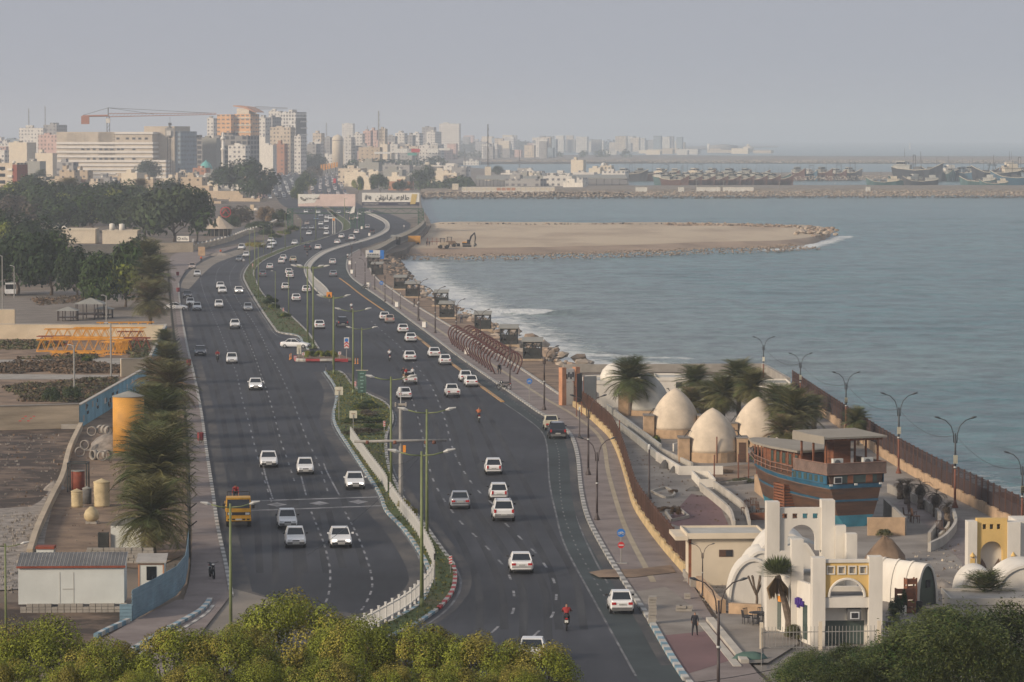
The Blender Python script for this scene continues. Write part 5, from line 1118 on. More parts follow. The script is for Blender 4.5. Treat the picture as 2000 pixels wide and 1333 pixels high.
place(STREET,('moto','paint_black'),None,P(414,1129,.12),R(-75),'dark motorcycle standing on the landward footway',1.15,'parked motorcycles')
place(STREET,('moto','paint_black'),None,P(984,762,.1),R(150),'motorcycle parked on the promenade kerb below the hoops',1.15,'parked motorcycles')
place(STREET,('moto','paint_black'),None,P(714,566,.1),R(140),'motorcycle parked on the promenade kerb upshore',1.15,'parked motorcycles')
person(P(1357,1243,.12),R(78),'walk','cloth_black','cloth_black','person in dark shirt and trousers walking away up the promenade',None,.93)
person(P(975.5,731,.12),R(-90),'bend','cloth_black','cloth_black','person in black bending down under the last hoop',None,1.0)
person(P(809,600,.1),R(200),'stand','cloth_black','cloth_black','person in black standing by the shore rocks',None,1.05)
person(P(901,632,.1),R(90),'stand','cloth_grey','cloth_navy','person in grey standing on the rocks beyond the hoops',None,1.0)
person(P(370,608),R(-80),'stand','cloth_black','cloth_black','person in a long black garment standing between the stopped white cars',None,1.02)
person(P(393,513),R(-60),'stand','hivis','cloth_black','guard in a bright vest standing at the dusty verge',None,1.0)
person(P(431,499),R(-60),'stand','hivis','cloth_grey','person in an orange red top by the rubble upshore of the guard',None,1.0)
person(P(476,518),R(-60),'walk','cloth_white','cloth_grey','person in white crossing the road ahead of the grey saloon',None,1.0)
person(P(833.5,482,-.9),R(-90),'stand','cloth_black','cloth_black','first of two people in dark clothes standing by the orange container',None,1.05)
person(P(838.5,482,-.9),R(-90),'stand','cloth_navy','cloth_black','second of two people in dark clothes standing by the orange container',None,1.05)
q=P(789,449);person(q,R(90),'walk','cloth_white','cloth_grey','person in white walking on the pier road',None,1.0)
tp=P(461,1030)+Vector((-.35,4.6,1.95));person(tp,R(-90),'crouch','cloth_red','cloth_black','person in red crouching on the load of the yellow lorry',None,1.05)
pk=P(799,752)
for i,(dx,dy,c_)in enumerate(((-.6,2.4,'cloth_black'),(.62,2.2,'cloth_white'),(-.2,1.2,'cloth_red'))):
 person(pk+Vector((dx-.2,dy-.6,.95)),R(90),'sit',c_,'cloth_black','person %s sitting in the bed of the loaded pickup'%['in black','in white','in brown red'][i],'passengers in the pickup bed',1.0)
ld2=MB('dirt_tan');rn=random.Random(4)
for i in range(9):ld2.box(rn.uniform(-.6,.6),rn.uniform(-.6,.8),rn.uniform(.0,.45),.5,.4,.3,rn.uniform(0,3))
tag(ld2.build('bundle',None,pk+Vector((-.05,1.5,.75))),'heap of brown sacks in the bed of the loaded pickup','sacks')
for n_,c_ in(('leaf_dark',(0.015,0.032,0.008)),('leaf_mid',(0.032,0.058,0.012)),('leaf_grey',(0.040,0.058,0.022)),('leaf_brown',(0.085,0.068,0.045)),('leaf_lime',(0.175,0.20,0.024)),('leaf_olive',(0.235,0.205,0.04)),('palm_green',(0.078,0.098,0.034)),('palm_olive',(0.128,0.122,0.050)),('palm_dry',(0.18,0.125,0.068)),('palm_dead',(0.055,0.045,0.035)),('scrub',(0.135,0.088,0.052)),('scrub_green',(0.090,0.092,0.038)),('feather',(0.078,0.096,0.028))):
 m_=mat(n_,c_,0.75,0.3,0.5,isl=0.45,spec=0.25)
mat('bark',(0.10,0.075,0.055),0.95,0.3,3.0,bump=0.6);mat('palm_bark',(0.13,0.10,0.075),0.95,0.4,5.0,bump=1.0)
def leafball(mb,c,r,n,size,rn,flat=1.0,up=0.35):
 for _ in range(n):
  z=rn.uniform(-.75,1);t=rn.uniform(0,6.283);q=math.sqrt(max(0,1-z*z));k=rn.uniform(.80,1.04)if rn.random()<.85 else rn.uniform(.4,.8)
  d=Vector((q*math.cos(t),q*math.sin(t),z));p=Vector(c)+Vector((d.x*r*k,d.y*r*k,d.z*r*k*flat))
  nrm=(d+Vector((rn.uniform(-.6,.6),rn.uniform(-.6,.6),rn.uniform(-.6,.6)+up))).normalized()
  a=nrm.orthogonal().normalized();b=nrm.cross(a);an=rn.uniform(0,6.28);u=a*math.cos(an)+b*math.sin(an);v=nrm.cross(u)
  s=size*rn.uniform(.6,1.3);mb.add([p-u*s-v*s*.4,p+u*s*.2-v*s*.5,p+u*s+v*s*.1,p-u*s*.1+v*s*.5],[(0,1,2,3)])
def crown_mesh(leaf,seed,lobes=16,n=170,size=.07,lr=(.30,.45),tall=.85,accent=None,acc=.2):
 rn=random.Random(seed);mb=MB(leaf)
 for i in range(lobes):
  z=rn.uniform(-.35,1);t=rn.uniform(0,6.283);q=math.sqrt(1-z*z)*rn.uniform(.55,.8);r=rn.uniform(*lr)
  mb.m(accent if accent and rn.random()<acc else leaf)
  leafball(mb,(q*math.cos(t),q*math.sin(t),z*.62*tall),r,n,size,rn)
 return mb.mesh('crown')
CR={}
def crown(leaf,v):
 if(leaf,v)not in CR:CR[(leaf,v)]=crown_mesh(leaf,hash_(leaf)*7+v,accent={'leaf_mid':'leaf_lime','leaf_dark':'leaf_mid','leaf_grey':'leaf_mid','leaf_brown':'leaf_grey','leaf_lime':'leaf_olive'}.get(leaf))
 return CR[(leaf,v)]
def hash_(s):return sum(ord(c)*(i+3)for i,c in enumerate(s))%997
TRK={}
def trunk_mesh(v):
 if v not in TRK:
  rn=random.Random(v);b=MB('bark');b.path([(0,0,0),(.03,.02,.35),(-.02,.03,.7),(.02,0,1.0)],[.06,.045,.04,.02],7)
  for i in range(6):
   a=i*1.05+rn.random();b.path([(0,0,.45+.07*i),(.16*math.cos(a),.16*math.sin(a),.75+.06*i),(.34*math.cos(a),.34*math.sin(a),1.0+.05*i)],[.03,.02,.008],5)
  TRK[v]=b.mesh('trunk')
 return TRK[v]
def tree(x,yb,yt,wpx,leaf,label,group,v=None,z=0.0,name='tree'):
 p=P(x,yb,z);h=hgt(x,yb,yt,z);k=ppm(p.y);r=wpx*.6/k;v=rnd.randint(0,3)if v is None else v
 t=thing(name,label,'tree',p,0,group);ch=min(h*.92,r*2.0)
 c=put('crown',crown(leaf,v),t,(0,0,h-ch*.52),rnd.uniform(0,6.28));c.scale=(r/.95,r/.95,ch/1.15/.95)
 b=put('trunk',trunk_mesh(v),t);b.scale=(max(.8,r*.9),max(.8,r*.9),max(.6,(h-ch*.75)));return t
TG='trees of the landward park'
TREES=[(20,500,425,90,'leaf_dark','dark evergreen tree topmost at the picture edge above the white minibus'),(75,505,438,95,'leaf_dark','dark evergreen tree between the minibus pole and the low white house'),(92,500,458,50,'leaf_mid','mid green tree touching the white boundary wall'),(35,575,480,110,'leaf_dark','big dark tree directly behind the white minibus'),(100,577,475,110,'leaf_dark','big dark tree overhanging the sandy yard'),(150,582,500,80,'leaf_dark','dark tree with a ragged skirt beside the sandy yard'),(205,605,512,95,'leaf_mid','feathery green tree over the hipped pavilion'),(245,600,495,90,'leaf_mid','green tree between the hipped pavilion and the palms'),(232,545,492,70,'leaf_mid','green tree in front of the long cream wall'),(270,520,470,62,'leaf_dark','dark tree crossing the top of the long cream wall'),(340,474,372,115,'leaf_grey','large grey green dome shaped tree beside the tent roof'),(385,472,390,60,'leaf_grey','grey green tree leaning on the tent roof'),(282,462,395,90,'leaf_grey','grey green tree behind the white water tank'),(235,455,395,80,'leaf_dark','dark green tree between the two low houses'),(180,452,390,85,'leaf_mid','green tree with lime top behind the low white house'),(185,430,388,70,'leaf_lime','yellow green tree top beside the tall date palm'),(130,455,405,90,'leaf_dark','dark tree behind the domes of the low white house'),(85,440,400,80,'leaf_grey','grey tree inland of the tall date palm'),(40,440,392,90,'leaf_brown','brownish bare looking tree by the brick block'),(100,425,385,60,'leaf_brown','brownish tree next to the brick block'),(330,415,362,60,'leaf_dark','dark tree in front of the ochre windowless block'),(305,425,380,50,'leaf_grey','small grey tree before the ochre block'),(290,360,322,45,'leaf_dark','round dark tree before the striped hospital'),(215,398,362,45,'leaf_dark','round dark tree below the cream house row'),(75,372,346,70,'leaf_dark','dark trees clump between brick block and hospital'),(480,385,326,100,'leaf_dark','large dark tree beside the minaret'),(440,380,335,60,'leaf_dark','dark tree under the turquoise dome'),(500,392,348,50,'leaf_dark','dark tree at the edge of the far queue'),(462,442,405,55,'leaf_brown','dark bare tree behind the tent roof'),(452,448,425,30,'leaf_grey','small grey tree at the tent roof corner'),(545,438,415,35,'leaf_dark','dark tree by the gantry foot'),(520,438,408,30,'palm_dry','shaggy brown green tree by the flat roofed shops'),(505,452,436,50,'leaf_grey','grey bush like tree inside the curved wall'),(700,378,350,20,'leaf_mid','slender tree before the arcade building'),(742,378,347,38,'leaf_grey','round grey green tree at the arcade building'),(785,376,355,30,'leaf_dark','dark tree left of the port shrubs'),(815,366,338,34,'leaf_dark','dark tree behind the cream port block'),(835,360,330,26,'leaf_dark','dark tree near the blue port container'),(972,344,328,20,'leaf_dark','dark round tree beside the mast base'),(1098,360,344,30,'leaf_dark','dark tree beside the tall cream silo'),(795,316,298,44,'leaf_grey','hazy grey tree under the signboard row'),(690,312,298,34,'leaf_dark','hazy dark tree by the green sign far up the road'),(655,314,300,26,'leaf_dark','small hazy tree far up the road'),(870,312,300,40,'leaf_grey','hazy tree by the far bridge'),(990,305,294,44,'leaf_grey','faint tree before the far hazy blocks'),(830,300,291,70,'leaf_grey','faint wide tree before the far hazy blocks'),(560,336,306,56,'leaf_dark','dark tree at the inland end of the wooded roadside'),(592,337,304,54,'leaf_dark','dark tree in the middle of the wooded roadside'),(618,338,308,40,'leaf_dark','dark tree at the seaward end of the wooded roadside'),(535,336,312,44,'leaf_dark','dark tree joining the wooded roadside to the orange tower'),(598,372,342,30,'leaf_mid','green tree on the divider between the queues'),(588,380,354,26,'leaf_mid','lower green tree on the divider between the queues'),(612,352,330,34,'leaf_brown','brownish tree on the divider furthest up between the queues'),(580,392,370,22,'leaf_mid','green shrub like tree above the pink billboard')]
rn=random.Random(50)
for i in range(20):
 x=10+(15*i if i%2==0 or i<6 else 15*i);y=rn.uniform(470,520)if i%2 and x<80 else rn.uniform(415,447)
 TREES.append((x,y,y-rn.uniform(45,62),rn.uniform(60,85),rn.choice(['leaf_dark','leaf_dark','leaf_mid','leaf_grey']),'tree of the dense park grove, %s from the picture edge inland'%ordn(i)))
for i in range(6):TREES.append((12+22*i,rn.uniform(535,570),rn.uniform(485,505),rn.uniform(60,80),rn.choice(['leaf_dark','leaf_mid']),'tree of the front park grove above the sandy yard, %s from the picture edge'%ordn(i)))
for x,yb,yt,w_,lf,lab in TREES:tree(x,yb,yt,w_,lf,lab,'trees beyond the park and along the road')
def wood(px,n,w0,h0,leaf,seed,label,z=0.0):
 rn=random.Random(seed);pts=PL(px,z,30.0);mb=MB(leaf)
 for i in range(n):
  q=pts[rn.randrange(len(pts))];r=w0*rn.uniform(.6,1.3);c=Vector((q.x+rn.uniform(-w0,w0),q.y+rn.uniform(-40,40),z+h0*rn.uniform(.35,.8)));leafball(mb,c,r,34,r*.30,rn,.8)
 return struct('woodland',mb,label,'stuff')
wood([(500,318),(620,312),(760,303)],90,8,9,'leaf_dark',1,'hazy belt of trees below the far city')
wood([(700,338),(780,334),(850,330)],60,7,7,'leaf_dark',4,'low dark trees around the port entrance')
wood([(830,372),(880,371),(900,366)],40,5,4,'leaf_grey',5,'green scrub behind the harbour rocks')
wood([(820,300),(960,296),(1080,293),(1300,291)],140,14,14,'leaf_dark',2,'very hazy trees in front of the far blocks')
wood([(880,311),(1000,309),(1100,308.5),(1220,308)],26,7,8,'leaf_grey',3,'dark bushes on the outer mole')
def frond(mb,leafm,base,az,el,L,rn,droop=.9,wid=.42):
 d=Vector((math.cos(az),math.sin(az),0));pts=[];n=7;p=Vector(base);e=el
 for i in range(n+1):
  pts.append(p.copy());p=p+(d*math.cos(e)+Vector((0,0,1))*math.sin(e))*(L/n);e-=droop/n*(.5+i*.22)
 mb.m(leafm);side=Vector((-d.y,d.x,0))
 for i in range(1,n):
  a,c=pts[i],pts[i+1];ax_=(c-a);w_=wid*L*(.5+.5*math.sin(math.pi*min(1,(i+.6)/n)))*(1 if i<n-1 else .6)
  for s in(-1,1):
   for j in range(3):
    q=a.lerp(c,(j+.1)/3);tip=q+side*s*w_*rn.uniform(.75,1.1)+ax_.normalized()*w_*.75+Vector((0,0,rn.uniform(-.25,.12)*w_));mb.add([q,q+ax_*.20,tip],[(0,1,2)])
 mb.path(pts,[.03,.028,.025,.02,.016,.012,.008,.004],3,False)
PC={}
def palm_crown(kind,v):
 if(kind,v)in PC:return PC[(kind,v)]
 rn=random.Random(100+v+hash_(kind));mb=MB('palm_green');a,b_={'green':('palm_green','palm_olive'),'olive':('palm_olive','palm_green'),'dry':('palm_olive','palm_dry'),'dead':('palm_dead','palm_dead')}[kind]
 n=84 if kind!='dead' else 22
 for i in range(n):
  u=i/n;el=1.45-2.1*u**1.05+rn.uniform(-.12,.12);frond(mb,a if rn.random()<.7 else b_,(0,0,.15*(1-u)),i*2.399+rn.uniform(-.2,.2),el if kind!='dead' else rn.uniform(-1.2,1.2),rn.uniform(.85,1.1),rn,.9 if kind!='dead' else 1.8)
 for i in range(14 if kind in('dry','olive','green')else 0):frond(mb,'palm_dry',(0,0,-.05),rn.uniform(0,6.28),rn.uniform(-1.3,-.7),rn.uniform(.55,.8),rn,.5)
 PC[(kind,v)]=mb.mesh('crown');return PC[(kind,v)]
def palm(x,yb,yc,rpx,kind,label,group,z=0.0,lean=(0,0)):
 p=P(x,yb,z);h=max(.6,hgt(x,yb,yc,z));r=rpx*1.1/ppm(p.y);t=thing('palm_tree',label,'palm',p,0,group);v=rnd.randint(0,2)
 b=MB('palm_bark');n=9;b.path([(lean[0]*(i/n)**1.3,lean[1]*(i/n),h*i/n)for i in range(n+1)],[.26+.05*(i%2)-.06*i/n for i in range(n+1)],8);b.build('trunk',t)
 c=put('crown',palm_crown(kind,v),t,(lean[0],lean[1],h),rnd.uniform(0,6.28));c.scale=(r,r,r*.9);return t
LP='date palms along the landward footway'
for a in((298,1088,1010,82,'olive','shaggy date palm nearest the white site cabin'),(305,1050,925,90,'olive','date palm with the widest crown behind the white site cabin'),(290,985,895,74,'green','date palm above the cream water tanks'),(322,955,870,68,'olive','date palm leaning towards the footway above the tanks'),(318,905,822,66,'green','date palm in front of the yellow tank'),(292,860,800,52,'green','date palm touching the yellow tank'),(335,828,762,58,'dry','brown tipped date palm beside the blue mural wall'),(305,800,742,46,'dry','date palm just uphill of the yellow tank'),(325,750,712,44,'olive','date palm at the bend of the blue mural wall'),(322,700,668,26,'green','small dark palm uphill of the mural wall'),(294,640,590,44,'dry','brown leaved palm behind the crane yard wall'),(300,610,545,46,'olive','palm behind the brown leaved one'),(288,585,512,44,'olive','grey green palm under the cream wall')):palm(*a,LP)
for a in((135,420,372,26,'dry','tall date palm with brown skirt in front of the hospital'),(275,412,368,20,'dry','tall date palm before the cream house row'),(83,412,380,16,'olive','small palm next to the brick block'),(258,414,380,12,'green','thin palm beside the tall date palm'),(80,370,345,14,'green','hazy palm against the yellow facade')):palm(*a,'palms among the houses')
RP='palms of the walled compound'
for a in((1231,812,745,52,'green','date palm with a clean trunk before the low white buildings'),(1357,800,750,40,'green','dark palm between the two domes'),(1443,830,745,46,'green','palm topmost behind the domes'),(1470,850,760,42,'olive','palm behind the dome at the corrugated roof'),(1385,830,785,42,'olive','low palm between the second and third dome'),(1412,845,775,44,'olive','silvery palm between the second and third dome'),(1350,835,790,36,'dry','half dry palm beside the first dome'),(1522,870,792,46,'green','palm beside the ship, inland of the fence'),(1552,890,815,58,'olive','large palm closest to the ship bow'),(1590,860,800,30,'green','palm half hidden behind the large one at the fence'),(1530,900,850,42,'dry','low palm with dry fronds beside the ship bow'),(1673,870,826,32,'green','palm rising above the ship canopy'),(1925,1190,1168,58,'green','low palm in front of the yellow portal vaults'),(1828,1250,1236,44,'olive','low palm under the flat parapet'),(1745,1222,1210,16,'green','tiny palm behind the railing')):palm(*a,RP)
for a in((1772,985,948,22,'dead','dead palm closest to the ship stern'),(1798,995,950,26,'dead','dead palm second from the ship stern'),(1828,1010,968,26,'dead','dead palm third from the ship stern'),(1850,1030,990,20,'dead','dead palm by the curved trough'),(1758,975,945,16,'dead','small dead palm behind the stern')):palm(*a,'withered palms behind the ship')
p,h=base_pole(1541,1249,1125);t=thing('palm_tree','leaning fan palm with a brown skirt before the white arcade','palm',p,0,RP);b=MB('palm_bark');b.path([(.05,0,0),(0,0,h*.3),(-.35,0,h*.65),(-.75,0,h)],[.34,.25,.2,.2],8);b.build('trunk',t)
rn=random.Random(8);b=MB('palm_green')
for i in range(34):
 az,el=i*2.4,1.3-1.3*i/34;d=Vector((math.cos(az)*math.cos(el),math.sin(az)*math.cos(el),math.sin(el)));s=d.cross(Vector((0,0,1))).normalized();o_=Vector((-.75,0,h))+d*.25
 for j in range(9):
  a_=(j-4)*.22;q=(d*math.cos(a_)+s*math.sin(a_))*rn.uniform(1.0,1.3);b.add([o_,o_+q*.75+s*.05,o_+q,o_+q*.75-s*.05],[(0,1,2,3)])
b.build('crown',t);b=MB('palm_dry')
for i in range(60):
 az=rn.uniform(0,6.28);o_=Vector((-.75+.15*math.cos(az),.15*math.sin(az),h-.1));b.add([o_,o_+Vector((math.cos(az)*.55,math.sin(az)*.55,-.7)),o_+Vector((math.cos(az)*.45+.1,math.sin(az)*.45,-rn.uniform(1.0,1.5)))],[(0,1,2)])
b.build('skirt',t)
def bush(x,yb,wpx,hm,leaf,label,cat='bush',group=None,z=.1,dy=1.0,name='shrub',n=None):
 p=P(x,yb,z);r=wpx/2/ppm(p.y);c=put(name,crown(leaf,rnd.randint(0,3)),None,p+Vector((0,r*dy*.8,hm*.45)),rnd.uniform(0,6.28));c.scale=(r,r*dy,hm*.7);return tag(c,label,cat,group)
BG='shrubs in the median'
for i,(x,y,w_,h_,lf,dy)in enumerate(((712,800,46,.8,'leaf_mid',2),(706,830,50,.8,'leaf_mid',2),(722,815,40,.7,'leaf_brown',2),(704,852,46,.8,'leaf_brown',1.6),(728,842,36,.7,'leaf_mid',1.5),(790,1000,26,1.0,'leaf_olive',1.2),(803,1012,22,.9,'leaf_olive',1.2),(528,596,22,1.4,'leaf_dark',2),(535,606,18,1.2,'leaf_mid',1.5),(556,622,18,.9,'leaf_mid',1.5),(524,586,14,1.0,'leaf_mid',1.5))):
 bush(x,y,w_,h_,lf,'%s shrub up the median, %s'%(ordn(i),'brown green' if lf=='leaf_brown' else 'olive green' if lf=='leaf_olive' else 'dark green' if lf=='leaf_dark' else 'leafy green'),'shrub',BG,.14,dy)
for i,x in enumerate((600,612,624,637,650)):bush(x,700.5,19,1.1,'leaf_mid' if i%2 else 'leaf_lime','%s clipped bush of the island hedge, counting seaward'%ordn(i),'bush','clipped hedge bushes on the traffic island',.16,1.0,'hedge_bush')
for x,yb,w_,h_,lf,lab in((503,487,34,2.0,'leaf_olive','round olive bush beside the pulling out white wagon'),(488,484,22,1.6,'leaf_olive','small olive bush by the ramp'),(520,462,34,2.5,'leaf_dark','dark bush at the head of the white trio'),(536,468,28,1.8,'leaf_mid','green hedge clump beside the dotted bar'),(556,460,30,1.8,'leaf_mid','green hedge clump below the gantry foot'),(572,452,28,2.0,'leaf_mid','green hedge clump at the gantry foot'),(545,446,30,2.0,'leaf_brown','brown green hedge clump behind the gantry foot'),(100,790,40,2.0,'leaf_grey','pale grey green bush beside the thin brown post'),(140,784,40,1.8,'leaf_grey','pale grey green bush against the tan wall'),(168,712,24,1.2,'leaf_mid','lone green bush in the weedy lot'),(320,745,26,1.4,'leaf_mid','green creeper at the mural wall bend'),(322,715,22,2.0,'leaf_dark','dark creeper on the yard fence'),(318,690,20,2.0,'leaf_dark','dark creeper higher up the yard fence'),(1455,880,22,1.2,'leaf_dark','dark shrub by the third dome doorway'),(1478,905,28,1.3,'leaf_mid','green shrub beside the ship bow'),(1282,870,18,1.0,'leaf_mid','green shrub at the first dome doorway'),(1552,1255,38,1.0,'scrub_green','round clipped bush at the foot of the fan palm'),(1728,1050,34,.6,'scrub_green','green weeds by the curved trough'),(1752,1210,32,1.4,'leaf_dark','spiky dark shrub beside the striped vault'),(1765,1200,18,1.6,'leaf_dark','second spiky dark shrub beside the striped vault'),(1340,900,26,.5,'scrub','dry weeds in the garden bed by the first dome'),(1300,1000,34,.4,'scrub','dry weeds in the triangular bed'),(1320,1010,24,.9,'scrub','bare bush in the triangular bed'),(1315,965,20,.4,'scrub','dry weeds in the small oval bed'),(1450,945,60,.4,'scrub_green','weedy bed in front of the domes'),(1420,925,40,.3,'scrub','dry strip before the domes')):
 bush(x,yb,w_,h_,lf,lab,'bush','bushes',0)
def scatter(name,px,n,leaf,s,label,seed,z=0.02,clump=None):
 rn=random.Random(seed);poly=[(P(x,y).x,P(x,y).y)for x,y in px];x0,x1=min(p[0]for p in poly),max(p[0]for p in poly);y0,y1=min(p[1]for p in poly),max(p[1]for p in poly)
 def inside(x,y):
  c=False;j=len(poly)-1
  for i in range(len(poly)):
   if(poly[i][1]>y)!=(poly[j][1]>y)and x<(poly[j][0]-poly[i][0])*(y-poly[i][1])/(poly[j][1]-poly[i][1])+poly[i][0]:c=not c
   j=i
  return c
 from mathutils import noise as N
 mb=MB(leaf[0]);k=0;tries=0
 while k<n and tries<n*20:
  tries+=1;x,y=rn.uniform(x0,x1),rn.uniform(y0,y1)
  if not inside(x,y):continue
  if clump and N.noise(Vector((x*clump,y*clump*.4,seed)))<.02:continue
  hh=s*(.25+1.6*rn.random()**2.2);mb.m(rn.choice(leaf));k+=1
  if s>.4:leafball(mb,(x,y,z+hh*.12),hh*.9,16,hh*.30,rn,.55);continue
  for _ in range(5):
   a=rn.uniform(0,6.28);r=hh*.8;ox,oy=x+rn.uniform(-s,s),y+rn.uniform(-s,s);dx,dy=math.cos(a)*r*.35,math.sin(a)*r*.35;tx,ty=rn.uniform(-.4,.4)*hh,rn.uniform(-.4,.4)*hh
   mb.add([(ox-dx,oy-dy,z),(ox+dx,oy+dy,z),(ox+tx,oy+ty,z+hh)],[(0,1,2)])
 return struct(name,mb,label,'stuff')
scatter('undergrowth',[(0,668),(100,668),(290,672),(285,698),(240,703),(0,702)],1700,['scrub','scrub_green','scrub_green'],.55,'dry green scrub around the stacked crane parts',1,.02,.10)
scatter('undergrowth',[(0,712),(150,705),(232,715),(232,730),(0,730)],2200,['scrub','scrub','leaf_brown'],.55,'rust brown scrub in the middle strip of the weedy lot',2,.02,.08)
scatter('undergrowth',[(0,742),(230,740),(225,760),(160,786),(0,785)],2600,['scrub','scrub_green','leaf_brown'],.45,'mixed dry scrub above the tan wall',3,.02,.10)
scatter('undergrowth',[(60,585),(180,580),(230,600),(140,612),(80,605)],300,['scrub','leaf_brown'],.6,'dry weeds before the hipped pavilion',4,.02,.06)
def med_pts(a,b):return a+list(reversed(b))
scatter('median_tufts',med_pts(MED_L[2:],MED_R[1:]),9000,['grass_a','grass_b','grass_c']if False else['scrub_green','leaf_mid','scrub_green','leaf_olive'],.09,'short grass growing on the long median',5,.14)
scatter('median_tufts',med_pts(M2_L[:12],M2_R[:12]),3000,['scrub_green','scrub','leaf_mid'],.12,'short grass growing on the upper median',6,.14)
def near_crown(seed,a,b_,n=52,L=560,size=.068,flat=1.0):
 rn=random.Random(seed);mb=MB(a)
 for i in range(n):
  z=rn.uniform(-.75,1.0);t=i*2.399+rn.uniform(-.3,.3);q=math.sqrt(max(0,1-z*z));r=rn.uniform(.62,.95)
  mb.m(a if rn.random()<.55 else b_);leafball(mb,(2.5*q*math.cos(t),2.5*q*math.sin(t),2.0*z*flat),r,L,size,rn,1.15)
 return mb.mesh('crown')
NC=[near_crown(11,'leaf_lime','leaf_olive'),near_crown(12,'leaf_lime','leaf_olive'),near_crown(13,'leaf_olive','leaf_lime')]
def feather_crown(seed):
 rn=random.Random(seed);mb=MB('feather')
 for i in range(230):
  z=rn.uniform(-.2,1);t=rn.uniform(0,6.28);q=math.sqrt(max(0,1-z*z));gg=rn.uniform(.5,1.12);c=Vector((2.9*q*math.cos(t)*gg,2.9*q*math.sin(t)*gg,2.1*z*rn.uniform(.7,1.15)));mb.m(rn.choice(['feather','feather','feather','leaf_mid']))
  for j in range(95):
   p0=c+Vector((rn.gauss(0,.28),rn.gauss(0,.28),rn.gauss(0,.22)));d=Vector((rn.uniform(-1,1),rn.uniform(-1,1),rn.uniform(-.6,.4))).normalized()*rn.uniform(.12,.26);s=d.cross(Vector((rn.random(),rn.random(),1))).normalized()*.018
   mb.add([p0-s,p0+d*.5-s*1.6,p0+d,p0+d*.5+s*1.6],[(0,1,2,3)])
 return mb.mesh('crown')
FC=[feather_crown(21),feather_crown(22)]
def near_tree(x,yt,rpx,Y,kind,label,group):
 top=PY(x,yt,Y);k=ppm(Y);r=rpx/k;s=r/3.1;t=thing('tree',label,'tree',(top.x,Y,0),0,group);zc=top.z-2.6*s if kind!='f' else top.z-2.2*s
 c=put('crown',(NC if kind!='f' else FC)[rnd.randrange(3 if kind!='f' else 2)],t,(0,0,zc),rnd.uniform(0,6.28));c.scale=(s,s,s)
 b=MB('bark');b.path([(0,0,0),(.1,0,zc*.5),(0,0,zc)],[.22,.17,.12],8)
 for i in range(6):a=i*1.05;b.path([(0,0,zc*.6),(r*.35*math.cos(a),r*.35*math.sin(a),zc*.85),(r*.6*math.cos(a),r*.6*math.sin(a),zc+.5)],[.1,.07,.03],6)
 b.build('trunk',t);return t
NG='bushy green trees below the camera'
for x,yt,r,Y,lab in((575,1160,128,158,'tallest bushy lime green tree in front of the bend railing'),(70,1205,118,152,'bushy tree at the foot of the yellow green edge lamp'),(205,1250,95,150,'bushy tree below the end of the short striped kerb'),(345,1228,105,150,'bushy tree below the striped driveway kerb'),(462,1225,90,150,'bushy tree under the driveway lamp'),(690,1205,95,152,'bushy tree below the white railing end'),(820,1222,105,152,'bushy tree below the blue and white median tip'),(950,1238,100,150,'bushy tree in front of the half hidden white car'),(1045,1256,100,150,'last bushy tree before the open road'),(20,1292,80,146,'bushy tree in the picture corner by the yard'),(150,1296,75,144,'low bushy tree beside the corner one'),(660,1285,95,144,'low bushy tree under the tallest one'),(520,1290,90,144,'low bushy tree next to the driveway lamp foot'),(880,1300,85,144,'low bushy tree in the lowest row near the middle'),(380,1300,85,143,'low bushy tree in the lowest row under the striped kerb'),(770,1300,60,144,'small low bushy tree in the lowest row'),(270,1308,60,143,'small low bushy tree in the lowest row by the kerb'),(1010,1300,70,145,'small low bushy tree at the lower edge')):
 near_tree(x,yt,r,Y,'b',lab,NG)
for x,yt,r,Y,lab in((1850,1196,150,158,'dark feathery tree below the flat parapet'),(1975,1188,135,160,'dark feathery tree at the picture edge'),(1742,1252,100,158,'feathery tree below the railing and portal'),(1655,1262,60,168,'small feathery tree before the shop window'),(1582,1278,80,166,'small feathery tree at the railing corner'),(1900,1245,140,152,'low feathery tree in the corner'),(1665,1300,95,156,'low feathery tree at the bottom edge')):
 near_tree(x,yt,r,Y,'f',lab,'feathery trees in front of the compound')
RK=[];
for i in range(7):
 rn=random.Random(40+i);b=MB('rock' if i%2 else 'rock_pale');b.smooth=False
 rock(b,(0,0,.2),1.0,rn,.8);RK.append(b.mesh('boulder'))
bx=PL([(758,506),(770,530),(788,549),(815,570),(852,592),(897,617),(952,647),(1002,675),(1040,690),(1075,708),(1098,720)],0,2.0);rn=random.Random(77)
for i in range(190):
 j=rn.randrange(len(bx)-1)if i>60 else int((.72+.28*rn.random())*(len(bx)-2));q=bx[j];d=(bx[j+1]-q).normalized();nn=Vector((-d.y,d.x,0));u=rn.uniform(-.25,1.0)if j<len(bx)*.7 else rn.uniform(-1.0,1.0);s=rn.uniform(.45,1.15)*(1.25 if j>len(bx)*.7 else 1)
 o=put('boulder',RK[rn.randrange(7)],None,q-nn*u*5.5+Vector((0,0,-.2-max(0,u)*1.9)),rn.uniform(0,6.28));o.scale=(s,s*rn.uniform(.8,1.2),s*.8)
 tag(o,'tan boulder of the shore rocks between the kiosks and the surf','boulder','tan boulders along the shore')
for i in range(60):
 q=P(1622-60*rn.random(),452+10*rn.random(),-1.0);s=rn.uniform(.7,1.5);o=put('boulder',RK[rn.randrange(7)],None,q+Vector((rn.uniform(-2,2),rn.uniform(-8,8),rn.uniform(0,1.6))),rn.uniform(0,6.28));o.scale=(s,s,s*.85);tag(o,'pale boulder heaped on the seaward tip of the sand spit','boulder','boulders heaped on the spit tip')
mat('dome_cream',(0.56,0.47,0.36),0.85,0.22,0.5,detail=10,bump=0.15);mat('dome_grey',(0.42,0.41,0.37),0.9,0.15,0.5,detail=8)
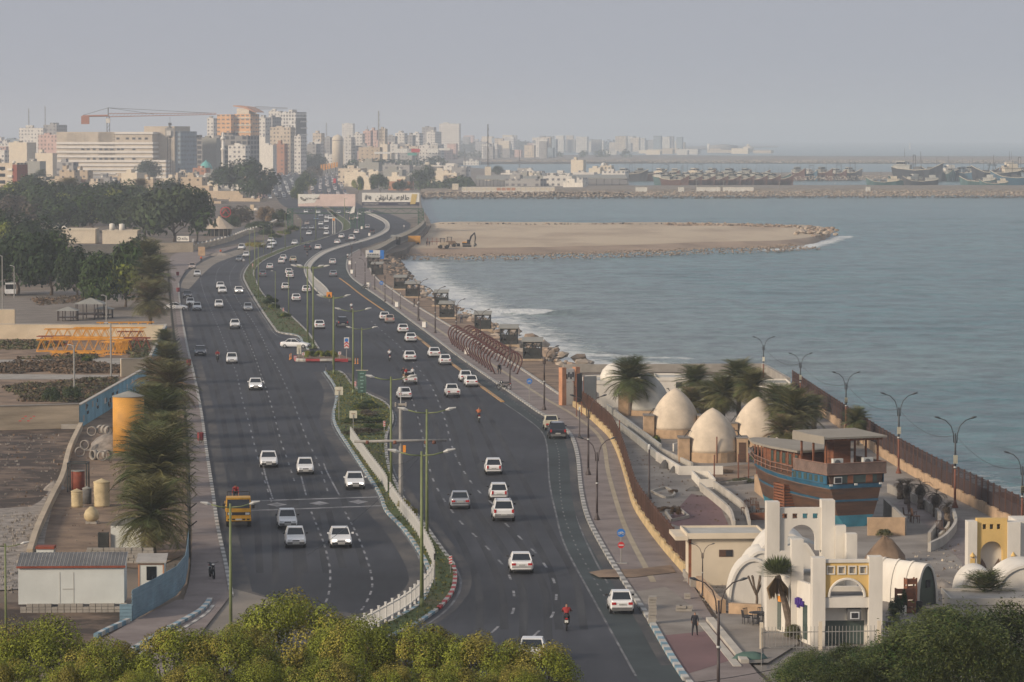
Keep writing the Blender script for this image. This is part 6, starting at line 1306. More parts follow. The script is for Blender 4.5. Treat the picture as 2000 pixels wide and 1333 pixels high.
mat('plaster_white',(0.64,0.60,0.53),0.85,0.13,0.6,detail=10,stretch=(1,1,.35));mat('plaster_cream',(0.60,0.52,0.40),0.88,0.10,0.4,detail=8);mat('plaster_yellow',(0.62,0.42,0.15),0.85,0.1,0.5)
mat('tan_stone',(0.42,0.29,0.18),0.9,0.22,1.2,detail=8,bump=0.3);mat('wood_red',(0.20,0.075,0.035),0.7,0.35,0.6,stretch=(1,1,6));mat('wood_dark',(0.05,0.030,0.022),0.75,0.5,0.7,col2=(0.12,0.058,0.032),stretch=(.6,.6,4),detail=8)
mat('wood_grey',(0.16,0.115,0.095),0.8,0.25,1.0);mat('ship_blue',(0.02,0.10,0.17),0.55,0.3,0.8);mat('ship_blue_light',(0.04,0.19,0.26),0.6,0.3,0.8);mat('felt_grey',(0.26,0.235,0.195),0.9,0.12,0.5,detail=8);mat('roof_dark',(0.12,0.115,0.11),0.9,0.25,1.5)
mat('gate_orange',(0.45,0.22,0.12),0.8,0.2,1.0);mat('net_dark',(0.045,0.028,0.028),0.85,0.3,1.0);mat('glass_green',(0.06,0.085,0.075),0.15,spec=0.8);mat('sign_purple',(0.06,0.025,0.22),0.5);mat('green_wall',(0.095,0.115,0.09),0.85,0.15,0.5);mat('yellow_wall',(0.50,0.37,0.19),0.9,0.3,1.2,detail=8,bump=0.4)
def wallpl(px,h,th,m,name,label,cat='low wall',z0=0.0,group=None,step=2.0,smooth=False,cap=None):
 pts=PL(px,0,step)if smooth else[P(x,y)for x,y in px];mb=MB(m);a,b=offset(pts,th/2),offset(pts,-th/2)
 for i in range(len(pts)-1):
  q=(a[i],a[i+1],b[i+1],b[i]);mb.add([(v.x,v.y,z0)for v in q]+[(v.x,v.y,z0+h)for v in q],[(4,5,6,7),(0,1,5,4),(1,2,6,5),(2,3,7,6),(3,0,4,7)])
 o=mb.build(name);tag(o,label,cat,group)
 if cap:
  mb=MB(cap);a,b=offset(pts,th/2+.06),offset(pts,-th/2-.06)
  for i in range(len(pts)-1):
   q=(a[i],a[i+1],b[i+1],b[i]);mb.add([(v.x,v.y,z0+h)for v in q]+[(v.x,v.y,z0+h+.1)for v in q],[(3,2,1,0),(4,5,6,7),(0,1,5,4),(1,2,6,5),(2,3,7,6),(3,0,4,7)])
  mb.build('coping',o)
 return o
def site(x0,x1,yb,rz=0.0,name='building',label='',cat='building',group=None,z=0.0):
 p=P((x0+x1)/2,yb,z);t=thing(name,label,cat,p,rz,group);return t,(x1-x0)/ppm(p.y),ppm(p.y)
def dome(x,yb,ytop,rpx,m,lab,plinth=.95,door=None,blocks=((-1.0,.55),(1.0,.55))):
 p=P(x,yb);k=ppm(p.y);r=rpx/k;h=hgt(x,yb,ytop);t=thing('dome_house',lab,'dome house',p+Vector((0,r*.6,0)),0,'pointed dome houses');b=MB(m);b.smooth=True
 pr=[];n=14
 for i in range(n+1):u=i/n;pr.append((r*(1-u**2.15)**.80 if u<1 else .01,plinth+(h-plinth)*u))
 b.lathe(pr,32);b.build('shell',t);b=MB('tan_stone');b.lathe([(r*1.03,0),(r*1.03,plinth),(r*.9,plinth+.02)],24);b.build('plinth',t)
 for sx,w_ in blocks:
  c=MB('tan_stone');cx_=sx*(r+.25);c.bb(cx_-w_,cx_+w_,-r*.55-.3,r*.25,0,2.35);c.m('paving_grey');c.bb(cx_-w_-.06,cx_+w_+.06,-r*.55-.36,r*.25,2.35,2.45);q=c.build('porch',t)
  if door==sx:
   d=MB('wood_dark');d.bb(cx_-.35,cx_+.35,-r*.55-.33,-r*.55-.27,0,1.95);d.build('door',q)
  f=MB('steel_dark');f.tube((cx_,-r*.3,2.4),(cx_-sx*.5,-r*.3,3.0),.04);f.box(cx_-sx*.55,-r*.3,3.05,.3,.15,.08);f.build('floodlight',t)
 return t
dome(1266,812,730,44,'dome_grey','grey white dome with two tan porches behind the first palm',.6,None);dome(1320,856,760,48,'dome_cream','cream pointed dome between the palm and the foremost dome',.9,1.0)
dome(1393,903,799,52,'dome_cream','foremost cream pointed dome with brown door in its tan porch',.95,1.0);dome(1482,872,777,50,'dome_cream','stained cream pointed dome half hidden by palms',.8,-1.0,((-1.0,.7),));dome(1518,915,855,22,'dome_cream','sliver of cream dome behind the ship bow',.4,None,((-1.0,.3),))
def block(x0,x1,yb,yt,depth,m,roof,lab,rz=0.0,name='building',cat='building',parapet=.25,group=None,over=0.0):
 t,w_,k=site(x0,x1,yb,rz,name,lab,cat,group);h=hgt((x0+x1)/2,yb,yt);b=MB(m);b.bb(-w_/2,w_/2,0,depth,0,h-.02);b.build('wall',t)
 r=MB(roof);r.bb(-w_/2-over,w_/2+over,-over,depth+over,h-.02,h+.06);r.build('roof',t);p_=MB(m)
 if parapet:
  p_.bb(-w_/2-over,w_/2+over,-over-.1,-over,h-.2,h+parapet);p_.bb(-w_/2-over,w_/2+over,depth+over,depth+over+.1,h-.1,h+parapet);p_.bb(-w_/2-over-.1,-w_/2-over,-over-.1,depth+over+.1,h-.1,h+parapet);p_.bb(w_/2+over,w_/2+over+.1,-over-.1,depth+over+.1,h-.1,h+parapet);p_.build('parapet',t)
 return t,w_,h
t,w_,h=block(1148,1235,796,748,9,'plaster_white','dome_grey','long low white house behind the brown fence at the gate');b=MB('plaster_white');b.smooth=True;b.lathe([(1.6,0),(1.6,.6),(1.3,1.3),(.7,1.9),(.01,2.1)],16,(w_*.1,4,h));b.build('roof_dome',t);b=MB('grey_plastic');b.bb(-w_*.42,-w_*.34,-.3,0,1.2,1.9);b.build('air_conditioner',t)
t,w_,h=block(1283,1345,772,741,7,'plaster_white','dome_grey','small white house with a barred window before the sea wall');b=MB('sign_black');b.bb(w_*.1,w_*.3,-.05,-.01,.9,1.6);b.build('window',t)
t,w_,h=block(1488,1543,782,752,7,'plaster_white','roof_grey','white walled hut with corrugated roof at the bay corner')
wallpl([(1100,728),(1300,727),(1490,726),(1540,755)],1.1,.5,'concrete','sea_wall','rough concrete wall along the back of the compound','wall');wallpl([(1140,745),(1480,742)],.5,2.5,'dome_grey','roof_slab','pale rubble covered slab along the sea wall','slab')
t,w_,k=site(1101,1123,793,R(35),'gate','orange gate pillars with black lettered board at the compound corner','gate')
for x in(-1.0,1.0):b=MB('gate_orange');b.bb(x-.3,x+.3,-.35,.35,0,4.6);b.build('pillar',t)
b=MB('billboard_white');b.bb(-.7,.7,-.1,.1,2.9,4.4);b.build('board',t);b=MB('sign_black')
for i in range(4):b.box(-.45+i*.3,-.12,3.5+.2*(i%2),.2,.04,.6)
b.build('lettering',t);b=MB('billboard_white');b.bb(-.6,.6,-.05,.05,0,2.8);b.build('panel',t)
for i,(x,yb,yt)in enumerate(((1131,815,730),(1152,805,735))):
 q,h=base_pole(x,yb,yt);t=thing('notice_board',['dark poster board just inside the orange gate','rusty mesh board beside the long white house'][i],'board',q,R(70 if i==0 else 35));b=MB('pole_rust')
 for s in(-1,1):b.tube((s*.9,0,0),(s*.9,0,h),.05)
 b.build('post',t);b=MB(['steel_dark','dome_grey'][i]);b.bb(-.9,.9,-.04,.04,h*.35,h);b.build('board',t)
def fence(px,lab,h,bars,mbar,mpost,wall_h,wall_m,group=None,gapb=.16,net=None,postw=.07,smooth=True):
 t=thing('fence',lab,'fence',(0,0,0));pts=resample(PL(px,0,1.0),2.4);a,b=offset(pts,.22),offset(pts,-.22);w_=MB(wall_m)
 for i in range(len(pts)-1):
  q=(a[i],a[i+1],b[i+1],b[i]);hh=wall_h+(.12 if i%2 else 0);w_.add([(v.x,v.y,0)for v in q]+[(v.x,v.y,hh)for v in q],[(4,5,6,7),(0,1,5,4),(1,2,6,5),(2,3,7,6),(3,0,4,7)])
 w_.build('base_wall',t)
 for i in range(len(pts)-1):
  p,q=pts[i],pts[i+1];m_=MB(mpost);m_.box(p.x,p.y,wall_h+h/2,postw*2,postw*2,h+.15);m_.build('post',t);m_=MB(mbar);L=(q-p).length;n=int(L/gapb);ang=math.atan2(q.y-p.y,q.x-p.x)
  if net:c=(p+q)/2;m_.m(net);m_.box(c.x,c.y,wall_h+h*.30,L-.1,.02,h*.60,ang);m_.m(mbar)
  for j in range(1,n):c=p.lerp(q,j/n);m_.box(c.x,c.y,wall_h+h/2,.035,.035,h)
  for z in(.12,.9):c=(p+q)/2;m_.box(c.x,c.y,wall_h+h*z,L-.1,.05,.06,ang)
  m_.build('panel',t)
 return t
mat('fence_brown',(0.085,0.042,0.028),0.75,0.35,0.5)
fence([(1122,796),(1150,816),(1172,836),(1192,856),(1206,882),(1217,912),(1228,950),(1240,990),(1262,1027),(1300,1077),(1348,1132)],'brown picket fence on a yellow stone wall beside the promenade',1.75,1,'fence_brown','fence_brown',.75,'yellow_wall')
fence([(1548,768),(1600,806),(1660,848),(1730,896),(1818,948),(1906,992),(1975,1028),(2060,1072)],'rusty sea fence with dark netting along the water',2.0,1,'net_dark','fence_brown',.8,'tan_stone',gapb=.22,net='net_dark')
BW='pale low walls of the derelict garden'
for px,h,th,m,lab,sm in(([(1186,802),(1230,836),(1290,882)],.75,.22,'dome_grey','upper balustrade running down behind the brown fence',False),([(1206,836),(1240,862),(1283,898)],.75,.22,'dome_grey','lower balustrade running down behind the brown fence',False),([(1283,900),(1328,928),(1412,928)],.85,.25,'plaster_white','bright white angled wall before the foremost dome',False),([(1290,884),(1352,914)],.5,.2,'concrete_light','channel edge beside the foremost dome',False),([(1352,935),(1367,952),(1396,952),(1384,936),(1352,935)],.75,.15,'plaster_white','small white basin in the garden',False),([(1367,958),(1400,985),(1425,1008),(1434,1034)],.7,.2,'concrete_light','garden side balustrade of the curved bridge',True),([(1395,955),(1430,980),(1455,1003),(1464,1034)],.7,.2,'concrete_light','ship side balustrade of the curved bridge',True),([(1272,962),(1300,974),(1318,968),(1300,955),(1272,962)],.2,.15,'concrete_light','kerb of the oval weed bed',True),([(1300,1003),(1312,1020),(1345,1012),(1328,998),(1300,1003)],.25,.15,'concrete_light','kerb of the triangular bed',False),([(1392,948),(1450,946),(1500,930)],.3,.25,'concrete','kerb of the weedy bed before the domes',True),([(1315,882),(1340,876),(1352,862)],.8,.15,'plaster_white','small white balustrade by the second dome',True),([(1735,962),(1790,985),(1828,1010),(1835,1032),(1815,1060)],.8,.25,'concrete','curved inner wall of the trough behind the ship',True),([(1862,1010),(1866,1035),(1845,1062),(1815,1078)],.7,.25,'concrete_light','curved outer wall of the trough behind the ship',True),([(1850,1014),(1852,1035),(1835,1055)],.5,.2,'plaster_cream','cream bench wall beside the trough',True),([(1700,872),(1760,905),(1820,940),(1925,1000),(1960,1020)],.6,.3,'tan_stone','tan retaining wall inside the sea fence',False),([(1476,960),(1526,1000)],1.5,.25,'tan_stone','tan wall landward of the ship',False),([(1476,960),(1506,950)],1.5,.25,'tan_stone','short tan return wall landward of the ship',False),([(1694,1046),(1767,1046)],1.45,.3,'tan_stone','tan block wall seaward of the ship stern',False),([(1767,1046),(1728,1008)],1.45,.25,'concrete','grey return of the tan wall by the stern',False),([(1365,1150),(1398,1190),(1412,1198)],.9,.4,'tan_stone','broken tan planter wall at the promenade',False),([(1425,1198),(1524,1203)],.7,.5,'tan_stone','tan planter wall behind the black table',False),([(1386,1216),(1455,1300)],.35,.5,'concrete_light','pale step along the cafe terrace',False),([(1372,1222),(1440,1306)],.18,.5,'concrete_light','lower pale step along the cafe terrace',False),([(1340,1128),(1356,1150)],.6,.5,'concrete','broken end of the yellow wall',False)):
 wallpl(px,h,th,m,'garden_wall',lab,'low wall',0,BW,1.0,sm)
sheet('terrace',[(1392,1214),(1545,1206),(1560,1262),(1500,1300),(1458,1300)],'paving_grey',.16,smooth=False);sheet('garden_bed',[(1392,945),(1500,925),(1500,905),(1380,915)],'dirt_tan',.05,smooth=False);sheet('garden_bed',[(1365,1145),(1430,1120),(1530,1140),(1520,1200),(1415,1196)],'rubble_grey',.06,smooth=False)
sheet('paving_patch',[(1350,965),(1400,975),(1425,1030),(1330,1030),(1300,1020)],'paving_red',.012,smooth=False);sheet('paving_patch',[(1745,985),(1800,1020),(1880,1100),(1870,1150),(1930,1150),(1900,1030),(1800,960)],'paving_pink',.012,smooth=False)
for i in range(7):
 x,y=((1395,944),(1442,942),(1462,940),(1478,930),(1495,925),(1400,905),(1210,870))[i];q=P(x,y);b=MB('pole_rust');b.tube((0,0,0),(0,0,2.6),.06);tag(b.build('garden_post',None,q),'rusty post, %s in the row before the domes'%ordn(i),'post','rusty posts before the domes')
def heap(x,yb,wpx,h,m,lab,dy=1.0,seed=1,cat='heap',name='earth_heap'):
 q=P(x,yb);r=wpx/2/ppm(q.y);rn=random.Random(seed);b=MB(m);b.smooth=True;n=20;pr=[(1,0),(.85,.28),(.6,.62),(.35,.88),(.12,1.0)];vs=[]
 for a,z in pr:
  for i in range(n):t=6.283*i/n;k=a*r*rn.uniform(.88,1.1);vs.append((k*math.cos(t),k*math.sin(t)*dy,h*z*rn.uniform(.9,1.08)))
 fs=[(j*n+i,j*n+(i+1)%n,(j+1)*n+(i+1)%n,(j+1)*n+i)for j in range(4)for i in range(n)]+[tuple(4*n+i for i in range(n))];b.add(vs,fs);return tag(b.build(name,None,q+Vector((0,r*dy,0))),lab,cat)
heap(1733,1104,84,1.9,'dirt_tan','mound of brown earth behind the white arcade',1.0,1);heap(1298,916,22,.8,'roof_dark','larger dark grey gravel pile at the white angled wall',.8,2);heap(1316,924,18,.6,'roof_dark','smaller dark grey gravel pile at the white angled wall',.8,3);heap(1356,960,34,.35,'roof_dark','flat dark gravel pile by the white basin',.8,4);heap(1465,1180,60,.9,'rubble_grey','grey rubble heap under the white vaults',.8,5);heap(1352,1140,40,.5,'rubble_grey','rubble spilling over the promenade at the fence end',.8,6)
heap(1838,1150,60,.5,'rubble_grey','strip of rubble between vault and yellow portal',.8,9)
t,w_,h=block(1350,1485,1145,1046,4.2,'plaster_cream','dome_grey','cream flat roofed block with one slot window at the fence end',R(3),over=.28,parapet=.2);b=MB('wood_dark');b.bb(w_*-.10,w_*.10,-.04,.0,2.1,2.6);b.m('sign_black');b.bb(w_*.0,w_*.095,-.06,-.04,2.14,2.56);b.build('window',t);b=MB('plaster_cream');b.bb(-w_/2-1.2,-w_/2-.3,-.4,4.2,h-.3,h-.02);b.build('roof_overhang',t);b=MB('wood_red');b.bb(-w_/2-.2,-w_/2,.1,.3,0,h-.3);b.build('post',t)
def vault(x,yb,rpx,ytop,L,m,lab,rz=0.0,end=None,seg=18,ribs=0,thick=.12,cat='vaulted building'):
 q=P(x,yb);k=ppm(q.y);r=rpx/k;h=hgt(x,yb,ytop);t=thing('vault_house',lab,cat,q,rz,'white barrel vaults');b=MB(m);b.smooth=False;vs=[]
 def arc(rr,hh,y):return[(-rr*math.cos(math.pi*i/seg),y,hh*math.sin(math.pi*i/seg)**.9)for i in range(seg+1)]
 A=arc(r,h,0)+arc(r,h,L);b.smooth=True;b.add(A,[(i,i+1,seg+2+i,seg+1+i)for i in range(seg)]);b.smooth=False;I=arc(r-thick*1.5,h-thick*1.5,0);b.add(arc(r,h,0)+I,[(i+1,i,seg+1+i,seg+2+i)for i in range(seg)]);
 b.add(arc(r,h,L),[tuple(range(seg+1))])
 for i in range(ribs):y=L*(i+1)/(ribs+1);b.smooth=True;R1=arc(r+.06,h+.06,y-.12)+arc(r+.06,h+.06,y+.12);b.add(R1,[(i,i+1,seg+2+i,seg+1+i)for i in range(seg)])
 b.build('shell',t);e=MB(end or m);e.add(arc(r-thick*1.5,h-thick*1.5,.12),[tuple(range(seg,-1,-1))]);e.build('end_wall',t)
 return t,r,h
vault(1472,1182,50,1092,3,'plaster_white','lowest of the nested white vaults beside the cream block');vault(1488,1178,48,1076,4,'plaster_white','middle one of the nested white vaults beside the cream block');vault(1535,1172,74,1042,6,'plaster_white','largest of the nested white vaults left of the arcade')
t,r,h=vault(1812,1182,28,1101,5.5,'plaster_white','ribbed white vault with a green end wall behind the arcade',R(38),'green_wall',ribs=3);b=MB('sign_black');b.bb(-.1,.3,.05,.09,1.2,1.7);b.build('window',t)
vault(1915,1172,42,1114,4,'plaster_white','smaller white vault in front of the yellow portal');vault(2010,1180,70,1104,5,'plaster_white','large white vault cut by the picture edge')
block(1858,2060,1212,1176,5,'concrete_light','concrete','flat grey parapet roof behind the feathery trees')
def panel_holes(mb,x0,x1,z0,z1,y0,y1,holes,arch=None):
 """wall with square holes in a row near the top and an arched opening at the foot"""
 hs=sorted(holes);zt0,zt1=(hs[0][2],hs[0][3])if hs else(z1,z1)
 mb.bb(x0,x1,y0,y1,zt1,z1);xs=[x0]+[v for a in hs for v in a[:2]]+[x1]
 for i in range(0,len(xs),2):mb.bb(xs[i],xs[i+1],y0,y1,zt0,zt1)
 if arch:
  ac,ar_,az=arch;seg=14;top=[(ac-ar_*math.cos(math.pi*i/seg),az+ar_*math.sin(math.pi*i/seg))for i in range(seg+1)];pol=[(x0,z0),(ac-ar_,z0)]+top+[(ac+ar_,z0),(x1,z0),(x1,zt0),(x0,zt0)]
  T0=mb.T;mb.ext(pol,(0,(y0+y1)/2,0),(1,0,0),(0,0,1),y1-y0);mb.T=T0
 else:mb.bb(x0,x1,y0,y1,z0,zt0)
t,w_,k=site(1586,1724,1264,R(3),'arcade_building','white arcade shop with yellow arched panel and tall stepped pillars','building')
H1=hgt(1655,1264,1090);hw=w_/2;pz=lambda y:hgt(1655,1264,y)
for x0,x1,hh,y0,y1,in((-hw,-hw+.80,H1,0,1.0),(hw-.85,hw,H1+.05,0,1.0)):b=MB('plaster_white');b.bb(x0,x1,y0,y1,0,hh);b.build('pillar',t)
b=MB('plaster_white');b.bb(-hw+.8,hw-.85,.15,.95,pz(1188),pz(1168));b.bb(-hw+.8,hw-.85,.12,.5,pz(1100),pz(1094));b.build('beam',t)
xw=hw-.85+hw-.8;xc=(-hw+.8+hw-.85)/2;b=MB('plaster_yellow');z0,z1=pz(1167),pz(1101);panel_holes(b,-hw+.8,hw-.85,z0,z1,.2,.42,[(xc+(i-1.5)*.68-.17,xc+(i-1.5)*.68+.17,pz(1121),pz(1108))for i in range(4)],(xc,xw*.40,z0));b.build('yellow_panel',t)
for i in range(4):
 x=xc+(i-1.5)*.68;f=MB('plaster_white');zz=(pz(1121)+pz(1108))/2;f.bb(x-.27,x+.27,.14,.2,zz+.2,zz+.28);f.bb(x-.27,x+.27,.14,.2,zz-.28,zz-.2);f.bb(x-.27,x-.19,.14,.2,zz-.2,zz+.2);f.bb(x+.19,x+.27,.14,.2,zz-.2,zz+.2);f.m('dome_grey');f.bb(x-.19,x+.19,.3,.34,zz-.2,zz+.2);f.build('window_frame',t)
b=MB('plaster_white');pts=[(xc+xw*.41*math.cos(a*math.pi/16),.16,z0+xw*.41*math.sin(a*math.pi/16))for a in range(17)];b.path(pts,.09,6);b.build('arch_trim',t)
b=MB('roof_dark');b.bb(-hw+.8,hw-.85,.96,3.2,pz(1168)-.1,pz(1168)-.02);b.build('roof',t)
b=MB('plaster_white');b.bb(-hw+.8,hw-.85,.9,1.2,pz(1216),pz(1188));b.bb(-hw+.8,hw-.85,3.2,3.5,0,pz(1168)+.3);b.bb(hw-.3,hw-.1,1.0,6.2,0,pz(1168));b.build('wall',t)
b=MB('glass_green');b.bb(-hw+.8,hw-1.0,.95,1.0,.05,pz(1216));b.build('shop_window',t);b=MB('plaster_white');b.bb(hw-1.0,hw-.85,.9,1.1,0,pz(1216));b.build('window_jamb',t)
b=MB('grey_plastic');b.bb(xc+.1,xc+.95,.35,.95,pz(1214),pz(1191));q=b.build('air_conditioner',t);b=MB('lamp_clear');b.bb(xc+.24,xc+.82,.30,.35,pz(1211),pz(1197));b.m('sign_black');b.bb(xc+.32,xc+.74,.28,.30,pz(1209),pz(1199));b.build('grille_panel',q)
A_=Vector((-hw+.1,1.0));Bp=Vector((-hw-1.55,7.5));b=MB('plaster_white');dv=(Bp-A_);L_=dv.length;dn=dv.normalized();ang=math.atan2(dn.y,dn.x);mid=(A_+Bp)/2
b.box(mid.x,mid.y,pz(1145)/2,L_,.25,pz(1145),ang);b.build('side_wall',t)
for u,yb_,yt_,ww in((.12,1230,1182,.7),(.80,1215,1150,.9)):
 c=A_.lerp(Bp,u);g=MB('glass_green');g.box(c.x-.14*math.sin(-ang)*-1 if False else c.x-.13,c.y-.03,1.35,ww,.06,2.2,ang);g.build('side_window',t)
for uu,zz in((.27,pz(1168)*.80),(.80,pz(1168)*.95)):
 b=MB('sign_purple');c=A_.lerp(Bp,uu)
 for i in range(5):
  q=c+dn*((i-2)*.36);b.box(q.x-.22,q.y-.08,zz+.06*(i%2),.26,.10,.34+.16*(i%3),ang);b.box(q.x-.22,q.y-.08,zz-.12,.38,.10,.12,ang)
 b.build('lettering',t)
b=MB('sign_orange');c=A_.lerp(Bp,.74);b.box(c.x-.22,c.y-.08,pz(1168)*.74,.35,.1,.35,ang);b.build('emblem',t)
yr=6.5;kz=lambda y:PY(1590,y,P(1590,1264).y+yr).z
def px_(x):return(x-1655)/ppm(P(0,1264).y+yr)
b=MB('plaster_white');b.bb(px_(1524),px_(1549),yr-.2,yr+.9,0,kz(980));b.build('pillar',t);b=MB('plaster_white');b.bb(px_(1632),px_(1658),yr-.2,yr+.9,0,kz(977));b.build('pillar',t)
b=MB('plaster_white');b.bb(px_(1560),px_(1583),yr-3.4,yr-2.6,0,kz(1042));b.build('pillar',t);b=MB('plaster_white');b.bb(px_(1658.5),px_(1679),yr-.4,yr+.5,0,kz(1026));b.build('pillar',t);b=MB('plaster_white');b.bb(px_(1676),px_(1697),yr-1.3,yr-.45,0,kz(1039));b.build('pillar',t)
b=MB('plaster_white');ww=px_(1632)-px_(1549);panel_holes(b,px_(1549),px_(1632),kz(1075),kz(992),yr,yr+.5,[(px_(1555+20*i),px_(1565+20*i),kz(1013),kz(1003))for i in range(4)],(px_(1593),ww*.33,kz(1052)));b.build('arch_wall',t)
b=MB('dome_grey');b.smooth=True;seg=14;r_=2.2;cx_=px_(1600);vs=[(cx_-r_*math.cos(math.pi*i/seg),y,kz(1130)+r_*math.sin(math.pi*i/seg))for y in(yr+1.2,yr+5)for i in range(seg+1)];b.add(vs,[(i,i+1,seg+2+i,seg+1+i)for i in range(seg)]);b.m('plaster_white');b.bb(cx_-r_,cx_+r_,yr+1.2,yr+5,0,kz(1130));b.build('rear_vault',t)
t,w_,k=site(1888,2012,1140,R(4),'portal_building','yellow portal with white arched niche and white side pillars','building');pz=lambda y:hgt(1950,1140,y);X=lambda x:(x-1950)/k
for a,c,hh in((1888,1906,1018),(1967,1992,1020)):b=MB('plaster_white');b.bb(X(a),X(c),-.2,.9,0,pz(hh));b.build('pillar',t)
b=MB('plaster_yellow');panel_holes(b,X(1906.5),X(1966.5),0,pz(1013),0,.6,[(X(1918+14*i),X(1925+14*i),pz(1034),pz(1024))for i in range(3)],(X(1936.5),.82,pz(1080)));b.build('yellow_panel',t)
b=MB('plaster_white');b.bb(X(1912),X(1961),.62,.8,0,pz(1015));b.bb(X(1992),X(2060),.2,4,0,pz(1020));b.build('rear_wall',t);b=MB('wood_grey')
for s in(-1,1):b.add([(X(1936.5)+s*.25,.55,pz(1112)),(X(1936.5)+s*.8,.55,pz(1112)),(X(1936.5)+s*.62,.55,pz(1092)),(X(1936.5)+s*.35,.55,pz(1104))],[(0,1,2,3)])
b.build('wing_ornament',t);b=MB('plaster_yellow')
for x in(1897,1978):b.bb(X(x)-.17,X(x)+.17,-.25,-.2,.6,pz(1090));b.lathe([(.01,0),(.2,.15),(.01,.45)],8,(X(x),-.2,pz(1090)))
b.build('keyhole_niche',t)
block(1960,2060,1060,1030,3,'concrete','dome_grey','grey flat roof with square holes behind the yellow portal')
SP=P(1674,1032)+Vector((0,1.2,0));t=thing('ship','wooden dhow restaurant with blue stripes and a grey canopy, standing ashore','ship',SP,R(113))
def hull(mb,zs,m,fw=1.0):
 """strip of the hull between heights; stations from transom (x=0) to bow (x=19)"""
 st=[(0,1.0),(2,1.04),(5,1.06),(9,1.0),(12.5,.86),(15.5,.60),(17.5,.34),(19,.04)];mb.m(m);n=len(st)
 def ring(z):
  t_=z/4.4;wd=2.55*(.35+.65*min(1,max(0,t_))**.5)*fw;fx=1.0-.16*(1-t_);return[(x*(fx if x>9 else 1)+0,wd*w_,z+(x/19)**2*.8*t_)for x,w_ in st]
 A,B=ring(zs[0]),ring(zs[1]);vs=[]
 for q in(A,B):
  for s in(-1,1):vs+=[(x,s*y,z)for x,y,z in q]
 fs=[]
 for i in range(n-1):fs+=[(i,2*n+i,2*n+i+1,i+1),(n+i,n+i+1,3*n+i+1,3*n+i)]
 fs.append((0,n,3*n,2*n));mb.add(vs,fs)
for nm,z0,z1,m,f_ in(('hull',0.0,.95,'ship_blue_light',1),('hull_planks',.95,2.05,'wood_dark',1),('hull_stripe',2.05,2.25,'ship_blue',1.02),('hull_planks',2.25,3.15,'wood_dark',1.0),('hull_stripe',3.15,3.55,'ship_blue',1.03),('bulwark',3.55,4.3,'wood_dark',.99)):b=MB(m);hull(b,(z0,z1),m,f_);b.build(nm,t)
for z in(2.05,3.15,3.55):
 b=MB('wood_grey');hull(b,(z-.04,z+.04),'wood_grey',1.05);b.build('rubbing_strake',t)
b=MB('felt_grey');b.sheet([(.1,-2.5),(9,-2.5),(15,-1.6),(18.5,0),(15,1.6),(9,2.5),(.1,2.5)],4.05);b.build('deck',t)
for s in(-1,1):b=MB('ship_blue');b.bb(.1,6.2,s*2.64-.03,s*2.64+.03,3.56,4.34);b.build('blue_side_panel',t)
for i in range(6):
 b=MB('glass_green');b.bb(.7+i*.95,1.2+i*.95,2.62,2.70,3.68,4.18);b.build('port_window',t)
b=MB('glass_green');b.bb(-.06,-.01,-1.9,1.9,3.62,4.25);q=b.build('stern_window',t);b=MB('wood_red');b.bb(-.1,-.06,-1.5,-.9,3.6,4.25);b.bb(-.1,-.06,.3,.8,3.6,4.25);b.build('shutter',q);b=MB('plate_white');b.bb(-.14,-.10,1.35,2.1,3.6,4.15);b.m('sign_black');b.bb(-.17,-.14,1.43,2.02,3.67,4.08);b.build('window',t)
mat('lattice',(0.20,0.12,0.09),0.8,0.25,2.0)
def lattice(mb,a,c,z0,z1):
 a,c=Vector(a),Vector(c);L=(c-a).length;n=int(L/.34)
 for i in range(-3,n):
  for s in(0,1):
   u0,u1=(i/n,(i+3)/n)if s==0 else((i+3)/n,i/n);p,q=a.lerp(c,max(0,min(1,u0))),a.lerp(c,max(0,min(1,u1)))
   if(q-p).length>.15:mb.tube((p.x,p.y,z0),(q.x,q.y,z1),.028,None,4)
 for z in(z0,z1):mb.tube((a.x,a.y,z),(c.x,c.y,z),.06,None,4)
for a,c in(((-.15,-2.75),(-.15,2.75)),((-.15,2.75),(5.6,2.85)),((-.15,-2.75),(5.6,-2.85))):
 b=MB('lattice');lattice(b,a+(0,)if False else(a[0],a[1],0),(c[0],c[1],0),4.35,5.25);b.m('wood_grey');d=Vector(c)-Vector(a);b.box((a[0]+c[0])/2,(a[1]+c[1])/2,4.8,d.length,.03,.86,math.atan2(d.y,d.x));b.build('lattice_rail',t)
b=MB('wood_red')
for i in range(9):
 x=6.1+i*1.15;y=2.5*(1-max(0,x-8)**2/130);b.tube((x,y,3.9),(x,y,5.75),.07,None,4)
 b.tube((x,-y,3.9),(x,-y,5.75),.07,None,4)
b.build('gallery_posts',t);b=MB('wood_red');b.prism([(5.8,-2.1),(13.5,-1.6),(13.5,1.6),(5.8,2.1)],4.05,5.6);b.build('cabin',t)
for i in range(5):g=MB('glass_green');x=6.6+i*1.25;yy=2.1-.5*(x-5.8)/7.7+.03;g.box(x,yy,4.95,.6,.05,.9,-.065);g.build('cabin_window',t)
b=MB('felt_grey');b.prism([(5.2,-2.7),(10,-2.75),(14.5,-2.1),(17.6,-.9),(18.3,0),(17.6,.9),(14.5,2.1),(10,2.75),(5.2,2.7)],5.72,5.9,True,True);b.build('fore_roof',t)
b=MB('lattice');b.path([(6,2.72,4.5),(10,2.72,4.6),(14,2.15,4.8),(17,1.1,5.0),(18.6,0,5.1)],.05,5);b.path([(6,2.72,4.1),(10,2.72,4.2),(14,2.15,4.4),(17,1.1,4.6),(18.6,0,4.7)],.05,5);b.build('side_rail',t)
for x,y in((.7,-2.4),(.7,2.4),(2.8,2.45),(4.8,2.5),(4.8,-2.5),(2.8,-2.45)):b=MB('wood_red');b.box(x,y,5.7,.14,.14,3.2);b.build('post',t)
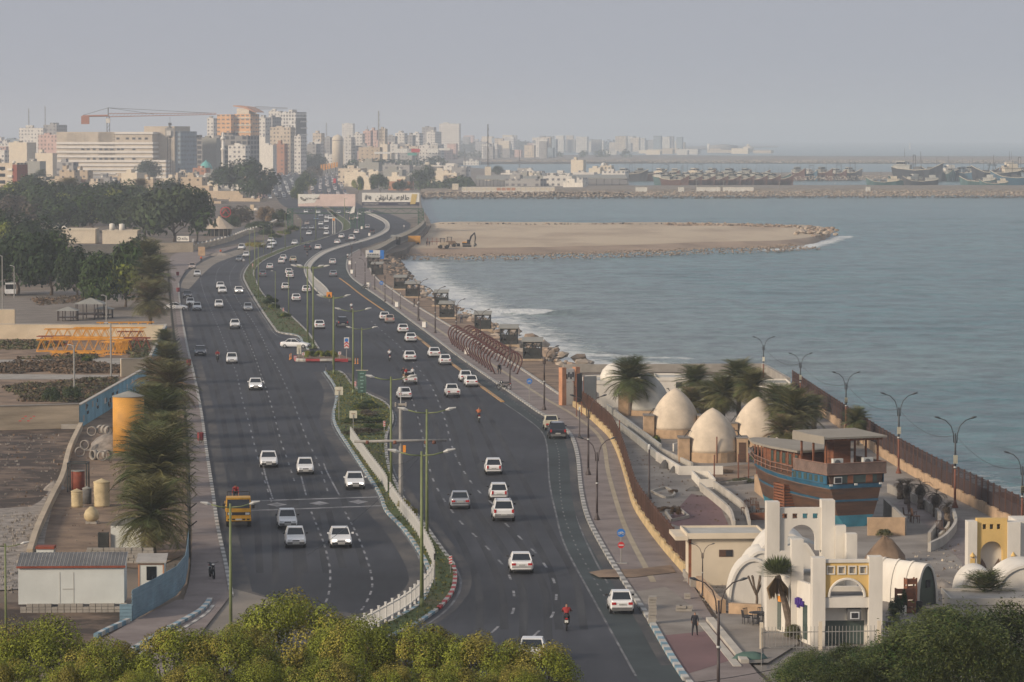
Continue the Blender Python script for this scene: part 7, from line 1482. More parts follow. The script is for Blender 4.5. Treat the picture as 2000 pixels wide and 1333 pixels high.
b=MB('wood_red');b.bb(2.4,4.0,-.8,.8,4.1,7.0);b.build('wheelhouse',t);b=MB('wood_red')
for i in range(16):b.box(.2,-2.5+i*.333,7.22,.3,.08,.12)
b.bb(.25,.4,-2.6,2.6,7.05,7.2);b.build('rafter',t)
b=MB('felt_grey');b.add([(.0,-2.9,7.25),(5.6,-2.9,7.45),(5.6,2.9,7.45),(.0,2.9,7.25),(.0,-2.9,7.4),(5.6,-2.9,7.6),(5.6,2.9,7.6),(.0,2.9,7.4)],[(3,2,1,0),(4,5,6,7),(0,1,5,4),(1,2,6,5),(2,3,7,6),(3,0,4,7)]);b.bb(.0,5.6,2.9,2.96,6.85,7.5);b.build('canopy',t)
for y in(1.45,-1.35):b=MB('plate_white');b.bb(.35,.75,y-.45,y+.45,4.9,5.6);q=b.build('air_conditioner',t);b=MB('grey_plastic');b.tube((.30,y+.08,5.25),(.35,y+.08,5.25),.27,.27,16);b.build('fan',q)
for y in(-2.2,.1,2.4):b=MB('plate_white');b.box(-.2,y,3.5,.1,.25,.15);b.build('deck_lamp',t)
FURN={}
def chair_(m):
 t=thing('chair','','chair');b=MB(m);b.bb(-.22,.22,-.22,.22,.42,.47);b.build('seat',t);b=MB(m)
 for i in range(5):b.tube((-.2+.1*i,.2,.45),(-.2+.1*i,.27,.9),.02,None,4)
 b.tube((-.22,.27,.9),(.22,.27,.9),.025,None,4);b.build('backrest',t)
 for x in(-.19,.19):
  for y in(-.19,.19):b=MB(m);b.tube((x,y,0),(x,y,.42),.02,None,4);b.build('leg',t)
 return t
tb=P(1481,1218,.16);t=thing('table','round black mesh table on the cafe terrace','table',tb);b=MB('sign_black');b.lathe([(.01,.70),(.62,.70),(.62,.74),(.01,.75)],16);b.build('table_top',t);b=MB('sign_black');b.tube((0,0,0),(0,0,.7),.04);b.lathe([(.3,0),(.04,.06)],8);b.build('leg',t)
for i in range(6):a=i*1.047+.3;place(FURN,'c',lambda:chair_('sign_black'),tb+Vector((.85*math.cos(a),.85*math.sin(a),0)),a-math.pi/2,'black wire chair round the terrace table, %s of six'%ordn(i),1.0,'black chairs round the terrace table')
for i,(x,y,rz)in enumerate(((1456,1006,200),(1474,1000,160),(1485,1008,120),(1838,1048,20),(1772,1020,90),(1782,1014,60),(1788,1022,100))):place(FURN,'cw',lambda:chair_('wood_dark'),P(x,y),R(rz),'old brown chair '+['heaped beside the ship','tipped beside the ship','beside the brown crate by the ship','on the trough wall','behind the stern wall','second behind the stern wall','third behind the stern wall'][i],1.35,'old brown chairs')
def crate(x,yb,w_,d,h,m,lab,rz=0.0,z=0.0,cat='crate',slats=4):
 t=thing('crate',lab,cat,P(x,yb,z),rz);b=MB(m)
 for i in range(slats):zz=h*(i+.5)/slats;b.box(0,-d/2,zz,w_,.04,h/slats*.7);b.box(0,d/2,zz,w_,.04,h/slats*.7);b.box(-w_/2,0,zz,.04,d,h/slats*.7);b.box(w_/2,0,zz,.04,d,h/slats*.7)
 b.build('slat_side',t);b=MB(m)
 for x_ in(-w_/2,w_/2):
  for y_ in(-d/2,d/2):b.box(x_,y_,h/2,.09,.09,h)
 b.bb(-w_/2,w_/2,-d/2,d/2,.04,.1);b.build('frame',t)
crate(1480,1015,1.3,.7,.55,'wood_red','reddish wooden crate beside the old chairs by the ship',.1);crate(1507,1012,.5,.5,.8,'wood_red','small upright wooden box by the ship',0);crate(1768,1198,1.3,.3,1.7,'wood_red','tall slatted wooden gate leaning by the ribbed vault',R(10),cat='wooden gate');crate(1778,1186,.7,.4,2.0,'wood_red','narrow wooden screen against the green vault wall',R(20),cat='screen')
crate(1952,1000,2.4,2.5,1.6,'wood_red','large slatted wooden deck box at the sea fence',R(8));crate(1985,1012,2.0,1.6,1.1,'wood_red','lower slatted wooden deck box at the picture edge',R(5));crate(1545,1010,2.2,2.0,2.9,'wood_red','tall plank tower propping the ship side',R(20),cat='wooden tower',slats=12)
q=P(1793,1196);b=MB('black_plastic');b.lathe([(.22,0),(.32,.7),(.35,.72),(.28,.7),(.2,.1)],12);tag(b.build('pot',None,q),'dark round tub before the green vault wall','tub')
for x,y,s,lab in((1742,1214,.5,'white appliance box at the foot of the right pillar'),(1750,1206,.45,'pale broken appliance beside the white box'),(1761,1200,.5,'white jerrican behind the broken appliance'),(1739,1232,.5,'black cabinet below the white appliance box')):
 b=MB('black_plastic' if 'black' in lab else 'plaster_white');b.bb(-s/2,s/2,-s/2,s/2,0,s*1.2);b.bb(-s*.3,s*.3,-s/2-.03,-s/2,s*.2,s*.9);tag(b.build('appliance',None,P(x,y),R(15)),lab,'appliance')
b=MB('banner_green');b.smooth=True;rn=random.Random(5);n=14
vs=[(1.15*math.cos(6.28*i/n)*a*rn.uniform(.8,1.1),.5*math.sin(6.28*i/n)*a,z*rn.uniform(.7,1.1))for a,z in((1,.02),(.75,.3),(.35,.42))for i in range(n)];b.add(vs,[(j*n+i,j*n+(i+1)%n,(j+1)*n+(i+1)%n,(j+1)*n+i)for j in range(2)for i in range(n)]+[tuple(2*n+i for i in range(n))]);tag(b.build('tarpaulin',None,P(1464,1287,.16)),'dark green tarpaulin heap on the terrace edge','tarpaulin')
def blocks(x,yb,nx,nz,lab,m='concrete',s=(.4,.2,.2),rz=0.0,z=.12):
 t=thing('block_stack',lab,'block stack',P(x,yb,z),rz);rn=random.Random(int(x));b=MB(m)
 for i in range(nx):
  for j in range(nz):b.box((i-(nx-1)/2)*(s[0]+.02)+rn.uniform(-.03,.03),rn.uniform(-.05,.05),s[2]*(j+.5),s[0],s[1]*2,s[2]-.015)
 b.build('blocks',t)
blocks(1274,1218,1,9,'tall stack of grey paving blocks on the promenade kerb',s=(.5,.35,.2));blocks(1326,1194,1,2,'small pile of pale blocks beside the planter');blocks(1340,1194,2,2,'second small pile of pale blocks beside the planter');blocks(1342,1170,1,2,'grey hollow blocks at the rubble')
RL=[P(1487,1300),P(1486,1262),P(1600,1300),P(1745,1290)]
t=thing('railing','thin pale vertical bar railing around the arcade forecourt','railing',(0,0,0))
for a,c in zip([P(1487,1308),P(1487,1272)],[P(1487,1272),P(1742,1268)]):
 L=(c-a).length;n=int(L/.22);b=MB('pole_grey');ang=math.atan2(c.y-a.y,c.x-a.x)
 for i in range(n+1):q=a.lerp(c,i/n);b.box(q.x,q.y,.75,.03,.03,1.5)
 for z in(.2,1.15):m_=(a+c)/2;b.box(m_.x,m_.y,z,L,.04,.05,ang)
 b.build('bars',t)
for u in(0,.45,.9):q=P(1487,1272).lerp(P(1742,1268),u);b=MB('plaster_cream');b.box(q.x,q.y-.05,.9,.22,.22,1.8);b.build('post',t)
for x,yb,yt,lab in((1477,1200,1125,'bare pruned tree before the white vaults'),(1505,1196,1140,'stump like trunk beside the planter')):
 q,h=base_pole(x,yb,yt);t=thing('tree',lab,'tree',q);b=MB('palm_bark');b.path([(0,0,0),(.05,0,h*.4),(0,0,h*.6)],[.1,.09,.08],7)
 if x<1500:
  for i in range(6):a=i*1.05;b.path([(0,0,h*.5),(.3*math.cos(a),.2*math.sin(a),h*.75),(.55*math.cos(a),.3*math.sin(a),h)],[.07,.06,.07],6)
 b.build('trunk',t)
mat('mural_blue',(0.20,0.40,0.50),0.85,0.2,0.4);mat('wall_cream',(0.52,0.43,0.31),0.9,0.15,0.3,detail=8);mat('wall_tan',(0.44,0.36,0.26),0.95,0.3,0.35,detail=10,bump=0.5,stretch=(.4,.4,3));mat('tank_yellow',(0.55,0.27,0.045),0.7,0.25,0.4,detail=8);mat('crane_yellow',(0.62,0.27,0.02),0.65,0.25,1.0)
mat('rust_red',(0.22,0.05,0.025),0.8,0.3,1.0);mat('tank_cream',(0.50,0.40,0.23),0.7,0.25,1.0);mat('sheet_blue',(0.17,0.27,0.33),0.6,0.25,0.6);mat('shed_white',(0.56,0.58,0.55),0.6,0.12,0.3,detail=8);mat('sheet_roof',(0.34,0.32,0.29),0.7,0.2,0.5);mat('tarp_tan',(0.46,0.38,0.29),0.9,0.1,0.5)
wallpl([(-40,662),(324,664)],2.3,.25,'wall_cream','boundary_wall','long cream wall across the top of the crane yard','wall',cap='concrete_light');wallpl([(324,664),(292,734)],2.4,.25,'mural_blue','boundary_wall','blue backed wall along the seaward side of the crane yard','wall',cap='concrete_light')
wallpl([(292,734),(236,736)],2.3,.25,'wall_cream','boundary_wall','short cream wall with a vent block at the crane yard corner','wall',cap='concrete_light');o=wallpl([(298,748),(154,836)],2.45,.3,'mural_blue','boundary_wall','blue mural wall running diagonally down to the tan wall','wall',cap='concrete_light')
rn=random.Random(3);b=MB('plaster_white');A_,B_=P(298,748),P(154,836);d=(B_-A_).normalized();nn=Vector((-d.y,d.x,0));nn=nn if nn.y<0 else-nn;ang=math.atan2(d.y,d.x)
for i in range(40):q=A_+d*rn.uniform(2,(B_-A_).length-1)+nn*.17;b.m(rn.choice(['plaster_white','sign_black','dome_grey']));b.box(q.x,q.y,rn.uniform(.4,2.0),rn.uniform(.5,1.6),.03,rn.uniform(.08,.9),ang)
b.build('mural',o)
wallpl([(-40,842),(154,836)],2.6,.3,'wall_tan','boundary_wall','weathered tan wall with red scrawl above the dark lot','wall',cap='concrete');b=MB('sign_red')
for i in range(6):q=P(40,840)+Vector((.3*i,-.2,1.0+.25*(i%3)));b.box(q.x,q.y,q.z,.28,.03,.08,0)
tag(b.build('graffiti',None),'small red scrawl on the weathered tan wall','graffiti')
wallpl([(158,838),(136,886),(122,940),(100,985),(74,1042),(58,1090)],.7,.45,'wall_tan','boundary_wall','crumbling low wall between dark lot and tank yard','wall',smooth=True);wallpl([(120,838),(152,838)],.5,.4,'concrete','boundary_wall','broken end stub of the crumbling wall','wall')
def tank(x,yb,yt,rpx,m,lab,cone=None,ribs=0,top=None):
 p=P(x,yb);k=ppm(p.y);r=rpx/k;h=hgt(x,yb,yt);t=thing('storage_tank',lab,'tank',p+Vector((0,r,0)));b=MB(m);b.smooth=True;pr=[(r,0),(r,h)]
 if ribs:pr=[(r*(1.0 if i%2 else .96),h*i/(ribs*2))for i in range(ribs*2+1)]
 b.lathe(pr,28);b.build('shell',t);c=MB(top or 'roof_grey');c.smooth=False;c.lathe([(r*1.04,h),(r*1.04,h+.06),(r*.15,h+(cone or .2)),(.01,h+(cone or .2)+.05)],28);c.build('lid',t);return t
tank(248,886,777,31,'tank_yellow','tall yellow cylindrical tank with a grey cone roof',.5);tank(151,962,922,13,'rust_red','rust red tank in a steel frame',.1);tank(149,992,962,11.5,'tank_cream','small cream water tank beside the crumbling wall',.25,4,'tank_cream');tank(169,985,956,9,'roof_dark','grey netted tank between the cream ones',.2);tank(197,991,944,16,'tank_cream','large ribbed cream water tank under the palms',.3,8,'tank_cream')
p=P(179,1023);t=thing('storage_tank','onion shaped cream tank on a stand in the tank yard','tank',p);b=MB('tank_cream');b.smooth=True;b.lathe([(.35,.15),(.62,.45),(.64,.75),(.5,1.1),(.25,1.3),(.2,1.4)],20);b.build('shell',t);b=MB('concrete');b.bb(-.45,.45,-.4,.4,0,.2);b.build('stand',t)
q=P(151,962);t=thing('steel_frame','dark steel frame around the rust red tank','frame',q+Vector((0,.8,0)));b=MB('steel_dark')
for x in(-.85,.85):
 for y in(-.85,.85):b.box(x,y,1.3,.12,.12,2.6)
for z in(2.6,):
 for s in(-.85,.85):b.box(0,s,z,1.8,.12,.12);b.box(s,0,z,.12,1.8,.12)
b.build('frame',t)
heap(208,885,100,1.6,'rubble_grey','grey gravel heap behind the concrete rings',1.6,12);heap(100,960,40,.7,'rubble_grey','rubble along the crumbling wall',2.5,13)
def ring_():
 t=thing('concrete_ring','','concrete ring');b=MB('concrete');b.smooth=True;n=20;vs=[(r*math.cos(6.2832*i/n),y,r*math.sin(6.2832*i/n)+.52)for y,r in((-.25,.5),(-.25,.42),(.25,.42),(.25,.5))for i in range(n)]
 b.add(vs,[(j*n+i,j*n+(i+1)%n,((j+1)%4)*n+(i+1)%n,((j+1)%4)*n+i)for j in range(4)for i in range(n)]);b.build('ring',t);return t
for i,(x,y,rz,z)in enumerate(((180,861,-5,.5),(198,860,25,.6),(206,862,30,.7),(213,866,35,.8),(167,883,-20,.2),(156,893,10,0),(184,899,-50,0),(199,901,20,0),(209,899,35,0))):place(FURN,'ring',ring_,P(x,y)+Vector((0,0,z)),R(rz),'pale concrete pipe ring, '+['lone one at the heap top','upper ring beside the yellow tank','second upper ring by the yellow tank','upper ring touching the yellow tank','leaning ring near the crumbling wall','ring lowest beside the crumbling wall','overturned ring at the heap foot','front ring at the heap foot','ring behind the front one at the heap foot'][i],1.0,'concrete pipe rings')
t,w_,k=site(36,243,1196,R(3),'site_shed','long white panel shed with a corrugated lean roof raised on blocks','shed');b=MB('shed_white');b.bb(-w_/2,w_/2,0,3.2,.55,3.05);b.build('wall',t);b=MB('sheet_roof')
for i in range(56):x0=-w_/2-.1+(w_+.2)*i/56;x1=x0+(w_+.2)/56;zz=.02*(i%2);b.add([(x0,-.1,3.05+zz),(x1,-.1,3.05+zz),(x1,3.35,3.65+zz),(x0,3.35,3.65+zz)],[(0,1,2,3)]);b.add([(x0,-.1,3.05),(x0,-.1,3.12),(x0,3.35,3.72),(x0,3.35,3.65)],[(0,1,2,3)])
b.build('roof',t);b=MB('rust_red');b.bb(-w_/2-.1,w_/2+.1,-.16,-.1,3.0,3.14);b.build('fascia',t);b=MB('shed_white');b.add([(w_/2,0,3.05),(w_/2,3.2,3.05),(w_/2,3.2,3.6)],[(0,1,2)]);b.build('gable',t)
b=MB('dome_grey');b.bb(-w_*.11,-w_*.105,-.02,0,.6,2.7);b.bb(w_*.02,w_*.025,-.02,0,.6,2.7);b.bb(-.6,.2,-.03,0,1.55,1.6);b.build('door_outline',t)
b=MB('concrete');rn=random.Random(9)
for i in range(17):
 for j in range(2+(i%5>0)):b.box(-w_/2+.35+i*.42,-.15,.1+j*.2,.39,.36,.18,rn.uniform(-.05,.05))
b.build('block_footing',t)
t,w_,k=site(270,321,1156,R(2),'guard_kiosk','small white guard kiosk with orange frame and dark window','kiosk');h=hgt(295,1156,1100);b=MB('shed_white');b.bb(-w_/2,w_/2,0,1.8,0,h);b.build('wall',t);b=MB('gate_orange')
for x0,x1,z0,z1 in((-w_/2,-w_/2+.1,0,h),(w_/2-.1,w_/2,0,h),(-w_/2,w_/2,h-.12,h)):b.bb(x0,x1,-.04,0,z0,z1)
b.build('frame',t);b=MB('car_glass');b.bb(-w_*.18,w_*.2,-.03,0,h*.40,h*.88);b.build('window',t);b=MB('sheet_roof');b.add([(-w_/2-.15,-.2,h),(w_/2+.15,-.2,h),(w_/2+.15,2.0,h+.35),(-w_/2-.15,2.0,h+.35),(-w_/2-.15,-.2,h+.1),(w_/2+.15,-.2,h+.1),(w_/2+.15,2.0,h+.45),(-w_/2-.15,2.0,h+.45)],[(3,2,1,0),(4,5,6,7),(0,1,5,4),(1,2,6,5),(2,3,7,6),(3,0,4,7)]);b.build('roof',t)
t,w_,k=site(216,276,1078,R(-4),'site_cabin','white cabin with blue corner trims under the palm','cabin');h=hgt(246,1078,1026);b=MB('shed_white');b.bb(-w_/2,w_/2,0,2.4,.2,h);b.build('wall',t)
for x in(-w_/2,w_/2-.12):b=MB('roof_grey');b.add([(-w_/2-.1,-.1,h),(w_/2+.1,-.1,h),(w_/2+.1,2.5,h),(-w_/2-.1,2.5,h),(0,1.2,h+.6)],[(0,1,4),(1,2,4),(2,3,4),(3,0,4)]);b.build('roof',t)
crate(202,1078,.7,.5,1.5,'steel_dark','black barred cage beside the white cabin',0,cat='cage',slats=8);t,w_,k=site(71,105,1096,0,'hut','tiny white hut with a red brown roof behind the shed','hut');b=MB('shed_white');b.bb(-w_/2,w_/2,0,1,0,.9);b.build('wall',t);b=MB('rust_red');b.bb(-w_/2-.05,w_/2+.05,-.1,1.1,.9,1.1);b.build('roof',t)
blocks(235,1096,12,5,'wall of stacked grey concrete blocks behind the guard kiosk',s=(.4,.2,.2),z=0);blocks(262,1100,4,3,'lower stack of grey blocks beside the guard kiosk',z=0)
SF=[(258,1213),(300,1190),(345,1163),(362,1140),(367,1110),(368,1088)];pts=[P(x,y)for x,y in SF]
for i,(a,c)in enumerate(zip(pts,pts[1:])):
 L=(c-a).length;ang=math.atan2(c.y-a.y,c.x-a.x);m_=(a+c)/2;t=thing('sheet_fence','blue grey corrugated sheet fence, %s length from the shed corner'%ordn(i),'fence',m_,ang,'corrugated sheet fence lengths');b=MB('sheet_blue');n=18;ns=2.05/n
 for j in range(n):b.bb(-L/2,L/2,-.03 if j%2 else-.0,.0 if j%2 else .03,j*ns,(j+1)*ns)
 b.build('sheet',t);b=MB('steel_dark');b.box(L/2,.08,1.1,.08,.08,2.2);b.build('post',t)
t=thing('sheet_fence','short corrugated sheet beside the shed blocks','fence',P(250,1214)+Vector((-.1,0,0)),R(5),'corrugated sheet fence lengths');b=MB('sheet_blue')
for j in range(10):b.bb(-.45,.35,-.03 if j%2 else 0,0 if j%2 else .03,j*.115,(j+1)*.115)
b.build('sheet',t)
FP=resample(PL([(371,1088),(371,1030),(370,960),(366,880),(358,800),(350,730),(341,680),(335,620),(331,580),(329,545)],0,1.0),6.5)
for i,q in enumerate(FP):
 t=thing('fence_post','dark slanted arm fence post, %s up the landward footway'%ordn(i),'fence post',q,0,'dark slanted arm fence posts');b=MB('steel_dark');b.box(0,0,1.25,.12,.12,2.5);b.build('post',t);b=MB('steel_dark');b.tube((0,0,2.3),(.55,-.1,2.75),.05,None,4);b.tube((0,0,2.3),(-.4,.1,2.7),.05,None,4);b.build('arm',t)
def truss(x,yb,L,w_,h,rz,m,lab,z=0.0):
 t=thing('crane_section',lab,'crane section',P(x,yb,0)+Vector((0,0,z)),R(rz),'stacked tower crane parts');b=MB(m);n=max(3,int(L/1.3))
 for y in(-w_/2,w_/2):
  for zz in(0,h):b.box(0,y,zz,L,.13,.13)
 b.build('chord',t);b=MB(m)
 for i in range(n):
  x0,x1=-L/2+L*i/n,-L/2+L*(i+1)/n
  for y in(-w_/2,w_/2):b.tube((x0,y,0),((x0+x1)/2,y,h),.045,None,4);b.tube(((x0+x1)/2,y,h),(x1,y,0),.045,None,4)
  b.tube((x0,-w_/2,h),(x1,w_/2,h),.04,None,4);b.tube((x0,-w_/2,0),(x1,w_/2,0),.04,None,4)
 b.build('lattice',t)
for a in((165,690,14,1.6,1.7,1,'crane_yellow','longest yellow lattice crane section at the front of the yard',.3),(215,672,11,1.6,1.5,-2,'crane_yellow','yellow lattice crane section behind the grey shed end',1.0),(150,668,10,1.5,1.4,2,'crane_yellow','yellow lattice crane section on rusty supports',.6),(150,689,7,1.2,.3,0,'crane_yellow','solid yellow beam lying on the long section',2.0),(152,696,8,1.2,.5,-4,'crane_yellow','flat yellow frame lying lowest in the weeds',0),(222,693,3.2,1.8,1.9,-12,'crane_yellow','short square yellow crane section tipped on its side',0),(245,662,9,1.2,.8,9,'crane_yellow','slender yellow jib resting slanted on the grey shed',1.8),(268,684,4,2,1.8,5,'rust_red','rusty brown crane base frame by the blue wall',0),(255,672,4,1.6,1.3,0,'rust_red','rusty brown frame behind the crane base',.6),(105,675,5,1.5,1.2,-3,'rust_red','rusty thin frame at the landward end of the pile',.2)):truss(*a)
b=MB('crane_yellow');b.bb(-.9,.9,-.1,.1,0,2.0);tag(b.build('counterweight',None,P(238,690),R(10)),'orange steel plate standing among the crane parts','plate')
t,w_,h=block(112,300,662,636,3,'roof_grey','roof_grey','long low grey shed behind the crane parts',parapet=0);t,w_,h=block(-30,29,655,605,1.0,'wall_cream','concrete_light','tall cream wall block at the picture edge',parapet=0)
def pavil(x,yb,yt,rpx,lab,roofm='roof_grey',big=False):
 p=P(x,yb);k=ppm(p.y);r=rpx/k;h=hgt(x,yb,yt);t=thing('pavilion',lab,'pavilion',p+Vector((0,r,0)));b=MB(roofm);hr=h*.72 if not big else h*.38;b.add([(-r,-r,hr),(r,-r,hr),(r,r,hr),(-r,r,hr),(0,0,h)],[(0,1,4),(1,2,4),(2,3,4),(3,0,4),(3,2,1,0)])if not big else b.lathe([(r,hr),(r*.65,hr+(h-hr)*.35),(r*.25,hr+(h-hr)*.75),(r*.12,h*.93),(r*.12,h)],12);b.build('roof',t);b=MB('pole_brown' if not big else 'concrete')
 for i in range(8 if not big else 16):a=6.283*i/(8 if not big else 16)+.39;q=r*(.85 if big else 1.1);b.box(q*math.cos(a)*.85,q*math.sin(a)*.85,hr/2,.14,.14,hr)
 b.build('posts' if False else 'post_ring',t)
 if big:g=MB('car_glass');g.lathe([(r*.68,0),(r*.68,hr)],16);g.build('glazing',t)
 else:g=MB('pole_brown');g.bb(-r*.8,r*.8,-r*.8,r*.8,hr*.3,hr*.38);g.build('deck_rail',t)
 return t
pavil(173,625,583,31,'hipped roof wooden pavilion in the park');pavil(130,628,600,22,'lower hipped pavilion beside the larger one');pavil(200,622,598,20,'small hipped pavilion half behind the larger one');pavil(427,462,424,32,'round tent like pale roofed restaurant with glazed walls','tarp_tan',True)
b=MB('sign_red');b.smooth=True;b.path([(1.6*math.cos(a*.524),0,1.6+1.6*math.sin(a*.524))for a in range(13)],.15,5);b.path([(-1,0,1),(0,0,2.4),(1,0,1)],.15,4);tag(b.build('roof_sign',None,P(440,462)+Vector((0,2,hgt(440,462,425)))),'round dark red emblem above the tent like roof','sign')
wallpl([(143,496),(236,494)],2.2,.4,'wall_cream','boundary_wall','landward stretch of the long cream park wall','wall',cap='concrete_light');wallpl([(300,494),(376,493),(378,486)],2.7,.4,'wall_cream','boundary_wall','seaward stretch of the long cream park wall','wall',cap='concrete_light')
wallpl([(378,490),(420,480),(455,470),(485,458),(520,448),(545,436)],1.5,.4,'wall_tan','boundary_wall','curved brown wall with white knobs beside the tent roof','wall',smooth=True)
pts=resample(PL([(378,490),(420,480),(455,470),(485,458),(520,448),(545,436)],0,2),9.0)
for i,q in enumerate(pts):b=MB('white_paint');b.lathe([(.2,0),(.28,.15),(.22,.4),(.05,.5)],8);tag(b.build('finial',None,q+Vector((0,0,1.5))),'white knob on the curved brown wall, %s uphill'%ordn(i),'wall knob','white knobs of the curved wall')
p=P(357,490);t=thing('sign_board','small white board with a black ring and Persian lettering on the cream wall','sign',p+Vector((0,.6,2.6)));b=MB('billboard_white');b.bb(-1.7,1.7,-.1,.1,0,1.5);b.build('board',t);b=MB('sign_black');b.path([(-1.1+.4*math.cos(a*.785),-.13,.75+.4*math.sin(a*.785))for a in range(9)],.08,4);b.build('emblem',t);letters('\uFEEE\uFEE0\uFE97\uFEEB'[::-1],1.0,(.5,-.13,.8),'sign_black',t)
t,w_,h=block(92,186,476,449,10,'plaster_cream','dome_grey','low white house with two small roof domes in the park')
for x in(-w_*.35,-w_*.18):b=MB('plaster_white');b.smooth=True;b.lathe([(1.0,0),(.9,.5),(.5,.9),(.01,1.05)],12,(x,5,h));b.build('roof_dome',t)
t,w_,h=block(200,268,477,452,9,'plaster_cream','concrete','low ochre house with two white roof tanks in the park')
for x,y in((-w_*.3,7),(.3,3)):b=MB('plaster_white');b.smooth=True;b.lathe([(.8,0),(.8,2.0),(.1,2.2)],12,(x,y,h));b.build('water_tank',t)
b=MB('tan_stone');b.bb(-.9,.9,-.4,.4,0,2.4);tag(b.build('stone_pier',None,P(394,500)),'tan block pier at the dusty verge corner','pier');heap(425,500,60,.8,'rubble_grey','brick rubble strip beside the verge',.5,14)
def wbox(name,x,yb,w_,d,h,m,lab,cat,z=-.9,rz=0.0,extra=None):
 t=thing(name,lab,cat,P(x,yb,z),rz);b=MB(m);b.bb(-w_/2,w_/2,0,d,.3,h);b.build('body',t)
 if extra:extra(t)
 return t
def ow(t):
 for x in(-1.2,1.2):b=MB('tyre_rubber');b.tube((x,-.1,.35),(x,.2,.35),.35,None,10);b.build('wheel',t)
 b=MB('plaster_white');b.bb(1.85,1.95,.2,2.3,.4,2.4);b.build('end_panel',t)
wbox('site_caravan',809,478,3.8,2.4,2.6,'tank_yellow','orange site caravan with a white end by the pier fence','caravan',extra=ow)
t=thing('excavator','tracked excavator with raised folded boom on the sand spit','excavator',P(912,483,-.9),R(0));t.scale=(.68,)*3
for s in(-1,1):b=MB('black_plastic');b.smooth=False;b.path([(-1.9,s*1.1,.45),(1.9,s*1.1,.45)],.45,8);b.box(0,s*1.1,.45,3.8,.6,.8);b.build('track',t)
b=MB('black_plastic');b.box(-.3,0,1.5,3.6,2.4,.9);b.build('engine_housing',t);b=MB('crane_yellow');b.box(-.3,0,2.1,3.5,2.3,.35);b.build('hood',t);b=MB('car_glass');b.box(.7,-.8,2.6,1.3,1.0,1.4);b.build('cab',t)
b=MB('black_plastic');b.path([(1.0,0,2.0),(1.8,0,4.6),(3.3,0,6.2)],[.35,.4,.25],6);b.build('boom',t);b=MB('black_plastic');b.path([(3.3,0,6.4),(3.7,0,4),(3.4,0,1.8)],[.25,.3,.2],6);b.build('arm',t);b=MB('steel_dark');b.path([(3.4,0,1.9),(3.9,0,1.0),(3.0,0,.5)],[.3,.6,.5],6);b.build('bucket',t)
for x,yb,lab,col in((880,483,'tan wheel loader with a roofed cab on the spit','dirt_tan'),(866,486,'boxy tan tipper parked before the wheel loader','wall_tan')):
 t=thing('loader',lab,'loader',P(x,yb,-.9),R(10));t.scale=(.8,)*3;b=MB(col);b.box(0,0,1.6,3.4,2.2,1.3);b.build('body',t);b=MB('steel_dark')
 for a in(-.7,.7):
  for c in(-.7,.7):b.box(-.4+a,c,2.9,.12,.12,1.5)
 b.box(-.4,0,3.7,1.9,1.9,.15);b.build('cab_frame',t)
 for x_ in(-1.2,1.2):
  for s in(-1,1):b=MB('tyre_rubber');b.tube((x_,s*.8,.7),(x_,s*1.25,.7),.7,None,12);b.build('wheel',t)
 if x==880:b=MB('black_plastic');b.box(2.9,0,.8,1.0,2.4,1.1);b.tube((1.5,0,1.8),(2.8,0,.9),.2);b.build('bucket',t)
t=thing('steel_frame','small rusty frames left by the loader on the spit','frame',P(848,479,-.9));b=MB('pole_rust')
for x in(-2,-.6,.8,2):b.box(x,0,1.1,.15,.15,2.2)
b.box(0,0,1.0,4.2,.1,.15);b.build('frame',t)
fence([(718,508),(745,497),(770,482),(800,468),(820,455),(832,442)],'tall grey sheet and bar fence along the pier road',2.6,1,'pole_grey','pole_grey',.3,'concrete',gapb=.5,net='roof_dark')
def soil(px,n,s,mats,lab,seed):scatter('rubble',px,n,mats,s,lab,seed)
soil([(0,850),(140,848),(128,900),(90,1000),(0,1010)],330,.13,['concrete','rubble_grey','dirt_tan'],'pale litter and stones over the dark lot',31)
soil([(0,1010),(80,1000),(70,1080),(30,1160),(0,1160)],500,.14,['rubble_grey','concrete'],'broken grey rubble at the edge of the dark lot',32)
soil([(130,900),(240,840),(360,800),(366,1060),(90,1090)],420,.10,['concrete','dirt_dark','scrub'],'litter and stones in the tank yard',33)
soil([(1215,880),(1460,930),(1480,1035),(1340,1035),(1270,1000)],330,.10,['scrub','scrub','wood_grey'],'litter in the derelict garden',34)
soil([(1350,1110),(1420,1110),(1520,1150),(1500,1190),(1380,1190),(1345,1150)],450,.12,['concrete','rubble_grey','plaster_cream'],'rubble under the white vaults',35)
soil([(1700,1100),(1880,1060),(1880,1160),(1760,1210),(1730,1150)],300,.10,['concrete','scrub','plaster_cream'],'litter between vault and yellow portal',36)
facade('f_cream',(0.50,0.42,0.32),(0.09,0.08,0.075));facade('f_white',(0.58,0.55,0.50),(0.12,0.12,0.13),3.6,3.2,.45,.42);facade('f_grey',(0.28,0.27,0.26),(0.09,0.09,0.10),4.2,3.3,.55,.45);facade('f_pink',(0.50,0.34,0.29),(0.14,0.10,0.09));facade('f_brick',(0.34,0.16,0.09),(0.10,0.07,0.06),5.5,3.4,.35,.4)
facade('f_orange',(0.62,0.35,0.16),(0.16,0.13,0.11),4.5,3.4,.62,.38);facade('f_shell',(0.24,0.225,0.21),(0.035,0.035,0.04),5.0,3.6,.74,.70);facade('f_grid',(0.60,0.58,0.54),(0.10,0.10,0.11),3.0,3.3,.62,.60);facade('f_low',(0.42,0.33,0.23),(0.07,0.06,0.055),5.0,3.4,.28,.32);facade('f_blue',(0.22,0.27,0.31),(0.08,0.09,0.10))
mat('tile_turquoise',(0.10,0.36,0.33),0.5,0.2,0.5);mat('roof_top',(0.30,0.27,0.24),0.95,0.25,0.2)
CITY={}
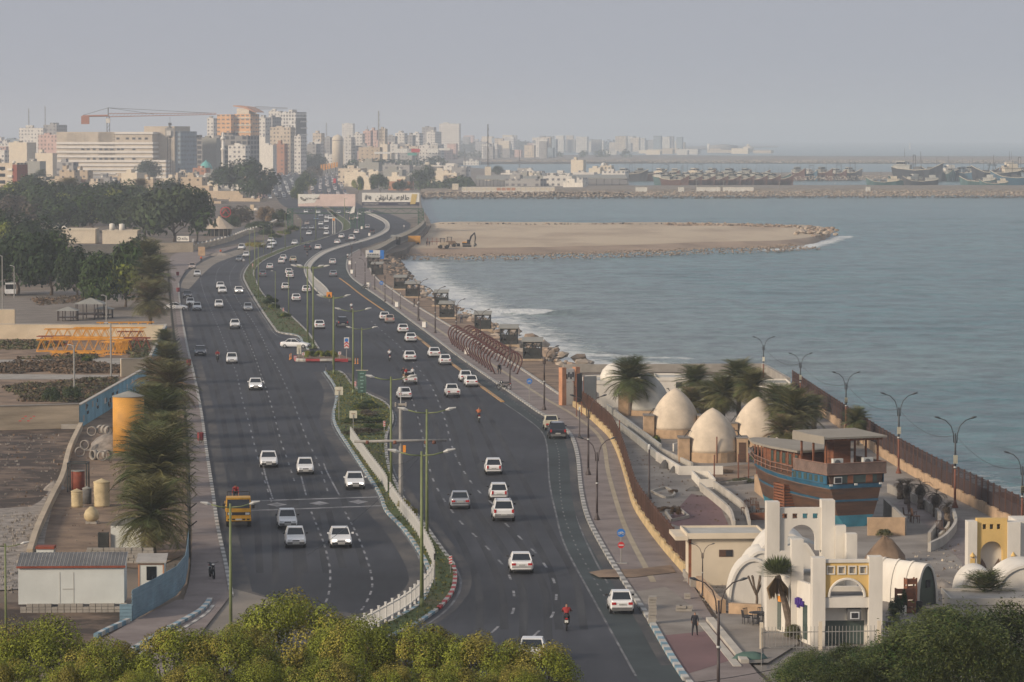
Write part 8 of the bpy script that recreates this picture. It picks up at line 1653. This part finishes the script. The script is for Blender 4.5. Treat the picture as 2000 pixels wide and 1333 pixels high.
def tower(xl,xc,xr,yt,Y,m,lab,group=None,name='building',phi=24,extra=True,dmin=6.0):
 """a block with its front between xl and xc and its seaward side between xc and xr of the photograph"""
 k=ppm(Y);ph=R(phi);wd=(xc-xl)/k/math.cos(ph);d=max(dmin,(xr-xc)/k/math.sin(ph));top=PY(xc,yt,Y).z;rn=random.Random(int(xl*7+yt));c=Vector(((xc-1000)/k,Y,0))
 t=thing(name,lab,'building',c,-ph,group);b=MB(m);b.bb(-wd,0,0,d,0,top);b.m('roof_top');b.bb(-wd+.3,-.3,.3,d-.3,top,top+.02);b.build('wall',t)
 b=MB(m);b.bb(-wd,0,0,.3,top,top+.9);b.bb(-.3,0,.3,d,top,top+.9);b.bb(-wd,-wd+.3,.3,d,top,top+.9);b.build('parapet',t)
 if extra and wd>6:
  b=MB(m);s=wd*rn.uniform(.2,.4);x0=-wd+rn.uniform(.1,.5)*(wd-s);b.bb(x0,x0+s,d*.3,d*.75,top,top+rn.uniform(2,3.6));b.build('stair_head',t)
  b=MB('plaster_white');x0=-wd*rn.uniform(.1,.9);b.lathe([(.9,0),(.9,1.6),(.1,1.9)],8,(x0,d*.3,top));b.build('roof_tank',t)
 return t,wd,d,top
T_=[(-45,34,50,322,1790,'f_cream','cream and brick red apartment block with white balconies at the picture edge'),(16,54,68,281,2600,'plaster_cream','blank cream gable block above the brick block'),(-20,10,16,296,2500,'f_white','small white house behind the brick block'),(36,86,90,252,3300,'f_white','hazy white banded block under the twin masts'),(85,112,128,246,3400,'f_grey','hazy stepped block beside the banded one'),(73,121,125,266,2900,'f_pink','pinkish low block behind the striped hospital'),(48,79,88,318,2300,'roof_grey','plain grey block between brick block and hospital'),(68,104,108,302,2480,'plaster_cream','yellowish facade adjoining the hospital'),(110,144,152,320,2120,'f_grey','grey concrete house with a blue roof strip'),(115,146,150,336,2000,'f_low','ochre brick house behind the tall date palm'),(145,172,176,336,2020,'f_low','unfinished ochre house with open upper floor'),(174,192,198,353,1880,'f_cream','little beige house with two dark vents'),(236,268,284,341,1930,'plaster_cream','pale cream windowless house before the hospital'),(272,300,309,353,1900,'f_low','ochre house in the palms'),(342,348,360,341,1900,'f_cream','slim ochre stair tower'),(352,395,401,350,1870,'f_low','ochre windowless block beside the stair tower'),(401,426,429,363,1900,'plaster_cream','cream low box by the round bush trees'),(428,475,482,361,1880,'f_white','white shop row with red lettered board'),(360,470,485,377,1760,'f_low','long flat roofed ochre shop'),(445,508,518,391,1700,'f_low','brown flat roofed shop with white roof unit'),(402,432,445,397,1650,'f_low','two storey ochre house behind the tent roof'),(474,505,512,415,1500,'wall_tan','low tan wall building beside the tent roof'),(533,556,560,418,1440,'wall_cream','pale wall block at the green gantry foot'),(45,82,90,365,1850,'wall_tan','plain brick box next to the brick block'),(20,46,50,372,1800,'roof_grey','low grey house under the brick block'),(88,112,118,368,1850,'f_grey','grey low house with a white awning'),(376,402,410,331,2350,'f_brick','brown block in front of the turquoise dome'),(502,512,516,370,1800,'f_pink','small pink kiosk building at the queue edge'),(405,418,425,233,3100,'f_white','slim white tower landward of the orange tower'),(342,352,360,266,2700,'f_pink','pink block seaward of the hospital'),(354,396,416,271,2620,'f_shell','landward half of the unfinished concrete frame'),(415,484,504,268,2640,'f_shell','seaward half of the unfinished concrete frame'),(445,480,488,287,2450,'f_white','white four storey flats beside the minaret'),(395,424,426,272,2560,'roof_grey','blank grey core of the unfinished frame'),(504,519,529,233,3050,'f_white','white block with blue glass side next to the orange tower'),(521,533,548,231,3150,'f_grey','grey stepped block above the white one'),(525,548,553,219,3350,'f_white','cream landward wing of the tallest white tower'),(545,579,597,221,3300,'f_grid','tallest white tower with curved balconies on its seaward side'),(527,568,576,251,3000,'f_cream','cream apartment tower with a slanted roof'),(503,519,522,270,2800,'plaster_white','upper white blank stepped block'),(503,534,540,286,2780,'plaster_white','lower white blank stepped block'),(537,556,562,283,2850,'f_brick','brownish block below the cream tower'),(575,588,598,268,2950,'f_white','pale blue white block at the roadside woods'),(600,618,626,283,3200,'f_grey','grey block by the hazy road'),(611,628,634,262,3700,'f_cream','tan tower landward of the round drum'),(609,627,632,279,3300,'f_white','pale banded block below the tan tower'),(632,645,650,270,3900,'f_grey','hazy grey block behind the drum'),(672,686,690,270,3500,'f_white','small white block seaward of the drum'),(691,708,711,263,3500,'f_white','white block with few windows'),(709,724,727,258,3550,'f_pink','pink block with dark windows'),(723,736,742,256,3700,'f_pink','second pink block behind the mast'),(741,752,757,254,3500,'f_cream','tan tower with a pointed roof'),(742,757,760,284,3300,'plaster_cream','plain tan box below the pointed tower'),(668,690,692,243,5200,'f_white','faint white tower behind the drum'),(756,772,776,268,3800,'f_grey','dark hazy block seaward of the pointed tower'),(772,790,796,262,3900,'f_white','white hazy block above the signboards'),(796,806,812,266,3950,'f_grey','grey hazy block above the signboards'),(806,820,826,262,4000,'f_grid','white dotted block above the signboards'),(824,848,852,250,4700,'f_grey','dark blue grey tower'),(833,850,862,259,4200,'f_white','white stepped block before the dark tower'),(858,897,900,243,5200,'f_white','wide banded pale tower'),(700,742,746,290,3150,'f_low','long low tan building by the road'),(660,704,716,332,2300,'f_cream','cream arcade building seaward of the queues'),(672,712,718,339,2200,'plaster_cream','front wing of the cream arcade building'),(702,724,727,349,2080,'plaster_cream','blank cream wall block beside the round tree'),(756,792,794,348,2150,'plaster_cream','blank cream port block'),(758,800,802,358,2050,'f_brick','low brick building below the cream port block'),(978,1003,1006,341,2900,'plaster_white','white port office before the channel'),(1115,1139,1140,315,2900,'plaster_cream','tall blank cream silo block in the port'),(1150,1172,1174,331,2950,'plaster_cream','low cream wing beside the silo'),(1172,1194,1195,326,2950,'f_cream','cream port block with a white roof ball'),(1100,1138,1140,360,2090,'plaster_white','white gatehouse on the harbour rocks'),(700,740,745,320,2500,'roof_grey','long grey port roof'),(745,800,803,325,2600,'f_grey','grey port sheds behind the round tree'),(800,860,862,328,2700,'roof_dark','dark port sheds by the channel'),(1382,1440,1442,294,6600,'f_cream','cream hall before the storage tanks'),(905,935,936,316,3800,'f_white','white low port building by the channel')]
for e in T_:
 q=tower(*e)
 if e[0]==-45:
  b=MB('rust_red');b.bb(-2.6,.06,-.06,q[2],0,q[3]);b.build('brick_corner',q[0])
  for i in range(5):b=MB('plaster_white');z=q[3]-3-i*3.5;b.bb(-5.2,-2.4,-1.0,0,z,z+1.1);b.build('balcony',q[0]);b=MB('car_glass');b.bb(-11,-7,-.08,0,z+.2,z+1.9);b.build('window',q[0])
YH=2500;kh=ppm(YH)
def hz(y):return PY(200,y,YH).z
ph=R(14);t=thing('hospital','long pale hospital with white horizontal bands and rows of small windows','building',((325-1000)/kh,YH,0),-ph)
def HX(x):return(x-325)/kh/math.cos(ph)
mat('band_white',(0.66,0.62,0.56),0.8,0.06,0.2);mat('hosp_wall',(0.47,0.40,0.31),0.85,0.1,0.2)
b=MB('hosp_wall');b.bb(HX(104),HX(297),1,34,0,hz(258));b.bb(HX(100),0,0,30,0,hz(313));b.bb(HX(125),HX(168),1,30,0,hz(261));b.bb(HX(188),HX(222),1,30,0,hz(259));b.build('wall',t)
b=MB('hosp_wall');b.bb(HX(270),HX(331),12,46,0,hz(247));b.m('f_blue');b.bb(HX(331),HX(341),14,50,0,hz(257));b.build('lift_tower',t)  # bluish seaward block: shade of that side put into its colour
for x0,x1,yt in((222,297,258),(104,297,278),(104,297,286),(104,297,295),(104,297,304),(100,323,313),(100,323,321),(100,323,329),(170,323,337),(170,323,344)):
 yy=-.9 if x1>300 else .1
 b=MB('band_white');b.bb(HX(x0),HX(x1)+.9,yy,yy+.9,hz(yt+4.2),hz(yt));b.bb(HX(x1),HX(x1)+.9,yy+.9,30,hz(yt+4.2),hz(yt));b.build('balcony_band',t)
for xs,y in(((228,247,260,272,285),271),((157,168,180,193,204,216,229,237,260),292),((168,180,193,204,217,229,237,260),311),((157,180,192,247),332),((207,232),331)):
 for x in xs:b=MB('sign_black');w2=1.2 if y!=331 else 3.2;b.bb(HX(x)-w2,HX(x)+w2,-.06 if y>312 else .94,.02 if y>312 else 1.02,hz(y+2),hz(y-2));b.build('window',t)
YO=2950;ko=ppm(YO);t,wd,d,top=tower(424,452,462,226,YO,'f_orange','landward wing of the orange tower',extra=False);t,wd,d,top=tower(457,490,505,225,YO,'f_orange','orange tower with balconies and a swept up roof',extra=False)
def oz(y):return PY(470,y,YO).z
b=MB('plaster_cream');b.bb(-wd*.9,-wd*.15,2,14,top,oz(212));b.build('penthouse',t);b=MB('gate_orange');b.ext([(-17,oz(206)),(-5,oz(209)),(4,oz(219)),(4,oz(220)),(-6,oz(212)),(-17,oz(208))],(0,9,0),(1,0,0),(0,0,1),16);b.build('swept_roof',t)
for i in range(9):b=MB('plaster_cream');z=top-3-i*6;b.bb(-wd-.2,.8,-.8,0,z,z+1.1);b.build('balcony',t)
t,wd,d,top=tower(578,579,597,233,3260,'roof_dark','dark balcony shaft of the tallest white tower',extra=False)
for i in range(10):b=MB('band_white');z=top-3-i*6.2;b.bb(-.4,.9,d*.4,d*1.0,z,z+1.6);b.build('balcony',t)
def lathe_thing(name,x,Y,prof,m,lab,cat,n=16,parts=None):
 t=thing(name,lab,cat,((x-1000)/ppm(Y),Y,0));b=MB(m);b.smooth=True;b.lathe(prof,n);b.build('body',t)
 for nm,m2,pr in(parts or[]):b=MB(m2);b.smooth=True;b.lathe(pr,n);b.build(nm,t)
 return t
z_=lambda y,Y:PY(0,y,Y).z
Y=2400;r=13/ppm(Y);lathe_thing('mosque',403,Y,[(r*1.1,0),(r*1.1,z_(331,Y))],'plaster_cream','mosque with a pointed turquoise dome','mosque',16,[('dome','tile_turquoise',[(r,z_(331,Y)),(r*.95,z_(326,Y)),(r*.6,z_(319,Y)),(r*.15,z_(315,Y)),(.05,z_(312,Y))])])
r=3.2/ppm(Y);lathe_thing('minaret',436.5,Y,[(r*1.2,0),(r*1.1,z_(330,Y)),(r,z_(295,Y)),(r*1.5,z_(293,Y)),(r*1.5,z_(290,Y)),(r*.9,z_(289,Y)),(r*.9,z_(273,Y))],'plaster_white','white minaret with two balconies','minaret',12,[('cap','plaster_white',[(r*1.6,z_(273,Y)),(r*1.5,z_(269,Y)),(r*.7,z_(267,Y)),(r*.8,z_(262,Y)),(.1,z_(257,Y))])])
Y=3450;r=11/ppm(Y);lathe_thing('drum_building',660,Y,[(r,0),(r,z_(272,Y)),(r*.8,z_(267,Y)),(r*.1,z_(263,Y))],'plaster_cream','round tan drum with a domed top','drum building',24,[('dark_ring','wood_grey',[(r*1.02,z_(275,Y)),(r*1.02,z_(274,Y))])])
Y=6900;r=29/ppm(Y);lathe_thing('storage_tank',1412,Y,[(r,0),(r,z_(285,Y)),(r*.2,z_(282,Y))],'f_grey','large grey round tank on the outer mole','tank',28);r=10/ppm(Y);lathe_thing('storage_tank',1461,Y,[(r,0),(r,z_(288,Y)),(r*.2,z_(285,Y))],'plaster_cream','smaller cream round tank on the outer mole','tank',20,[('tower','plaster_cream',[(r*.3,z_(285,Y)),(r*.3,z_(282,Y))])]);r=3/ppm(Y);lathe_thing('storage_tank',1384,Y,[(r,0),(r,z_(281,Y))],'plaster_white','slim white column beside the large round tank','tank',12)
lathe_thing('roof_ball',1178,2955,[(1.2,z_(326,2955)),(1.9,z_(325,2955)+1),(1.2,z_(326,2955)+3.2),(.1,z_(326,2955)+3.6)],'plaster_white','white ball tank on the cream port block','roof tank',10)
def mast(x,yt,Y,w_,lab,m='pole_grey',base=False):
 top=z_(yt,Y);t=thing('radio_mast',lab,'mast',((x-1000)/ppm(Y),Y,0));b=MB(m);n=max(6,int(top/5))
 for a in(0,2.1,4.2):b.tube((w_*math.cos(a),w_*math.sin(a),0),(w_*.6*math.cos(a),w_*.6*math.sin(a),top),.14,.1,3)
 for i in range(n):q=w_*(1-.4*i/n);b.tube((q,0,top*i/n),(-q*.5,q*.86,top*(i+1)/n),.12,None,3)
 b.tube((0,0,0),(0,0,top),w_*.22,None,4);b.build('lattice',t)
 if base:b=MB('plaster_cream');b.bb(-2.2,2.2,-2.2,2.2,0,10);b.build('base_block',t)
mast(953,243,2500,.9,'tall dark radio mast on a cream base in the port','pole_brown',True);mast(740,217,3500,1.8,'tallest lattice mast above the pink blocks');mast(58,212,3600,.9,'landward one of the twin hazy masts');mast(90,208,3600,.9,'seaward one of the twin hazy masts');mast(718,246,4200,.6,'thin hazy mast beside the pink blocks');mast(1014,293,2700,.35,'slender port floodlight mast');mast(908,290,2700,.35,'floodlight mast by the blue container');mast(638,240,4600,1.6,'faint crane like mast in the haze')
def tcrane(xm,y0,ytop,xa,ya,xb,yb_,Y,lab,m='rust_red'):
 k=ppm(Y);zt=z_(ytop,Y);zj=z_((ya+yb_)/2,Y);t=thing('tower_crane',lab,'crane',((xm-1000)/k,Y,0));b=MB('pole_brown')
 for a in(-1,1):b.tube((a,0,0),(a,0,zj),.25,None,4)
 for i in range(16):b.tube((-1,0,zj*i/16),(1,0,zj*(i+1)/16),.18,None,3)
 b.path([(0,0,zj),(0,0,zt)],.35,4);b.build('mast',t);x0,x1=(xa-xm)/k,(xb-xm)/k;b=MB(m);b.tube((0,0,zj),(x1,0,z_(yb_,Y)),.3,.2,4);b.tube((0,0,zj+2.4),(x1,0,z_(yb_,Y)+1),.22,.15,4);n=30
 for i in range(n):u,v=i/n,(i+1)/n;b.tube((x1*u,0,zj+(z_(yb_,Y)-zj)*u),(x1*v,0,zj+2.2*(1-v)+1+(z_(yb_,Y)-zj)*v),.13,None,3)
 b.build('jib',t);b=MB('crane_yellow' if False else m);b.tube((0,0,zj+.8),(x0,0,zj+.5),.7,None,4);b.box(x0+(2 if x0<0 else-2),0,zj-2.5,6,2,6);b.build('counter_jib',t);b=MB('wire');b.tube((0,0,zt),(x1*.95,0,z_(yb_,Y)+1),.16,None,3);b.tube((0,0,zt),(x1*.42,0,zj+2),.16,None,3);b.tube((0,0,zt),(x0,0,zj+1),.16,None,3);b.build('stay',t)
 b=MB('steel_dark');b.tube((x1*.57,0,zj),(x1*.57,0,zj-5),.12,None,3);b.box(x1*.57,0,zj-5.5,2.2,1.5,2);b.build('hook',t);b=MB('plaster_white');b.box(0,-1,zj-3,3,2,3.5);b.build('cab',t)
mat('crane_red',(0.36,0.12,0.05),0.7);tcrane(213,262,211,163,233,424,224,2620,'long jibbed orange tower crane over the hospital','crane_red');tcrane(500,262,209,488,214,563,213,3450,'hazy tower crane behind the white towers','pole_grey');tcrane(331,262,250,327,252,337,252,2450,'small hoist on the hospital lift tower','pole_grey')
rn=random.Random(12);rows=[]
def row(x0,x1,n,Y0,Y1,h0,h1,w0,w1,mats,what,group,seed,z0=0.0):
 rn=random.Random(seed);xs=sorted(rn.uniform(x0,x1)for _ in range(n))
 for i,x in enumerate(xs):
  Y=rn.uniform(Y0,Y1);k=ppm(Y);h=rn.uniform(h0,h1)*(1.2 if rn.random()<.12 else 1);w_=rn.uniform(w0,w1);m=rn.choice(mats);ph=rn.uniform(12,34)
  yt=HOR+(H-h-z0)*F/Y*1.0;tone={'f_cream':'cream','f_white':'white','f_grey':'grey','f_pink':'pinkish','f_low':'ochre','f_grid':'white gridded','plaster_cream':'blank cream','roof_grey':'plain grey','f_blue':'bluish','f_shell':'unfinished','f_brick':'brick','wall_tan':'tan'}[m]
  tower(x-w_*k/2,x+w_*k*.35,x+w_*k*.5,yt,Y,m,'%s %s, %s along its row from the inland side'%(tone,what,ordn(i)),group,phi=ph,extra=(k>1.6 and h<30))
fm=['f_cream','f_white','f_grey','f_white','f_grid','f_blue','plaster_cream','f_pink']
row(900,1330,70,6600,8200,10,27,12,26,fm,'block of the farthest skyline','farthest hazy skyline blocks',21,6);row(780,1080,30,4600,5800,10,25,11,24,fm,'block of the middle skyline','middle hazy skyline blocks',22)
row(590,860,34,3300,4400,9,22,12,26,fm,'house behind the signboards','hazy houses behind the signboards',23);row(-40,430,38,2900,4200,14,30,14,30,fm,'block of the inland skyline','inland skyline blocks',24)
row(-30,350,18,1900,2200,3.5,6.5,9,16,['f_low','f_cream','f_grey','wall_tan','plaster_cream','f_brick'],'low house below the hospital','low houses below the hospital',25);row(355,505,14,1950,2350,4,8,9,18,['f_low','f_cream','roof_grey','wall_tan'],'low house before the minaret','low houses before the minaret',26)
row(690,900,22,2300,3100,3.5,7,10,24,['f_white','f_low','roof_grey','plaster_cream','f_grey'],'low port house','low port houses',27);row(1000,1240,12,2150,2700,3,6,10,26,['roof_grey','plaster_cream','f_grey','f_white'],'quay shed','quay sheds',28);row(1160,1500,10,5800,6500,4,9,14,40,['f_cream','plaster_cream','f_white'],'low building on the outer mole','low buildings on the outer mole',29)
def flat(name,x0,x1,y0,y1,Y,m,lab,cat,d=.6):
 a,c=PY(x0,y1,Y),PY(x1,y0,Y);t=thing(name,lab,cat,(0,Y,0));b=MB(m);b.bb(a.x,c.x,0,d,a.z,c.z);b.build('board',t)
 if a.z>.5:b=MB('pole_grey');[b.bb(x-.15,x+.15,.1,.4,0,a.z)for x in(a.x+1,c.x-1)];b.build('post',t)
mat('sign_teal',(0.06,0.30,0.24),0.6)
for x0,x1,y0,y1,m,lab in((770,795,291,299,'billboard_white','white signboard starting the row over the trees'),(803,820,291,298,'sign_red','red signboard in the row over the trees'),(796,814,299,304,'sign_teal','teal signboard below the red one'),(834,856,291,299,'billboard_white','cream signboard seaward of the red one'),(857,879,290,294,'billboard_white','narrow signboard ending the row'),(731,762,297,301,'billboard_white','long white shop sign by the drum road')):flat('sign_board',x0,x1,y0,y1,3100,m,lab,'sign board')
for i in range(7):flat('banner',626+i*5,629.5+i*5,322-i*.8,334-i*1.2,2900,'crane_yellow','%s yellow banner beside the hazy road, counting seaward'%ordn(i),'banner')
flat('banner',651,656,349,358,2200,'sign_red','red banner on the cream arcade building','banner');flat('sign_board',444,462,349,361,1900,'rust_red','dark red lettered board on the white shop row','sign board');flat('sign_board',581,590,366,377,1950,'billboard_white','small white board above the pink billboard','sign board');flat('container',888,905,337,345,2900,'sign_blue','blue container in the port','container',6)
for i in range(26):
 x=906+i*9.6;a=P(x,376);t=thing('wall_panel','white arched panel of the harbour wall, %s seaward'%ordn(i),'wall panel',a+Vector((0,4,0)),0,'white arched panels of the harbour wall')if i<19 else None
 if t:b=MB('plaster_white');w_=9.2/ppm(a.y);b.bb(-w_/2,w_/2,0,.3,0,.9);b.bb(-w_/2,w_/2,0,.3,2.6,3.0);b.bb(-w_/2,-w_/2+.4,0,.3,.9,2.6);b.build('frame',t);b=MB('gate_orange' if 6<i<11 else 'plaster_cream');b.bb(-w_/2+.4,w_/2,.1,.25,.9,2.6);b.build('infill',t)
t=thing('boundary_wall','pale end wall of the harbour yard at the rocks','wall',P(890,375));b=MB('plaster_cream');b.bb(-2,1.5,0,14,0,4.5);b.build('wall',t)
for x0,x1,y,lab in((930,985,352,'grey open roofed port shed beside the mast'),(975,1050,354,'tan open roofed port shed'),(1105,1225,350,'long blue grey roofed fish market'),(1060,1100,350,'small port shed before the dark tree')):
 p=P((x0+x1)/2,y+12);k=ppm(p.y);w_=(x1-x0)/k;t=thing('open_shed',lab,'shed',p);b=MB('roof_grey');b.add([(-w_/2,-4,4.5),(w_/2,-4,4.5),(w_/2,30,6.5),(-w_/2,30,6.5)],[(0,1,2,3)]);b.bb(-w_/2,w_/2,-4.1,-4,4.1,4.6);b.build('roof',t);b=MB('steel_dark');[b.bb(-w_/2+w_*i/8-.15,-w_/2+w_*i/8+.15,-3.8,-3.5,0,4.5)for i in range(9)];b.build('columns' if False else 'column_row',t)
mat('hull_brown',(0.095,0.038,0.025),0.7,0.3,0.3);mat('hull_black',(0.035,0.035,0.042),0.6,0.3,0.3);mat('hull_teal',(0.05,0.11,0.11),0.6,0.3,0.3);mat('hull_blue',(0.05,0.12,0.18),0.6,0.2,0.3)
def boat_mesh(hullm,housem,L=22,Wd=6.4,Hh=5.8,style=0):
 big=thing('boat','','boat');b=MB(hullm);st=[(-L/2,.82,1.15),(-L*.38,.98,1.0),(0,1.0,.86),(L*.3,.82,.95),(L*.45,.4,1.2),(L*.56,.03,1.45)];vs=[]
 for x,w_,h in st:xx=x;vs+=[(xx*.90,-Wd/2*w_*.55,-.4),(xx,-Wd/2*w_,Hh*h),(xx,Wd/2*w_,Hh*h),(xx*.90,Wd/2*w_*.55,-.4)]
 fs=[(0,1,2,3)]
 for i in range(len(st)-1):
  for k in range(4):fs.append((i*4+k,(i+1)*4+k,(i+1)*4+(k+1)%4,i*4+(k+1)%4))
 b.add(vs,fs);b.build('hull',big);b=MB('plaster_cream')
 for s in(-1,1):b.path([(x,s*Wd/2*w_*1.01,Hh*h+.1)for x,w_,h in st],.16,4)
 b.build('rail',big);b=MB(housem);z=Hh*.95;b.bb(-L*.46,-L*.12,-Wd*.36,Wd*.36,z,z+1.9);b.bb(-L*.40,-L*.22,-Wd*.26,Wd*.26,z+1.9,z+3.7);b.bb(-L*.48,-L*.10,-Wd*.42,Wd*.42,z+1.8,z+2.0);b.m('car_glass');b.bb(-L*.17,-L*.165,-Wd*.25,Wd*.25,z+2.3,z+3.2);b.bb(-L*.4,-L*.22,-Wd*.27,-Wd*.265,z+2.3,z+3.2);b.build('deckhouse',big)
 b=MB('pole_brown');b.tube((L*.1,0,Hh*.8),(L*.08,0,Hh+7.5),.14,.08,5);b.tube((-L*.25,0,Hh+5),(-L*.25,0,Hh+9),.1,.05,5)
 if style:b.tube((-L*.05,-2,Hh),(-L*.05,-2,Hh+6),.15,None,4);b.tube((-L*.05,2,Hh),(-L*.05,2,Hh+6),.15,None,4);b.tube((-L*.05,-2,Hh+6),(-L*.05,2,Hh+6),.15,None,4)
 b.build('mast',big);b=MB('roof_dark');rn=random.Random(int(L));[b.box(rn.uniform(-2,L*.35),rn.uniform(-1.5,1.5),Hh*1.0,rn.uniform(1,2.5),rn.uniform(1,2),rn.uniform(.8,1.8))for _ in range(6)];b.build('deck_cargo',big);return big
BT={}
def boat(x,yb,rz,kind,lab,group,sc=1.0):
 hm,hs,st=kind;place(BT,kind,lambda:boat_mesh(hm,hs,style=st),P(x,yb,WZ),R(rz),lab,sc,group)
br,bk,bt,bb_=('hull_brown','roof_grey',0),('hull_black','dome_grey',1),('hull_teal','dome_grey',0),('hull_blue','f_blue',0)
FR='brown dhows moored in a row along the inner quay'
for i in range(9):boat(1318+i*25.5,366.5-i*.2,-38,br,'%s brown dhow of the front row, counting seaward'%ordn(i),FR,.98)
rn=random.Random(31)
for i in range(9):boat(1300+i*27,361-rn.uniform(0,1.5),-38+rn.uniform(-10,10),rn.choice([br,bt,bb_,bt]),'%s boat of the second row behind the brown dhows, counting seaward'%ordn(i),'boats of the second row',.95)
for i in range(8):boat(1235+i*34,356-rn.uniform(0,2),rn.uniform(-60,20),rn.choice([bk,bt,br,('hull_brown','plaster_cream',1)]),'%s boat of the back row beside the fish market, counting seaward'%ordn(i),'boats of the back row',1.1)
for i,(x,y,kind,lab,sc)in enumerate(((1562,353,br,'brown dhow nearest the inland end of the group of five',1.15),(1586,353,('hull_blue','plaster_white',1),'dhow with a white wheelhouse second of the group of five',.98),(1612,353,br,'brown dhow in the middle of the group of five',1.15),(1640,352.5,('hull_brown','dome_grey',1),'low brown dhow fourth of the group of five',1.02),(1667,352.5,bk,'black dhow at the seaward end of the group of five',1.12))):boat(x,y,-78+i*3,kind,lab,'group of five dhows at the inner mole',sc)
for x,y,rz,kind,lab,sc in((1790,355,-20,bk,'long black cargo vessel with derricks',1.7),(1835,354,200,('hull_black','plaster_white',0),'vessel with a tall white wheelhouse beside the derricks',1.35),(1857,354.5,-90,bt,'teal boat bow on beside the white wheelhouse',1.1),(1890,354,-60,bb_,'light blue hulled boat',1.2),(1915,353,-20,br,'brown boat behind the light blue one',1.2),(1768,369,205,bt,'grey green trawler lying off the breakwater',1.05),(1800,370,180,bk,'white topped boat behind the breakwater rocks',1.0),(1726,371,180,('hull_teal','plaster_cream',0),'cream cabin boat behind the breakwater rocks',.95),(1912,371,165,bt,'grey trawler at the breakwater near the picture edge',1.05),(1942,371.5,180,('hull_teal','plaster_cream',1),'small white boats cluster at the breakwater',.8),(1948,361,190,('hull_black','plaster_cream',0),'large vessel with a green stripe and cream house',1.6),(1985,369,180,bb_,'pale blue flat sided ferry at the picture edge',1.4),(1995,352,10,('hull_brown','plaster_cream',1),'brown vessel at the picture edge',1.5)):
 boat(x,y,rz,kind,lab,'single boats in the outer basin',sc)
q=P(1848,366,WZ);t=thing('boat','small dark open rowing skiff in the basin','skiff',q,R(5));b=MB('hull_black');b.add([(-5,0,1.2),(-3,-.9,.6),(3,-.9,.6),(5,0,1.5),(3,.9,.6),(-3,.9,.6),(-2.5,0,-.3),(2.8,0,-.3)],[(0,1,6),(1,2,7,6),(2,3,7),(3,4,7),(4,5,6,7),(5,0,6)]);b.tube((-1,0,.3),(-1,0,1.8),.2);b.tube((1,0,.3),(1,0,1.6),.2);b.build('hull',t)
t=thing('harbour_gantry','dark harbour gantry legs at the picture edge','gantry',((1937-1000)/ppm(2800),2800,WZ));b=MB('steel_dark');h=z_(318,2800)-WZ
for s in(-1,1):b.tube((s*4.5,0,0),(s*1.6,0,h),.5,.35,4);b.tube((-3.2,0,h*.5),(3.2,0,h*.5),.3,None,4)
b.tube((-4,0,h*.85),(4,0,h*.85),.35,None,4);b.build('frame',t)
for x0,x1,y,lab in((1242,1264,374,'white hut first on the breakwater crest'),(1325,1336,374,'tiny white hut on the breakwater crest'),(1361,1407,374,'long white cabin on the breakwater crest'),(1412,1472,374,'longer white cabin seaward of the first on the crest'),(1692,1700,373.5,'small white marker box on the breakwater')):
 p=P((x0+x1)/2,y,1.2);k=ppm(p.y);t=thing('cabin',lab,'cabin',p);b=MB('plaster_white');w_=(x1-x0)/k;b.bb(-w_/2,w_/2,0,3,-.3,2.4);b.build('wall',t);b=MB('roof_grey');b.bb(-w_/2-.2,w_/2+.2,-.2,3.2,2.4,2.6);b.build('roof',t)
for i,x in enumerate((1360,1413,1522,1630)):
 q=P(x,374,1.0);h=z_(352+2*i,q.y)-1;t=thing('lamp_post','%s lamp post on the long breakwater'%ordn(i),'lamp post',q,0,'lamp posts on the long breakwater');b=MB('pole_grey');b.tube((0,0,0),(0,0,h),.16,.1,5);b.build('pole',t);b=MB('lamp_head');b.box(.4,0,h,.9,.3,.15);b.build('lamp_head',t)
q=Vector(((1776-1000)/ppm(9000),9000,WZ));t=thing('beacon','tiny white beacon out at sea','beacon',q);b=MB('plaster_white');b.lathe([(2.2,0),(1.6,3),(1.4,14),(2,15),(.2,19)],8);b.build('tower',t)
def haze(dens=0.000165,col=(0.78,0.86,0.96)):
 m=bpy.data.materials.new('haze_air');m.use_nodes=True;nt=m.node_tree;nt.nodes.clear()
 v=nt.nodes.new('ShaderNodeVolumePrincipled');o=nt.nodes.new('ShaderNodeOutputMaterial')
 v.inputs['Color'].default_value=(*col,1);v.inputs['Density'].default_value=dens;v.inputs['Anisotropy'].default_value=0.0
 lk(nt,v.outputs[0],o.inputs['Volume']);MATS['haze_air']=m;m.cycles.homogeneous_volume=True
 mb=MB('haze_air');mb.bb(-19500,19500,-1200,19500,-5.5,120);return struct('haze',mb,'pale even haze over the bay and the city','stuff')
haze()
